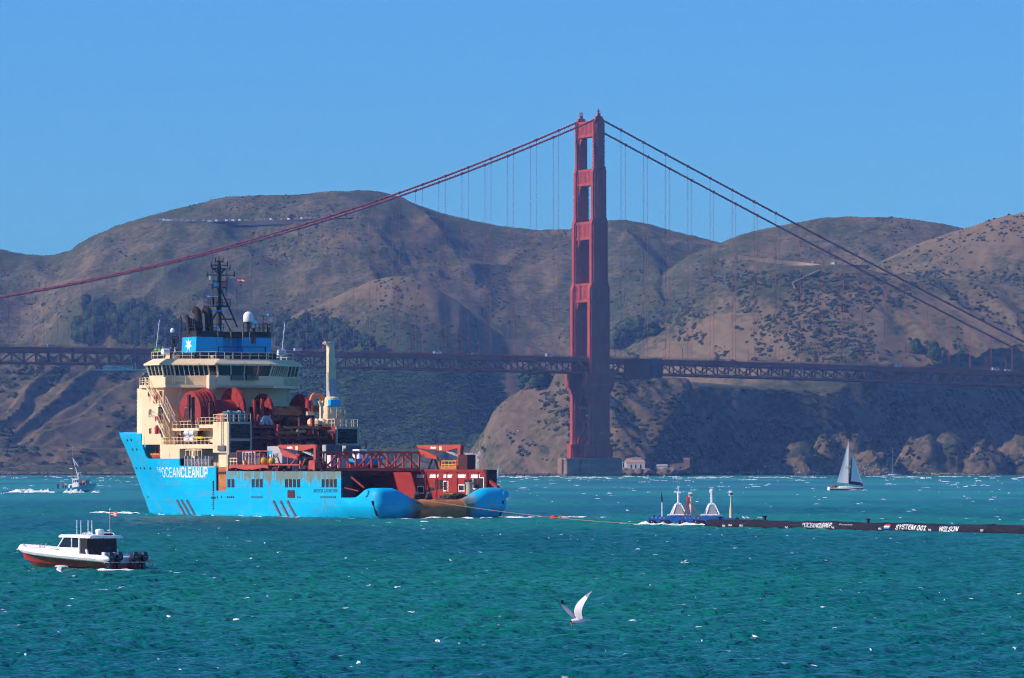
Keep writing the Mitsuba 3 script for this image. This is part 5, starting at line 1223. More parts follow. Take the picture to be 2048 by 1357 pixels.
m = MB(RBM); m.railing([[12.1, 0, 1.45], [11.2, .75, 1.42]], .35, .02, .6, 1); m.bar([11.6, .1, 1.45], [10.6, .5, 1.85], .06); m.put('bow_fitting', RB, 'grey_steel')
for k, u in enumerate((8.2, 9.2, 10.1)): MB(RBM).box([u, -.3, 1.46], [u + .55, .3, 1.53], .02).put('deck_hatch', RB, 'purple_grey')
m = MB(RBM); m.tube([[7.3, 1.30, 1.42], [8.6, 1.18, 1.44], [10.2, .85, 1.42], [11.2, .55, 1.40]], .035, 6); m.put('hand_rail', RB, 'grey_steel')
MB(RBM).box([.0, -1.45, .35], [.5, 1.45, .95], .05).put('transom', RB, 'boat_white'); MB(RBM).box([-.02, -1.4, -.2], [.02, 1.4, .36]).put('transom_lower', RB, 'boat_red')
for v in (1.45, .72, -.62, -1.4):
    E = unique(RB + '__outboard_engine')
    m = MB(RBM); c = np.array([-.42, v, 0])
    secs = [np.array([[c[0] + x * a, v + y * b, z] for x, y in ((-.30, -.2), (-.1, -.27), (.30, -.22), (.30, .22), (-.1, .27), (-.30, .2))]) for z, a, b in ((.62, .85, .8), (.72, 1, 1), (1.05, 1.08, 1.05), (1.28, .95, .9), (1.37, .6, .6))]
    m.loft(secs); scene[E] = mikit.ply(trimesh.Trimesh(*m.get(), process=False), 'engine_navy', 40)
    m = MB(RBM); m.box([c[0] - .14, v - .11, -.45], [c[0] + .2, v + .11, .64], .04); m.box([c[0] - .35, v - .14, -.02], [c[0] + .2, v + .14, .03]); m.put('leg', E, 'engine_navy')
    MB(RBM).box([c[0] + .2, v - .16, .3], [c[0] + .42, v + .16, .8]).put('bracket', E, 'black_paint'); MB(RBM).box([c[0] - .36, v - .1, .92], [c[0] - .33, v + .12, .97]).put('badge', E, 'pale_grey')
m = MB(RBM); m.tube([[-.1, 2.0, .55], [-.95, 1.85, .5], [-1.0, -1.85, .5], [-.1, -2.0, .55]], .035, 6); m.tube([[-1.0, -1.8, .5], [-.9, -1.9, .1], [-.3, -1.95, .15]], .04, 6); m.put('engine_guard', RB, 'grey_steel')
for v in (.95, .2, -.2): MB(RBM).box([1.0, v - .15, .95], [1.4, v + .15, 1.3], .04).put('aft_seat', RB, 'boat_white')
person(RBM @ frame(5.7, .35, 0, .85), 'driver dimly seen behind the motor boat side window', None, False, 'black_cloth', 'black_cloth', None, None, .35)
flag('ensign', 'small red and white flag on the motor boat staff', (RBM @ np.array([3.3, -.75, 4.32, 1]))[:3], (1, -.2, .02), .55, .34, ((0, .2, 'bright_red'), (.2, .4, 'white_paint'), (.4, .6, 'bright_red'), (.6, .8, 'white_paint'), (.8, 1, 'bright_red')), 2.2)

# ------------------------------------------------------------------ small fishing boat
_d = EYE * F_PX / (986 - HORIZON); FM = frame((113 - 1024) / F_PX * _d, _d, -22.0, 0, 3.0)
FB = thing('fishing_boat', 'small blue and white fishing boat crowded with passengers, running to the right', 'boat')
mat('boat_teal', (0.05, 0.27, 0.38), 0.4)
S = hull_sections(11.6, 3.6, 1.25, 14, .8, .85, z0=-.35)
MB(FM).loft([np.array(s) for s in S]).put('hull', FB, 'boat_teal')
MB(FM).box([4.2, -1.25, .6], [6.0, 1.25, 2.0], .08).put('cabin', FB, 'boat_white'); MB(FM).box([5.5, -1.35, .8], [7.4, 1.35, 3.35], .08).put('wheelhouse', FB, 'boat_white')
for s in (-1, 1):
    for x in (5.8, 6.4, 6.95): MB(FM).box([x, s * 1.36 - .02, 2.4], [x + .42, s * 1.36 + .02, 3.05]).put('window', FB, 'dark_glass')
    MB(FM).box([4.7, s * 1.26 - .02, 1.1], [5.3, s * 1.26 + .02, 1.7]).put('window', FB, 'dark_glass')
MB(FM).box([5.3, -1.5, 3.35], [7.7, 1.5, 3.47]).put('wheelhouse_roof', FB, 'white_paint')
m = MB(FM); m.railing([[5.4, -1.4, 3.47], [7.6, -1.4, 3.47], [7.6, 1.4, 3.47]], .9, .04, .9, 2); m.put('roof_railing', FB, 'grey_steel')
MB(FM).bar([5.2, 0, 1.5], [5.2, 0, 9.4], .16).put('mast', FB, 'black_paint'); MB(FM).bar([5.3, .2, 9.0], [6.6, .2, 3.4], .14).put('boom', FB, 'white_paint'); MB(FM).bar([5.4, -.2, 9.0], [7.0, -.2, 6.6], .12).put('outrigger', FB, 'white_paint'); MB(FM).bar([5.2, 0, 9.2], [5.5, 0, 12.2], .07).put('antenna', FB, 'grey_steel')
m = MB(FM)
for k in range(5): m.box([5.9 + .38 * k, -.1, 6.5], [6.1 + .38 * k, .1, 6.95])
m.bar([5.2, 0, 6.4], [7.8, 0, 6.5], .07); m.put('deck_lights', FB, 'black_paint')
MB(FM).bar([4.3, 0, 6.2], [5.2, 0, 6.2], .3, .2).put('radar', FB, 'white_paint'); m = MB(FM); m.bar([6.6, -.8, 4.9], [8.0, -.8, 4.9], .1); m.bar([7.3, -.8, 3.4], [7.3, -.8, 4.9], .1); m.bar([7.9, -.8, 4.6], [8.2, -.8, 3.4], .08); m.put('antenna_frame', FB, 'white_paint')
for i, (x, y, top, lab) in enumerate([(1.0, -.9, 'black_cloth', 'passenger in black at the stern of the fishing boat'), (2.6, -1.0, 'red_cloth', 'passenger in red on the aft deck of the fishing boat'), (3.0, -.3, 'black_cloth', 'passenger in black on the aft deck beside the passenger in red'),
                                      (3.4, -1.1, 'pale_cloth', 'passenger in pale jacket by the fishing boat cabin'), (7.9, -1.0, 'red_cloth', 'passenger in red just ahead of the fishing boat wheelhouse'), (8.4, -.7, 'pale_cloth', 'passenger in pale jacket on the fishing boat foredeck'),
                                      (8.9, -.95, 'orange_cloth', 'passenger in orange on the fishing boat foredeck'), (9.4, -.4, 'black_cloth', 'passenger in black on the fishing boat foredeck'), (10.0, -.45, 'blue_cloth', 'passenger in blue at the bow of the fishing boat')]):
    person(FM @ frame(x, y, -70, .72 + .012 * x * x * .55), lab, None, False, top, 'navy_cloth' if i % 2 else 'black_cloth', None, None, .3)

# ------------------------------------------------------------------ sailing yachts
scene['sail_cloth'] = {'type': 'principledthin', 'base_color': {'type': 'rgb', 'value': [0.88, 0.88, 0.88]}, 'roughness': 0.8, 'diff_trans': 1.1, 'spec_trans': 0.0}; mat('navy_trim', (0.010, 0.013, 0.035), 0.7); mat('yacht_blue', (0.03, 0.16, 0.42), 0.35)
def sail(M, tri, belly, name, parent, bsdf, trim=None):
    """tri: tack, clew, head in the boat frame; cloth bellied to leeward"""
    a, b, c = map(np.array, tri); N = 10; g = []
    for i in range(N + 1):
        for j in range(N + 1):
            s, t = j / N, i / N
            p = (a * (1 - s) + b * s) * (1 - t) + c * t
            g.append(p + np.array([0, belly * 4 * s * (1 - s) * (1 - t) ** .7 * (.35 + t), 0]))
    g = np.array(g); f = []; f2 = []
    for i in range(N):
        for j in range(N):
            q = i * (N + 1) + j; tgt = f2 if trim and (j in trim[0] or i in trim[1]) else f
            tgt += [[q, q + 1, q + N + 2], [q, q + N + 2, q + N + 1]]
    def solid(f):
        f = np.array(f); return g, f
    MB(M).raw(*solid(f)).put(name, parent, bsdf, True)
    if f2: MB(M).raw(*solid(f2)).put(name + '_cover', parent, trim[2], True)
def yacht(name, label, M, L, hullm, H):
    key = thing(name, label, 'sailboat')
    S = hull_sections(L, L * .31, .95, 14, .72, .28, z0=-.25)
    MB(M).loft([np.array(s) for s in S]).put('hull', key, hullm)
    MB(M).loft([np.array([[x, -w, z0], [x, -w * .7, z1], [x, w * .7, z1], [x, w, z0]]) for x, w, z0, z1 in ((L * .30, L * .09, .68, 1.15), (L * .5, L * .10, .74, 1.3), (L * .66, L * .07, .8, 1.2), (L * .76, L * .03, .85, 1.0))]).put('coachroof', key, 'boat_white')
    MB(M).loft([np.array([[s[2][0], s[2][1] * .98, s[2][2] + .004], [s[3][0], s[3][1] * .98, s[3][2] + .004], [s[3][0], s[3][1] * .9, s[3][2] + .03], [s[2][0], s[2][1] * .9, s[2][2] + .03]]) for s in map(np.array, S)]).put('deck', key, 'cream_paint')
    MB(M).tube([[L * .56, 0, .6], [L * .55, 0, H * .6], [L * .535, 0, H]], [.10, .085, .05], 8).put('mast', key, 'grey_steel')
    MB(M).bar([L * .55, 0, 1.9], [L * .18, .25, 2.0], .12).put('boom', key, 'grey_steel')
    m = MB(M)
    for p in ((L * .99, 0, 1.15), (.1, 0, .9), (L * .5, -L * .14, .9), (L * .5, L * .14, .9)): m.bar(p, [L * .535, 0, H], .03)
    m.put('rigging', key, 'grey_steel', kind='stuff')
    m = MB(M); m.railing([[L * .9, -.35, 1.1], [L * .55, -L * .14, .95], [L * .1, -L * .11, .92]], .55, .02, 1.6, 1); m.put('lifeline', key, 'grey_steel')
    return key
_d = EYE * F_PX / (981.5 - HORIZON); YM = frame((1657 - 1024) / F_PX * _d, _d, 12.0, 0, 0, 6.0)
Y1 = yacht('sailing_yacht', 'blue hulled sailing yacht under two grey white sails, heading right', YM, 10.6, 'yacht_blue', 14.9)
MB(YM).box([-.04, -1.1, -.05], [.12, 1.1, .98], .03).put('transom', Y1, 'boat_white')
sail(YM, ([5.75, 0, 2.05], [2.9, 1.7, 2.15], [5.72, 0, 14.7]), .55, 'mainsail', Y1, 'sail_cloth')
sail(YM, ([10.35, 0, 1.25], [6.3, 1.5, 1.75], [6.9, .05, 10.9]), .6, 'jib', Y1, 'sail_cloth', ([8, 9], [0], 'navy_trim'))
MB(YM).text('23', .7, [4.6, -.35, 6.3], [1, 0, 0], [0, 0, 1], False, .02).put('sail_number', Y1, 'purple_grey')
for x, y, top, lab in ((.9, -.4, 'orange_cloth', 'sailor in orange at the helm of the blue yacht'), (1.5, .3, 'red_cloth', 'sailor in red in the cockpit of the blue yacht'), (2.1, -.4, 'black_cloth', 'sailor in black in the cockpit of the blue yacht')):
    person(YM @ frame(x, y, 90, .45), lab, None, True, top, 'navy_cloth', None, None, .25)
_d = 3010.0; YM2 = frame((1765.5 - 1024) / F_PX * _d, _d, 4.0)
yacht('bare_yacht', 'white yacht with bare mast close to the stony shore', YM2, 11.0, 'boat_white', 17.5)
_d = 2480.0; YM3 = frame((992.5 - 1024) / F_PX * _d, _d, 40.0)
Y3 = yacht('small_sailboat', 'small sailboat with a white sail beyond the ship\'s stern', YM3, 3.2, 'boat_white', 7.4)
sail(YM3, ([2.0, 0, .9], [-.3, .3, 1.0], [1.8, 0, 7.2]), .3, 'mainsail', Y3, 'sail_cloth')

# ------------------------------------------------------------------ floating plastic-collecting boom with its tow head
mat('pipe_black', lambda p, n, uv: mikit.mix((0.008, 0.010, 0.018), (0.030, 0.030, 0.046), mikit.fbm(p.x * 1.2, p.y * 1.2, p.z * 4, 4)), 0.85, spec=0.12)
mat('frame_blue', lambda p, n, uv: mikit.mix((0.008, 0.055, 0.26), (0.015, 0.10, 0.40), mikit.fbm(p.x * 3, p.y * 3, p.z * 3, 3)), 0.45)
mat('solar_panel', (0.045, 0.035, 0.06), 0.25, spec=0.7); mat('mesh_grey', (0.40, 0.40, 0.42), 0.7); mat('flag_blue', (0.01, 0.16, 0.55), 0.6); mat('dark_green', (0.012, 0.03, 0.028), 0.8)
PA, PB = np.array([19.0, 628.0]), np.array([60.5, 548.0])
PE = (PB - PA) / np.linalg.norm(PB - PA); PN = np.array([PE[1], -PE[0]])      # PN looks at the viewer
if PN[1] > 0: PN = -PN
PL = float(np.linalg.norm(PB - PA)); PR, PZ = 0.74, 0.22
BOOM = thing('collector_boom', 'long black floating pipe with white lettering, trailing behind its blue tow head', 'floating boom')
def pipe_pt(s): return np.array([*(PA + PE * s), PZ + .05 * math.sin(s * .35) + .03 * math.sin(s * 1.1)])
def pipe_s(px):
    k = (px - 1024) / F_PX; return (k * PA[1] - PA[0]) / (PE[0] - k * PE[1])
edges = np.append([float(pipe_s(1420))], np.arange(15.2, PL + 6, 7.6))
for i, (a, b) in enumerate(zip(edges[:-1], edges[1:])):
    MB().tube([pipe_pt(s) for s in np.linspace(a, b, 7)], PR, 28).put('pipe_section', BOOM, 'pipe_black', 40)
    MB().tube([pipe_pt(b - .12), pipe_pt(b + .12)], PR + .035, 28).put('joint_ring', BOOM, 'pipe_black', 40)
def pipe_wrap(mm, s0, s1, zc, bsdf, name, squeeze=None, label=None, shear=0.0):
    """lettering bent round the pipe side that looks at the viewer; zc: height of its middle above the pipe axis"""
    v = mm.vertices; h = np.ptp(v[:, 1]); x = (v[:, 0] - v[:, 0].min()) / np.ptp(v[:, 0]); yy = v[:, 1] - v[:, 1].min() - h / 2
    a = math.asin(zc / PR) + yy / PR; s = s0 + (s1 - s0) * x + shear * yy; r = PR + .03 + v[:, 2]
    c = np.array([pipe_pt(q) for q in s])
    MB().raw(c + np.outer(np.cos(a) * r, [*PN, 0]) + np.outer(np.sin(a) * r, [0, 0, 1]), mm.faces).put(name, BOOM, bsdf, label=label)
def dense(mm):
    for _ in range(1): mm = mm.subdivide()
    return mm
T_ = lambda t, h, b: dense(meshkit.text_mesh(t, h, .012, b))
pipe_wrap(T_('THE', .30, False), pipe_s(1614), pipe_s(1620), .36, 'white_paint', 'lettering', shear=.2)
pipe_wrap(T_('OCEAN', .56, False), pipe_s(1620), pipe_s(1645), .26, 'white_paint', 'lettering', shear=.2)
pipe_wrap(T_('CLEANUP', .56, True), pipe_s(1646), pipe_s(1673), .26, 'white_paint', 'lettering', shear=.2)
pipe_wrap(T_('SYSTEM 001', .56, True), pipe_s(1802), pipe_s(1863), .24, 'white_paint', 'lettering', shear=.2)
pipe_wrap(T_('WILSON', .56, True), pipe_s(1889), pipe_s(1927), .24, 'white_paint', 'lettering', shear=.2)
for px, t in ((1455.5, 'P44'), (1468, 'P43'), (1490, 'P43'), (1581, 'P42'), (1673.5, 'P42'), (1768, 'P40'), (1868, 'P41'), (1972, 'P39')):
    pipe_wrap(T_(t, .22, True), pipe_s(px), pipe_s(px + 6), .02, 'white_paint', 'section_number')
pipe_wrap(T_('#theoceancleanup', .2, False), pipe_s(1687), pipe_s(1714), .42, 'pale_grey', 'lettering')
s0, s1 = pipe_s(1778), pipe_s(1789)
for z0, z1, b in ((.37, .52, 'bright_red'), (.21, .37, 'white_paint'), (.04, .21, 'flag_blue')):
    m = MB(); g = []
    for q in np.linspace(0, 1, 6):
        for z in (z0, z1):
            a = math.asin(z / PR); c = pipe_pt(s0 + (s1 - s0) * q + .25 * (z - .2)); g.append(c + np.array([*PN, 0]) * math.cos(a) * (PR + .03) + np.array([0, 0, math.sin(a) * (PR + .03)]))
    g = np.array(g); f = []
    for q in range(5): f += [[2 * q, 2 * q + 2, 2 * q + 3], [2 * q, 2 * q + 3, 2 * q + 1]]
    f = np.array(f); m.raw(np.vstack([g, g - [*(PN * .02), 0]]), np.vstack([f, f[:, ::-1] + len(g)])).put('painted_flag', BOOM, b)
for px in (1529, 1736):
    c = pipe_pt(pipe_s(px)) + [0, 0, PR]; m = MB(); m.lathe([(.22, -.05), (.18, .3), (.30, .36), (.30, .48), (.1, .5)], c, 12); m.put('pipe_bollard', BOOM, 'black_paint')
# tow head: blue frames on black pontoons, two pyramids with masts, posts and a red tripod
TD = 634.0
HM = frame(*at(1304, 1000, TD)[:2], -16.0)
TH = thing('towing_raft', 'blue floating tow head with two white pyramids and several masts', 'raft')
pxm = TD / F_PX
def hx(px): return (px - 1304) * pxm / math.cos(math.radians(16)) * 0.985
def hz(py): return EYE + (HORIZON - py) * pxm
for x0, x1 in ((1301, 1318), (1324, 1347), (1361, 1378), (1389, 1417)):
    a, b = hx(x0), hx(x1); m = MB(HM); r = .58
    m.tube([[a, -1.1, .15], [a + .18, -1.1, .15], [b - .18, -1.1, .15], [b, -1.1, .15]], [.25, r, r, .25], 18); m.put('pontoon', TH, 'pipe_black', 30)
    m = MB(HM); m.bar([a + .35, -1.1 - .45, .1], [a + .6, -1.1 - .45, .5], .1); m.bar([a + .7, -1.1 - .47, .1], [a + .85, -1.1 - .47, .4], .1); m.put('white_mark', TH, 'white_paint')
for n_, (x0, x1) in enumerate(((1304, 1371), (1371, 1442))):
    a, b = hx(x0), hx(x1); F = MB(HM)
    for y in (-1.2, 1.4):
        F.bar([a, y, hz(1037)], [b, y, hz(1037)], .34); F.bar([a, y, hz(1042)], [b, y, hz(1042)], .28)
        for k in np.linspace(0, 1, 10): F.bar([a + (b - a) * k, y, hz(1044)], [a + (b - a) * k, y, hz(1036)], .18)
    for k in np.linspace(0, 1, 7): F.bar([a + (b - a) * k, -1.2, hz(1039)], [a + (b - a) * k, 1.4, hz(1039)], .26)
    F.put('frame', TH, 'frame_blue')
    m = MB(HM); m.box([a + .1, -1.15, hz(1041)], [b - .1, 1.3, hz(1037.5)]); m.put('deck', TH, 'frame_blue')
    rr = np.random.default_rng(21 + n_)
    for k in range(9):
        x = rr.uniform(a, b - .3); z = hz(1036); MB(HM).box([x, -1.3, z - .1], [x + rr.uniform(.15, .35), -.9, z + rr.uniform(.12, .34)], .03).put('deck_fitting', TH, 'frame_blue')
    for k in range(4):
        x = a + (b - a) * (.08 + .12 * k); MB(HM).cyl([x, -1.38, hz(1036)], [x, -1.36, hz(1036)], .08, 8).put('reflector', TH, 'pale_grey')
    m = MB(HM); m.bar([b - .45, -1.4, hz(1049)], [b + .1, -1.35, hz(1040)], .3); m.box([b - .8, -1.3, hz(1036)], [b - .2, -.6, hz(1031)]); m.put('strut', TH, 'frame_blue')
m = MB(HM); m.bar([hx(1442), -.6, hz(1039)], [hx(1479), -.6, hz(1039)], .5, .38); m.put('coupling_arm', TH, 'frame_blue')
MB(HM).box([hx(1475), -.9, hz(1038)], [hx(1480), -.3, hz(1035)]).put('arm_end', TH, 'black_paint')
for cx, ctop in ((1356.5, 975), (1423.5, 985)):
    P = unique(TH + '__pyramid_buoy'); x = hx(cx + .5); zb, zs, zt = hz(1029), hz(1009.5), hz(1006); w, w2 = 1.12, .42
    m = MB(HM); m.box([x - 1.2, -1.2, hz(1032)], [x + 1.2, 1.2, zb], .1); scene[P] = mikit.ply(trimesh.Trimesh(*m.get(), process=False), 'white_paint', False)
    R = lambda a: np.array([math.cos(a), math.sin(a)])
    base = [np.array([x + 1.5 * w * R(a)[0] * .72, 1.5 * w * R(a)[1] * .72, zb]) for a in np.radians([-112, -22, 68, 158])]
    topp = [np.array([x + .62 * R(a)[0] * .8, .62 * R(a)[1] * .8, zs]) for a in np.radians([-112, -22, 68, 158])]
    for i in range(4):
        j = (i + 1) % 4
        MB(HM).bar(base[i], topp[i], .13).put('corner_bar', P, 'white_paint'); MB(HM).bar(topp[i], [x, 0, zt], .13).put('corner_bar', P, 'white_paint'); MB(HM).bar(topp[i], topp[j], .12).put('top_bar', P, 'white_paint')
        q = [base[i] * .88 + base[j] * .12, base[j] * .88 + base[i] * .12, topp[j] * .88 + topp[i] * .12, topp[i] * .88 + topp[j] * .12]; q = [p + (np.array([x, 0, p[2]]) - p) * .06 for p in q]
        MB(HM).hull(q + [p + (np.array([x, 0, p[2]]) - p) * .05 for p in q]).put('panel', P, 'solar_panel' if i in (1, 3) else 'mesh_grey')
    MB(HM).cyl([x, 0, hz(1010)], [x, 0, hz(987 if ctop == 985 else 985)], .17, 10).put('mast', P, 'white_paint')
    if ctop == 985:
        MB(HM).lathe([(.1, -.1), (.30, 0), (.30, .14), (.14, .2)], [x, 0, hz(986)], 14).put('lamp_ring', P, 'white_paint'); MB(HM).lathe([(.1, 0), (.28, .04), (.31, .16), (.22, .3), (.05, .34)], [x, 0, hz(984)], 14).put('dome', P, 'white_paint', 40)
    else:
        MB(HM).bar([x - .42, 0, hz(985)], [x + .32, 0, hz(985)], .14).put('crossbar', P, 'white_paint'); MB(HM).cyl([x, 0, hz(985)], [x, 0, hz(976)], .07, 8).put('topmast', P, 'white_paint'); MB(HM).ball([x, 0, hz(975)], .14, 2).put('beacon', P, 'white_paint', True)
        MB(HM).ball([x - .42, 0, hz(984.4)], .15, 1).put('beacon', P, 'white_paint')
        for dx in (-.1, .15): MB(HM).bar([x + dx, 0, hz(974)], [x + dx, 0, hz(958)], .025).put('whip_antenna', P, 'grey_steel')
for px, top, bot, lab in ((1382.5, 985, 1037, None), (1463, 982, 1038, None)):
    P = unique(TH + '__lantern_post'); x = hx(px); m = MB(HM); m.tube([[x, -.2, hz(bot)], [x, -.2, hz((top + bot) / 2)], [x, -.2, hz(top + 10)]], [.22, .12, .07], 10); scene[P] = mikit.ply(trimesh.Trimesh(*m.get(), process=False), 'cream_paint' if px > 1400 else 'white_paint', 40)
    MB(HM).box([x - .25, -.5, hz(top + 10)], [x + .22, .1, hz(top + 9)]).put('bracket', P, 'white_paint'); MB(HM).cyl([x + .08, -.25, hz(top + 9.5)], [x + .08, -.25, hz(top + 4)], .14, 10).put('lantern', P, 'red_cloth' if px < 1400 else 'navy_cloth')
    MB(HM).box([x - .25, -.45, hz(top + 4)], [x + .22, .05, hz(top)], .04).put('hood', P, 'white_paint'); MB(HM).bar([x - .23, -.2, hz(top + 9)], [x - .23, -.2, hz(top + 4)], .06).put('bracket_arm', P, 'white_paint')
P = unique(TH + '__red_tripod'); top = np.array([hx(1379), -.9, hz(997)]); used.add(P)
for px, y in ((1374, -1.2), (1385, -1.0), (1402, -.4)): MB(HM).bar([hx(px), y, hz(1035)], top, .16).put('leg', P, 'rust' if px > 1390 else 'winch_red')
MB(HM).box(top + [-.14, -.14, -.35], top + [.14, .14, .25]).put('head', P, 'bright_red')
FP = thing('flag_pole', 'thin pole with a furled dark flag at the left end of the tow head', 'flag pole'); x = hx(1324)
MB(HM).bar([x, 0, hz(1035)], [x, 0, hz(1005)], .11).put('pole', FP, 'white_paint'); MB(HM).tube([[x, 0, hz(1006)], [x - .02, 0, hz(1000)], [x - .03, 0, hz(994)], [x - .03, 0, hz(986)]], [.06, .13, .11, .03], 8).put('furled_flag', FP, 'dark_green')
# tow line and its marker buoy
mat('tan_rope', (0.30, 0.18, 0.08), 0.9)
a = W3(np.array([.6, 3.4, 2.55])); b = at(1302, 1048.5, TD); b[2] = .25
line = []
for k in np.linspace(0, 1, 30):
    p = a + (b - a) * k; p[2] = max(a[2] * (1 - k) ** 1.7 + .12, .14); line.append(p)
solo('tow_line', 'long orange brown tow line running from the ship\'s roller to the tow head', 'rope', MB().tube(line, .04, 6), 'tan_rope')
c = on_water(1108, 1038.5); BY = thing('marker_buoy', 'small orange red buoy on the tow line', 'buoy'); MB().lathe([(.1, -.25), (.55, -.05), (.6, .2), (.4, .45), (.1, .55)], c, 14).put('float', BY, 'bright_red', 40); MB().cyl(c + [.6, 0, .1], c + [1.0, 0, .3], .2, 10).put('float_end', BY, 'orange_paint')

# ------------------------------------------------------------------ birds
mat('feather_white', (0.80, 0.80, 0.82), 0.9, spec=0.1); mat('feather_grey', (0.36, 0.37, 0.40), 0.9, spec=0.1); mat('feather_dark', (0.03, 0.03, 0.035), 0.9, spec=0.1); mat('bill_orange', (0.75, 0.18, 0.02), 0.5)
def wing(key, M, lead, trail, bsdf, tip=None, name='wing', th=.012):
    """lead and trail: matching 3-D points along both edges, root first"""
    lead, trail = np.array(lead, float), np.array(trail, float); secs = []
    def fine(P):
        t = np.linspace(0, 1, len(P)); q = np.linspace(0, 1, 13); return np.stack([np.interp(q, t, P[:, i]) for i in range(3)], 1)
    from scipy.interpolate import CubicSpline
    def fine(P):
        t = np.linspace(0, 1, len(P)); return CubicSpline(t, P)(np.linspace(0, 1, 15))
    A, B = fine(lead), fine(trail); n = np.cross(A[3] - A[0], B[0] - A[0]); n /= np.linalg.norm(n); n = n * th
    for a, b in zip(A, B):
        k = min(1, np.linalg.norm(b - a) / np.linalg.norm(B[0] - A[0])) ; secs.append(np.array([a, a * .7 + b * .3 + n * k, b, a * .7 + b * .3 - n * k * .4]))
    cut = 15 if tip is None else 11
    MB(M).loft(secs[:cut]).put(name, key, bsdf)
    if tip: MB(M).loft(secs[cut - 1:]).put(name + '_tip', key, tip)
def body_of(key, M, pts, bsdf='feather_white'):
    MB(M).tube([p for p, r in pts], [r for p, r in pts], 12).put('body', key, bsdf, 60)
# tern in the foreground, seen from below its left side, wings raised
Yt = 118.0; k = Yt / F_PX / 15.07
def tp(x, y, dy=0.0): return at(1100, 1170, Yt) + np.array([x * k, dy, -y * k])
TN = thing('tern', 'white tern with dark cap and raised slender wings flying low over the water', 'bird')
body_of(TN, None, [(tp(615, 1120, -.03), .012), (tp(640, 1105, -.03), .034), (tp(690, 1090, -.02), .042), (tp(740, 1080, -.01), .046), (tp(830, 1078, 0), .062), (tp(930, 1078, .01), .055), (tp(1030, 1074, .02), .030), (tp(1130, 1070, .03), .016), (tp(1215, 1068, .03), .006)])
MB().ball(tp(632, 1105, -.045), .026, 2, (1, 1, 1.15)).put('cap', TN, 'feather_dark', True)
MB().tube([tp(640, 1140, -.03), tp(648, 1200, -.03), tp(652, 1290, -.03)], [.014, .011, .002], 8).put('bill', TN, 'bill_orange', True)
wing(TN, None, [tp(790, 1010, -.02), tp(735, 720, -.08), tp(880, 480, -.12), tp(1085, 300, -.14), tp(1265, 165, -.15)], [tp(985, 1040, -.10), tp(960, 760, -.19), tp(1030, 560, -.22), tp(1150, 360, -.19), tp(1268, 185, -.15)], 'feather_white', 'feather_grey')
wing(TN, None, [tp(690, 1000, .04), tp(520, 850, .16), tp(390, 690, .28), tp(335, 570, .34), tp(375, 470, .40)], [tp(800, 1000, .12), tp(650, 820, .25), tp(520, 700, .34), tp(435, 600, .38), tp(395, 475, .40)], 'feather_grey', 'feather_dark')
def gull(px, py, Y, span, ang, up, label, bank=0.0, fold=.35, group=None):
    key = thing('gull', label, 'bird', group); M = frame(*at(px, py, Y)[:2], ang, at(px, py, Y)[2], 0, bank); s = span
    body_of(key, M, [(np.array([.26, 0, .01]) * s, .01 * s), (np.array([.22, 0, .02]) * s, .035 * s), (np.array([.10, 0, 0]) * s, .055 * s), (np.array([-.05, 0, 0]) * s, .055 * s), (np.array([-.18, 0, .01]) * s, .03 * s), (np.array([-.30, 0, .015]) * s, .012 * s)])
    MB(M).tube([np.array([.25, 0, .012]) * s, np.array([.31, 0, 0]) * s], [.013 * s, .003 * s], 6).put('bill', key, 'bill_orange')
    for sd in (-1, 1):
        c, d = math.cos(up), math.sin(up); L = [(.10, .03, .02), (.16, .2, .0), (.02, .36, 0), (-.14, .5, 0)]; Tr = [(-.06, .03, .02), (-.02, .2, 0), (-.08, .36, 0), (-.16, .5, 0)]
        f = lambda p: np.array([p[0] * s, sd * p[1] * c * s, p[1] * d * s * (1 - fold * p[1]) + p[2] * s])
        wing(key, M, [f(p) for p in L], [f(p) for p in Tr], 'feather_white', 'feather_grey', th=.012 * s)
    return key
gull(1369, 1126, 250.0, .75, 168, .55, 'small white bird flying low over the water below the tow head', .1)
gull(122, 1134, 330.0, 1.6, 172, -.75, 'large white bird with drooped wings passing in front of the motor boat', .2, .6)
gull(1599, 946, 1500.0, 2.0, 30, .6, 'white bird low before the stony shore left of the blue yacht', .2)
gull(1530, 934.5, 1900.0, 1.5, 100, .2, 'white bird before the shore wall, left of the bird by the yacht')
gull(1174, 833, 1500.0, 1.5, 60, .9, 'white bird with wings up before the bridge tower')
gull(1203, 867, 1500.0, 1.6, 95, .35, 'white bird with spread wings low before the bridge tower')
gull(1036, 862.5, 1700.0, 1.4, 20, .5, 'white bird before the brown slope left of the tower')
for i, px in enumerate((1488, 1497)):
    c = pipe_pt(pipe_s(px)) + [0, 0, PR + .02]; key = thing('gull', f'white gull resting on the black pipe, {"left" if i == 0 else "right"} one of the pair', 'bird'); M = frame(c[0], c[1], 160 + 20 * i, c[2])
    body_of(key, M, [(np.array(p), r) for p, r in (((.26, 0, .34), .02), ((.20, 0, .35), .06), ((.13, 0, .26), .07), ((.0, 0, .20), .105), ((-.15, 0, .18), .08), ((-.34, 0, .17), .02))]); MB(M).tube([[.25, 0, .34], [.33, 0, .33]], [.02, .006], 6).put('bill', key, 'bill_orange')
    for s in (-.05, .05): MB(M).bar([.0, s, 0], [0, s, .12], .02).put('leg', key, 'bill_orange')
    MB(M).ball([-.08, 0, .235], .11, 1, (1.7, .9, .5)).put('folded_wings', key, 'feather_grey')

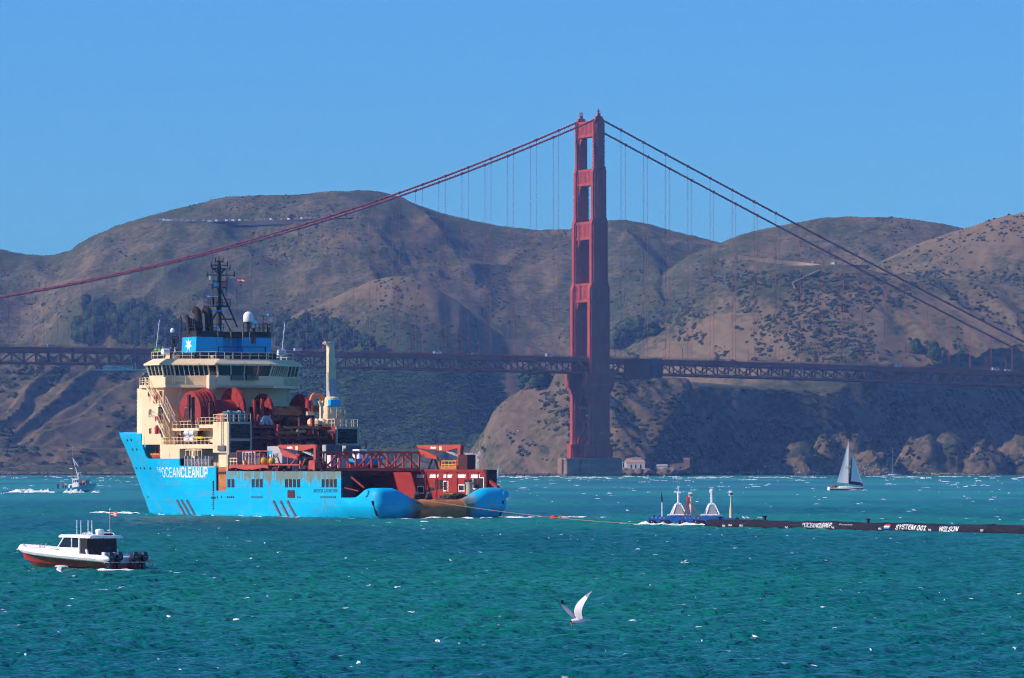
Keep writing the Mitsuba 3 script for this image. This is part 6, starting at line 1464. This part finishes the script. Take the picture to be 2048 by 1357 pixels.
# ------------------------------------------------------------------ shore, roads, buildings
def hit(px, py):
    """where the photo ray meets the hills"""
    Y = np.arange(3095, 5300, 3.0); g = ground_z((px - 1024) / F_PX * Y, Y); z = EYE + (HORIZON - py) / F_PX * Y
    k = np.argmax(g > z) if (g > z).any() else len(Y) - 1
    return np.array([(px - 1024) / F_PX * Y[k], Y[k], g[k]])
def ribbon(name, label, pix, w, bsdf, lift=.5):
    pts = []
    for a, b in zip(pix[:-1], pix[1:]):
        for k in np.linspace(0, 1, 12, endpoint=False): pts.append(hit(a[0] + (b[0] - a[0]) * k, a[1] + (b[1] - a[1]) * k))
    P = np.array(pts); Yh = P[:, 1].copy(); n = len(P)
    Y = np.array([np.percentile(Yh[max(0, i - 6):i + 7], 25) for i in range(n)])
    for _ in range(30): Y[1:-1] = (Y[:-2] + Y[1:-1] * 2 + Y[2:]) / 4
    line = np.array([a_ for a, b in zip(pix[:-1], pix[1:]) for a_ in np.linspace(a, b, 12, endpoint=False)])
    P = np.array([at(c[0], c[1], y - 2) for c, y in zip(line, Y)]); g = P[:, 2]
    m = MB(); m.loft([np.array([[p[0], p[1] - w / 2, z], [p[0], p[1] + w, z + .5], [p[0], p[1] + w, z - 6], [p[0], p[1] - w / 2 + 2.0, z - 3.5]]) for p, z in zip(P, g)])
    structure(name, label); scene[name] = mikit.ply(trimesh.Trimesh(*m.get(), process=False), bsdf)
    return P
mat('dirt_road', lambda p, n, uv: mikit.mix((0.14, 0.105, 0.066), (0.24, 0.185, 0.12), mikit.fbm(p.x / 3, p.y / 3, 0.0, 3)), 0.95)
R1 = ribbon('hill_road', 'road cut across the face of the left hill', [(296, 440), (345, 444), (420, 445), (500, 443), (585, 441), (640, 438), (712, 437)], 9, 'asphalt')
R2 = ribbon('overlook_road', 'pale road to the overlook on the right headland', [(1478, 512), (1530, 518), (1600, 525), (1650, 531), (1742, 531)], 8, 'dirt_road')
ribbon('trail', 'dirt trail on the right headland', [(1640, 541), (1612, 553), (1585, 566), (1592, 580), (1575, 592)], 4, 'dirt_road', .3)
def parked(p, ang, paint, label, group):
    L, W = 4.6, 1.9; m = MB(frame(p[0], p[1] - 3.0, ang, p[2] + .25)); m.prism([(-L / 2, .25), (L / 2, .25), (L / 2, .85), (L * .26, .95), (L * .10, 1.5), (-L * .34, 1.5), (-L * .48, .95)], 'xz', -W / 2, W / 2)
    for s in (-1.4, 1.4): m.cyl([s, -1.0, .33], [s, 1.0, .33], .33, 8)
    solo('parked_car', label, 'car', m, paint, False, group)
rr = np.random.default_rng(9)
for k in range(26):
    p = R1[int(6 + k * 2.3)]; parked(p, rr.choice([0, 90, 80]), rr.choice(['car_white', 'car_white', 'car_grey']), 'tiny car parked along the road on the left hill', 'cars parked along the hill road')
for k in range(5):
    p = R2[26 + k * 4]; parked(p, rr.choice([0, 90]), rr.choice(['car_white', 'car_grey', 'car_red']), 'tiny car parked on the overlook of the right headland', 'cars parked on the overlook')
TUN = thing('tunnel_portal', 'dark arched tunnel mouth beside the hill road', 'tunnel'); p = hit(585, 438.5); m = MB(frame(p[0], p[1] - 6, 0, p[2] - 1)); a = np.linspace(0, PI, 9)
m.prism([(-5.5, 0), (5.5, 0)] + [(5.5 * math.cos(t), 4.2 * math.sin(t) + 1) for t in a], 'xz', 0, 6); m.put('arch', TUN, 'pier_concrete'); m = MB(frame(p[0], p[1] - 6.1, 0, p[2] - 1)); m.prism([(-3.6, 0), (3.6, 0)] + [(3.6 * math.cos(t), 3.0 * math.sin(t) + .8) for t in a], 'xz', 0, 1); m.put('mouth', TUN, 'black_paint')

# light station on the rocks right of the tower
mat('station_wall', lambda p, n, uv: mikit.mix((0.46, 0.44, 0.42), (0.62, 0.60, 0.57), mikit.fbm(p.x / 2, p.y / 2, p.z / 2, 3)), 0.8)
mat('station_roof', (0.42, 0.25, 0.19), 0.8); mat('slate_roof', (0.30, 0.31, 0.34), 0.7)
def rock_mesh(c, r, seed, n=2, squash=.7):
    m = trimesh.creation.icosphere(n, 1.0); v = m.vertices; d = 1 + .55 * (meshkit.fbm(v * 1.3 + seed * 3.7, 3, seed) - .5) * 2 * .8
    v = v * d[:, None] * np.array([1, 1, squash]) * r; return v + np.array(c), m.faces
def rock_col(p, n, uv):
    c = mikit.mix((0.070, 0.055, 0.045), (0.24, 0.18, 0.135), mikit.fbm(p.x / 2, p.y / 2, p.z / 2, 4)); return mikit.mix((0.025, 0.024, 0.024), c, mikit.smoothstep(0.2, 1.8, p.z))
mat('shore_rock', rock_col, 0.9, spec=0.2)
_yy = np.arange(3095, 3260, 1.5); _g = np.max([ground_z(np.full(len(_yy), (px - 1024) / F_PX * 3140), _yy) for px in (1250, 1270, 1290)], 0); YS = float(_yy[np.argmax(_g > 1.5)]) - 6
for i, (px, py, r, lab) in enumerate([(1243, 948, 3.2, 'tan boulder at the left foot of the light station'), (1251, 944, 3.0, 'pale boulder against the light station wall'), (1262, 950, 4.5, 'dark rock below the light station'), (1278, 950, 4.8, 'dark rock right of centre below the light station'), (1296, 950, 4.6, 'dark low rock between the light station and the ruined wall'), (1312, 950, 5.0, 'dark rock below the shed roof'), (1330, 951, 5.5, 'dark rock under the ruined sea wall'), (1350, 950, 5.6, 'dark rock left of the stone hut'), (1372, 950, 5.6, 'dark rock below the stone hut')]):
    m = MB(); m.raw(*rock_mesh(at(px, py, YS + (6 if i > 4 else 0)), r, i + 1, 3, .8)); solo('rock', lab, 'rock', m, 'shore_rock', 40)
LS = thing('light_station', 'small pale light station with tan roof on rocks right of the bridge tower', 'building')
sc = YS / F_PX; M = MB
def ls(px, py, dy=0): return at(px, py, YS + dy)
a, b = ls(1253, 946), ls(1290, 924.5); m = M(); m.box([a[0], YS, a[2] - 1], [b[0], YS + 8, b[2]]); m.put('wall', LS, 'station_wall')
a2, b2 = ls(1242, 946), ls(1253, 922); m = M(); m.box([a2[0], YS + 1, a2[2] - 1], [a2[0] + 1.1, YS + 6, b2[2]]); m.box([b2[0] - 1.0, YS + 1, a2[2] - 1], [b2[0] - .01, YS + 6, b2[2]]); m.box([a2[0] + .01, YS + 1.6, a2[2] - 1], [b2[0] - .02, YS + 5.5, b2[2] - 1.2]); m.put('tower_wall', LS, 'white_paint')
m = M(); m.box([a2[0] + 1.3, YS + 1.55, b2[2] - 4.2], [b2[0] - 1.3, YS + 1.65, b2[2] - 1.8]); m.put('window', LS, 'dark_glass')
r0, r1 = ls(1251.5, 926), ls(1291.5, 917.5); m = M(); m.hull([[r0[0], YS - .5, r0[2]], [r1[0], YS - .5, r0[2]], [r0[0] + .3, YS + 4, r1[2]], [r1[0] - 2.0, YS + 4, r1[2]], [r0[0], YS + 8.4, r0[2]], [r1[0], YS + 8.4, r0[2]]]); m.put('roof', LS, 'station_roof')
c0, c1 = ls(1262, 919.5), ls(1283, 915); m = M(); m.box([c0[0], YS + 2.5, c0[2] - .6], [c1[0], YS + 5.5, c1[2]]); m.put('clerestory', LS, 'slate_roof')
for px in (1261, 1270, 1280): p0, p1 = ls(px, 938), ls(px + 3.2, 930); m = M(); m.box([p0[0], YS - .06, p0[2]], [p1[0], YS + .1, p1[2]]); m.put('window', LS, 'dark_glass')
SHD = thing('shed', 'low shed with pale slate roof left of the ruined sea wall', 'shed'); a, b = ls(1314, 938, 8), ls(1335, 933, 8); m = M(); m.box([a[0], YS + 8, a[2] - 2], [b[0], YS + 12, b[2]]); m.put('wall', SHD, 'station_wall'); m = M(); m.hull([[a[0] - .6, YS + 7.5, b[2]], [b[0] + .3, YS + 7.5, b[2]], [a[0] + .2, YS + 10, b[2] + 1.3], [b[0], YS + 10, b[2] + 1.3], [a[0] - .6, YS + 12.4, b[2]], [b[0] + .3, YS + 12.4, b[2]]]); m.put('roof', SHD, 'slate_roof')
SW = thing('sea_wall', 'ruined tan sea wall with dark arches at the foot of the cliff', 'wall'); m = M()
a, b = ls(1338, 946, 10), ls(1366, 928, 10); top = [(a[0] + (b[0] - a[0]) * k, b[2] + z) for k, z in ((0, -1.6), (.15, -.6), (.4, .1), (.7, .3), (1, .5))]
m.prism([(a[0], a[2] - 1), (b[0], a[2] - 1)] + top[::-1], 'xz', YS + 10, YS + 12); m.put('masonry', SW, 'pier_concrete')
for k in (.12, .42, .72):
    x = a[0] + (b[0] - a[0]) * k; t = np.linspace(0, PI, 7); m = M(); m.prism([(x, a[2] - .8), (x + 2.0, a[2] - .8)] + [(x + 1.0 + math.cos(q), b[2] - 3.0 + 1.1 * math.sin(q)) for q in t], 'xz', YS + 9.9, YS + 10.1); m.put('arch', SW, 'black_paint')
HT = thing('stone_hut', 'small flat roofed stone hut on the shore bank', 'hut'); a, b = ls(1368, 940, 14), ls(1379.5, 919, 14); m = M(); m.box([a[0], YS + 14, a[2] - 2], [b[0], YS + 18, b[2]]); m.put('wall', HT, 'pier_concrete'); m = M(); m.box([a[0] - .3, YS + 13.7, b[2]], [b[0] + .3, YS + 18.3, b[2] + .8]); m.put('roof_slab', HT, 'station_roof')
# riprap along the right shore and loose rocks along the left one
mat('riprap_stone', lambda p, n, uv: mikit.mix((0.09, 0.075, 0.06), (0.33, 0.28, 0.22), mikit.cell_rand(p.x * .8, p.y * .8, p.z * .8)), 0.95)
m = MB(); rr = np.random.default_rng(4)
base = trimesh.creation.icosphere(0, 1.0); bv, bf = base.vertices, base.faces
for k in range(3000):
    x = rr.uniform(112, 420); y = rr.uniform(3262, 3292) + .10 * (x - 80)
    z = float(ground_z(x, y))
    if z < -1.4 or z > 6.4: continue
    r = rr.uniform(.5, 1.15); m.raw((bv * (1 + .35 * rr.uniform(-1, 1, (12, 1)))) * r * [1, 1, .8] + [x, y, z + .25], bf)
key = 'riprap'; scene[key] = mikit.ply(trimesh.Trimesh(*m.get(), process=False), 'riprap_stone'); used.add(key); labels[key] = {'label': 'bank of pale grey riprap stones along the right shore', 'kind': 'stuff'}
m = MB()
for k in range(2600):
    x = rr.uniform(-420, 60); yy = np.arange(3100, 3640, 3.0); g = ground_z(np.full(len(yy), x), yy); j = np.argmax(g > .3)
    if g[j] < .3: continue
    r = rr.uniform(.6, 2.0); m.raw((bv * (1 + .35 * rr.uniform(-1, 1, (12, 1)))) * r * [1, 1, .8] + [x, yy[j] + rr.uniform(-7, 3), rr.uniform(-.4, .8)], bf)
key = 'shore_rocks'; scene[key] = mikit.ply(trimesh.Trimesh(*m.get(), process=False), 'shore_rock'); used.add(key); labels[key] = {'label': 'dark rocks along the foot of the left cliffs', 'kind': 'stuff'}
m = MB()
for k in range(150):      # pale broken rock at the foot of the point, behind the ship's stern
    px = rr.uniform(921, 960); p = hit(px, rr.uniform(912, 944)); r = rr.uniform(.8, 2.3); m.raw((bv * (1 + .35 * rr.uniform(-1, 1, (12, 1)))) * r + p, bf)
mat('pale_rock', (0.36, 0.33, 0.30), 0.9); key = 'pale_boulders'; scene[key] = mikit.ply(trimesh.Trimesh(*m.get(), process=False), 'pale_rock'); used.add(key); labels[key] = {'label': 'pale broken boulders at the foot of the brown point', 'kind': 'stuff'}

# ------------------------------------------------------------------ trees and scrub
def leaf_col(lo, hi): return lambda p, n, uv: mikit.mix(lo, hi, mikit.fbm(p.x / 1.3, p.y / 1.3, p.z / 1.3, 3))
for nm, lo, hi in (('foliage_dark', (0.008, 0.026, 0.014), (0.028, 0.058, 0.026)), ('foliage_mid', (0.016, 0.042, 0.018), (0.045, 0.080, 0.032)), ('scrub_leaf', (0.016, 0.028, 0.014), (0.055, 0.066, 0.030))):
    mat(nm, leaf_col(lo, hi), 0.9, spec=0.1)
mat('bark', (0.07, 0.05, 0.035), 0.9)
def crown_mesh(seed, kind):
    r = np.random.default_rng(seed); V, F, n = [], [], 0
    lumps = [(r.normal(0, .30, 3) * [1, 1, .6] + [0, 0, r.uniform(.35, 1.0)], r.uniform(.18, .34)) for _ in range(11)] if kind else [(np.array([r.normal(0, .12), r.normal(0, .12), z]), .34 * (1.12 - z) + .08) for z in np.linspace(.2, 1.05, 11)]
    for c, rad in lumps:
        for _ in range(26):
            d = r.normal(size=3); d /= np.linalg.norm(d); p = c + d * rad * r.uniform(.7, 1.08); nrm = d + r.normal(0, .5, 3); nrm /= np.linalg.norm(nrm)
            a = np.cross(nrm, [.3, .1, 1]); a /= np.linalg.norm(a); b = np.cross(nrm, a); s = r.uniform(.05, .11)
            q = [p + a * s, p + b * s * .8, p - a * s, p - b * s * .8, p + nrm * s * .5]
            V += q; F += [[n, n + 1, n + 4], [n + 1, n + 2, n + 4], [n + 2, n + 3, n + 4], [n + 3, n, n + 4]]; n += 5
        m_ = trimesh.creation.icosphere(1, rad * .86); V += list(m_.vertices + c); F += (m_.faces + n).tolist(); n += len(m_.vertices)
    return trimesh.Trimesh(np.array(V), np.array(F), process=False)
CROWN = [mikit.ply(crown_mesh(50 + k, k % 3 != 2), 'foliage_dark' if k % 2 else 'foliage_mid') for k in range(6)]
TRUNK = mikit.ply(trimesh.Trimesh(*MB().tube([[0, 0, -.25], [.02, .01, .2], [0, .02, .6]], [.045, .035, .02], 7).get(), process=False), 'bark')
def tree(px, py, h, label, group, k, wide=1.0):
    p = hit(px, py); key = thing('tree', label, 'tree', group); a = rr.uniform(0, 360)
    tw = T().translate([float(p[0]), float(p[1]), float(p[2])]).rotate([0, 0, 1], float(a)).scale([h * wide, h * wide, h])
    scene[key + '__crown'] = {**CROWN[k % 6], 'to_world': tw}; scene[key + '__trunk'] = {**TRUNK, 'to_world': tw}
    used.update({key + '__crown', key + '__trunk'})
gl, gm = 'dark tree in the grove above the deck behind the ship\'s wheelhouse', 'dark tree in the grove right of the ship\'s funnels'
for k in range(64):
    px = rr.uniform(150, 352); u = (px - 150) / 200; top = 668 - 50 * math.sin(PI * min(1, u * 1.05)) ** .7; tree(px, rr.uniform(top + 14, 694), rr.uniform(9, 17), gl, 'trees in the left grove', k)
for k in range(40):
    px = rr.uniform(560, 690); tree(px, rr.uniform(662 + .18 * abs(px - 600), 700), rr.uniform(8, 14), gm, 'trees in the middle grove', k)
for px, py, h, lab in ((735, 712, 11, 'lone dark tree above the deck in front of the brown knoll'), (1262, 684, 17, 'tallest dark tree just right of the bridge tower'), (1244, 690, 13, 'dark tree left of the tallest one by the tower'), (1232, 700, 11, 'small dark tree touching the right edge of the tower'), (1284, 682, 11, 'dark tree at the right end of the clump by the tower'), (1832, 708, 9, 'round bush-like tree low on the right headland'), (1868, 722, 11, 'dark tree just above the deck on the right headland'), (1060, 778, 12, 'tree on top of the brown point left of the tower'), (1085, 772, 10, 'tree on the brown point close to the tower'), (1300, 676, 9, 'small tree on the slope right of the tower clump')):
    tree(px, py, h, lab, None, int(px), 1.25)
def scatter(n, name, label, px0, px1, py0, py1, r0, r1, test, bsdf='scrub_leaf', sub=0, seed=1):
    r = np.random.default_rng(seed); b = trimesh.creation.icosphere(sub, 1.0); bv, bf = b.vertices, b.faces; V, F, c = [], [], 0
    for _ in range(n):
        px, py = r.uniform(px0, px1), r.uniform(py0, py1); p = hit(px, py)
        if p[2] < 3 or p[1] > 5000 or not test(px, py, p, r): continue
        s = r.uniform(r0, r1) * r.uniform(.6, 1.2); v = bv * (1 + .42 * r.uniform(-1, 1, (len(bv), 1))) * s * [1.15, 1.15, .75]
        V.append(v + p + [0, 0, s * .25]); F.append(bf + c); c += len(bv)
    m = trimesh.Trimesh(np.vstack(V), np.vstack(F), process=False); scene[name] = mikit.ply(m, bsdf); used.add(name); labels[name] = {'label': label, 'kind': 'stuff'}
def clump(px, py, k, seed): return float(meshkit.fbm(np.array([px / k, py / k * 1.6, seed * 1.7]), 3, seed))
scatter(4600, 'headland_scrub', 'dark scrub dotted over the right headland', 1260, 2060, 545, 745, .5, 1.7, lambda px, py, p, r: clump(px, py, 60, 2) + .30 * math.exp(-((px - 1640) / 110) ** 2 - ((py - 640) / 70) ** 2) > .50 + .12 * r.uniform(), sub=1, seed=2)
scatter(11000, 'hillside_scrub', 'dark scrub over the far hills', 0, 2060, 390, 700, .5, 1.5, lambda px, py, p, r: clump(px, py, 90, 3) > .44 + .16 * r.uniform() and p[1] > 3750, sub=0, seed=3)
scatter(5000, 'slope_scrub', 'dense dark green scrub on the slope behind the ship', 520, 1010, 735, 900, .5, 1.8, lambda px, py, p, r: p[1] > 3400, 'foliage_mid', sub=0, seed=4)
scatter(1500, 'cliff_scrub', 'scattered scrub on the left cliffs', 0, 300, 735, 935, .9, 2.6, lambda px, py, p, r: clump(px, py, 50, 5) > .52 + .1 * r.uniform(), sub=0, seed=5)
scatter(1500, 'point_scrub', 'scattered scrub on the brown point', 930, 1300, 745, 930, .6, 1.7, lambda px, py, p, r: clump(px, py, 50, 6) > .50 + .12 * r.uniform(), sub=0, seed=6)
scatter(4200, 'cove_scrub', 'scrub and brush on the shaded cliff and the banks under it', 1300, 2060, 790, 940, .5, 1.8, lambda px, py, p, r: clump(px, py, 50, 7) > .44 + .12 * r.uniform(), sub=0, seed=7)

# ------------------------------------------------------------------ wakes and breaking water
mat('foam', lambda p, n, uv: mikit.mix((0.30, 0.50, 0.52), (0.80, 0.82, 0.82), mikit.smoothstep(0.25, 0.55, mikit.fbm(p.x * 1.4, p.y * .5, p.z * 2, 3))), 0.9)
def foam(name, label, pts, w, h, seed, thr=.42):
    """a broken ridge of white water along a line"""
    P = np.array([[*p[:2]] for p in pts]); seg = np.concatenate([[0], np.cumsum(np.linalg.norm(np.diff(P, axis=0), axis=1))]); n = max(30, int(seg[-1] / max(.25, w * .12)))
    s = np.linspace(0, seg[-1], n); c = np.stack([np.interp(s, seg, P[:, i]) for i in (0, 1)], 1); d = np.gradient(c, axis=0); d /= np.linalg.norm(d, axis=1)[:, None]; nn = np.stack([-d[:, 1], d[:, 0]], 1)
    K = 11; t = np.linspace(-1, 1, K); X = c[:, None, 0] + nn[:, None, 0] * t * w / 2; Y = c[:, None, 1] + nn[:, None, 1] * t * w / 2
    q = meshkit.fbm(np.stack([X * 1.1 / max(.6, w * .4), Y * .8 / max(.6, w * .4), X * 0 + seed], -1), 4, seed); hump = (1 - t ** 2)[None, :] * np.minimum(1, np.minimum(s, seg[-1] - s) / (seg[-1] * .15 + .01))[:, None]
    Z = sea(X, Y, .5) * .6 + h * hump * (q * 2 - .45) + .03; I = np.arange(n * K).reshape(n, K); f = []
    keep = (q + .25 * hump) > thr
    for i in range(n - 1):
        for j in range(K - 1):
            if keep[i, j] and keep[i + 1, j + 1]: f += [[I[i, j], I[i + 1, j], I[i + 1, j + 1]], [I[i, j], I[i + 1, j + 1], I[i, j + 1]]]
    if not f: return
    key = unique(name); scene[key] = mikit.ply(trimesh.Trimesh(np.stack([X, Y, Z], -1).reshape(-1, 3), np.array(f), process=False), 'foam', True); labels[key] = {'label': label, 'kind': 'stuff'}
wl = on_water
FL = lambda x, y: (FM @ np.array([x, y, 0, 1]))[:3]
foam('fishing_wake', 'white wake streaming behind the fishing boat', [FL(-16, 1.5), FL(-8, .6), FL(.5, 0)], 2.6, 1.0, 1, .3)
foam('fishing_bow_wave', 'white bow wave along the fishing boat', [FL(3, -2.2), FL(6.5, -2.4), FL(9.5, -1.7)], 1.1, .95, 2, .25); foam('fishing_bow_spray', 'white spray ahead of the fishing boat', [FL(10.8, -.6), FL(12.6, -.9), FL(13.6, -1.4)], 1.0, .6, 3, .3)
SL = lambda x, y: (SH @ np.array([x, y, 0, 1]))[:3]
foam('ship_bow_wave', 'broken white water at the ship\'s bow', [SL(92, 6), SL(86, 5.5), SL(80, 6.5), SL(72, 9.5)], 2.6, .35, 4, .54); foam('ship_side_foam', 'thin foam along the ship\'s waterline', [SL(70, 10.8), SL(40, 12.0), SL(10, 11.6)], .5, .10, 5, .66)
foam('ship_wash', 'foam behind the ship\'s stern', [SL(-2, 9), SL(-3, 0), SL(-4, -10), SL(-8, -26)], 3.5, .18, 6, .62)
RL = lambda x, y: (RBM @ np.array([x, y, 0, 1]))[:3]
foam('motor_boat_wake', 'white water under the outboard engines', [RL(.8, 2.2), RL(-.6, 1.9), RL(-1.5, .5), RL(-1.6, -1.6), RL(-2.5, -3.2)], .8, .2, 7, .42)
HL = lambda x, y: (HM @ np.array([x, y, 0, 1]))[:3]
foam('tow_head_foam', 'white water along the tow head pontoons', [HL(-2.2, -1.6), HL(0, -1.9), HL(3, -1.9), HL(6, -1.9), HL(8, -1.8)], .9, .38, 9, .38)
foam('yacht_bow_wave', 'small white bow wave of the blue yacht', [(YM @ np.array([x, y, 0, 1]))[:3] for x, y in ((5.5, -1.7), (8, -1.4), (11.2, -.7))], .6, .3, 10, .38)
# short breaking crests all over the strait, denser towards the far shore
r_ = np.random.default_rng(77); V, F, c = [], [], 0
def cap(px, py, w, h):
    global c
    p = wl(px, py); n = max(4, int(w / .35) + 2); x = np.linspace(-w / 2, w / 2, n); env = np.sqrt(np.clip(1 - (2 * x / w) ** 2, 0, 1)); ang = r_.normal(0, .18)
    hh = h * env * r_.uniform(.15, 1.0, n); dep = (.25 + .35 * env) * max(.5, h * 2) * r_.uniform(.5, 1.3, n); X = p[0] + x * math.cos(ang); Yc = p[1] + x * math.sin(ang) + r_.normal(0, .12, n); z0 = sea(X, Yc, .6)
    v = np.vstack([np.stack([X, Yc - dep, z0 - .06], 1), np.stack([X, Yc, z0 + hh], 1), np.stack([X, Yc + dep * .7, z0 - .05], 1)]); f = []
    for i in range(n - 1): f += [[i, i + 1, n + i + 1], [i, n + i + 1, n + i], [n + i, n + i + 1, 2 * n + i + 1], [n + i, 2 * n + i + 1, 2 * n + i]]
    V.append(v); F.append(np.array(f) + c); c += len(v)
for k in range(1250):
    py = 953.5 + 390 * r_.uniform() ** 2.5; px = r_.uniform(-40, 2090); d = EYE * F_PX / (py - HORIZON)
    if float(meshkit.fbm(np.array([px / 260, py / 60, 3.3]), 2, 8)) < .40 + .12 * r_.uniform(): continue
    m_ = d / F_PX; cap(px, py, m_ * r_.uniform(3, 16) * (1.6 if r_.uniform() < .18 else 1), m_ * r_.uniform(.7, 2.0))
for k in range(210):          # surf line off the far shore
    px = r_.uniform(-20, 2070)
    if float(meshkit.fbm(np.array([px / 130, 1.5, 2.2]), 2, 9)) < .47: continue
    py = 955.8 + .9 * math.sin(px / 160) + r_.normal(0, .5); m_ = EYE / (py - HORIZON); cap(px, py, m_ * r_.uniform(6, 26), m_ * r_.uniform(.6, 2.0))
scene['whitecaps'] = mikit.ply(trimesh.Trimesh(np.vstack(V), np.vstack(F), process=False), 'foam'); used.add('whitecaps'); labels['whitecaps'] = {'label': 'small breaking crests all over the strait', 'kind': 'stuff'}
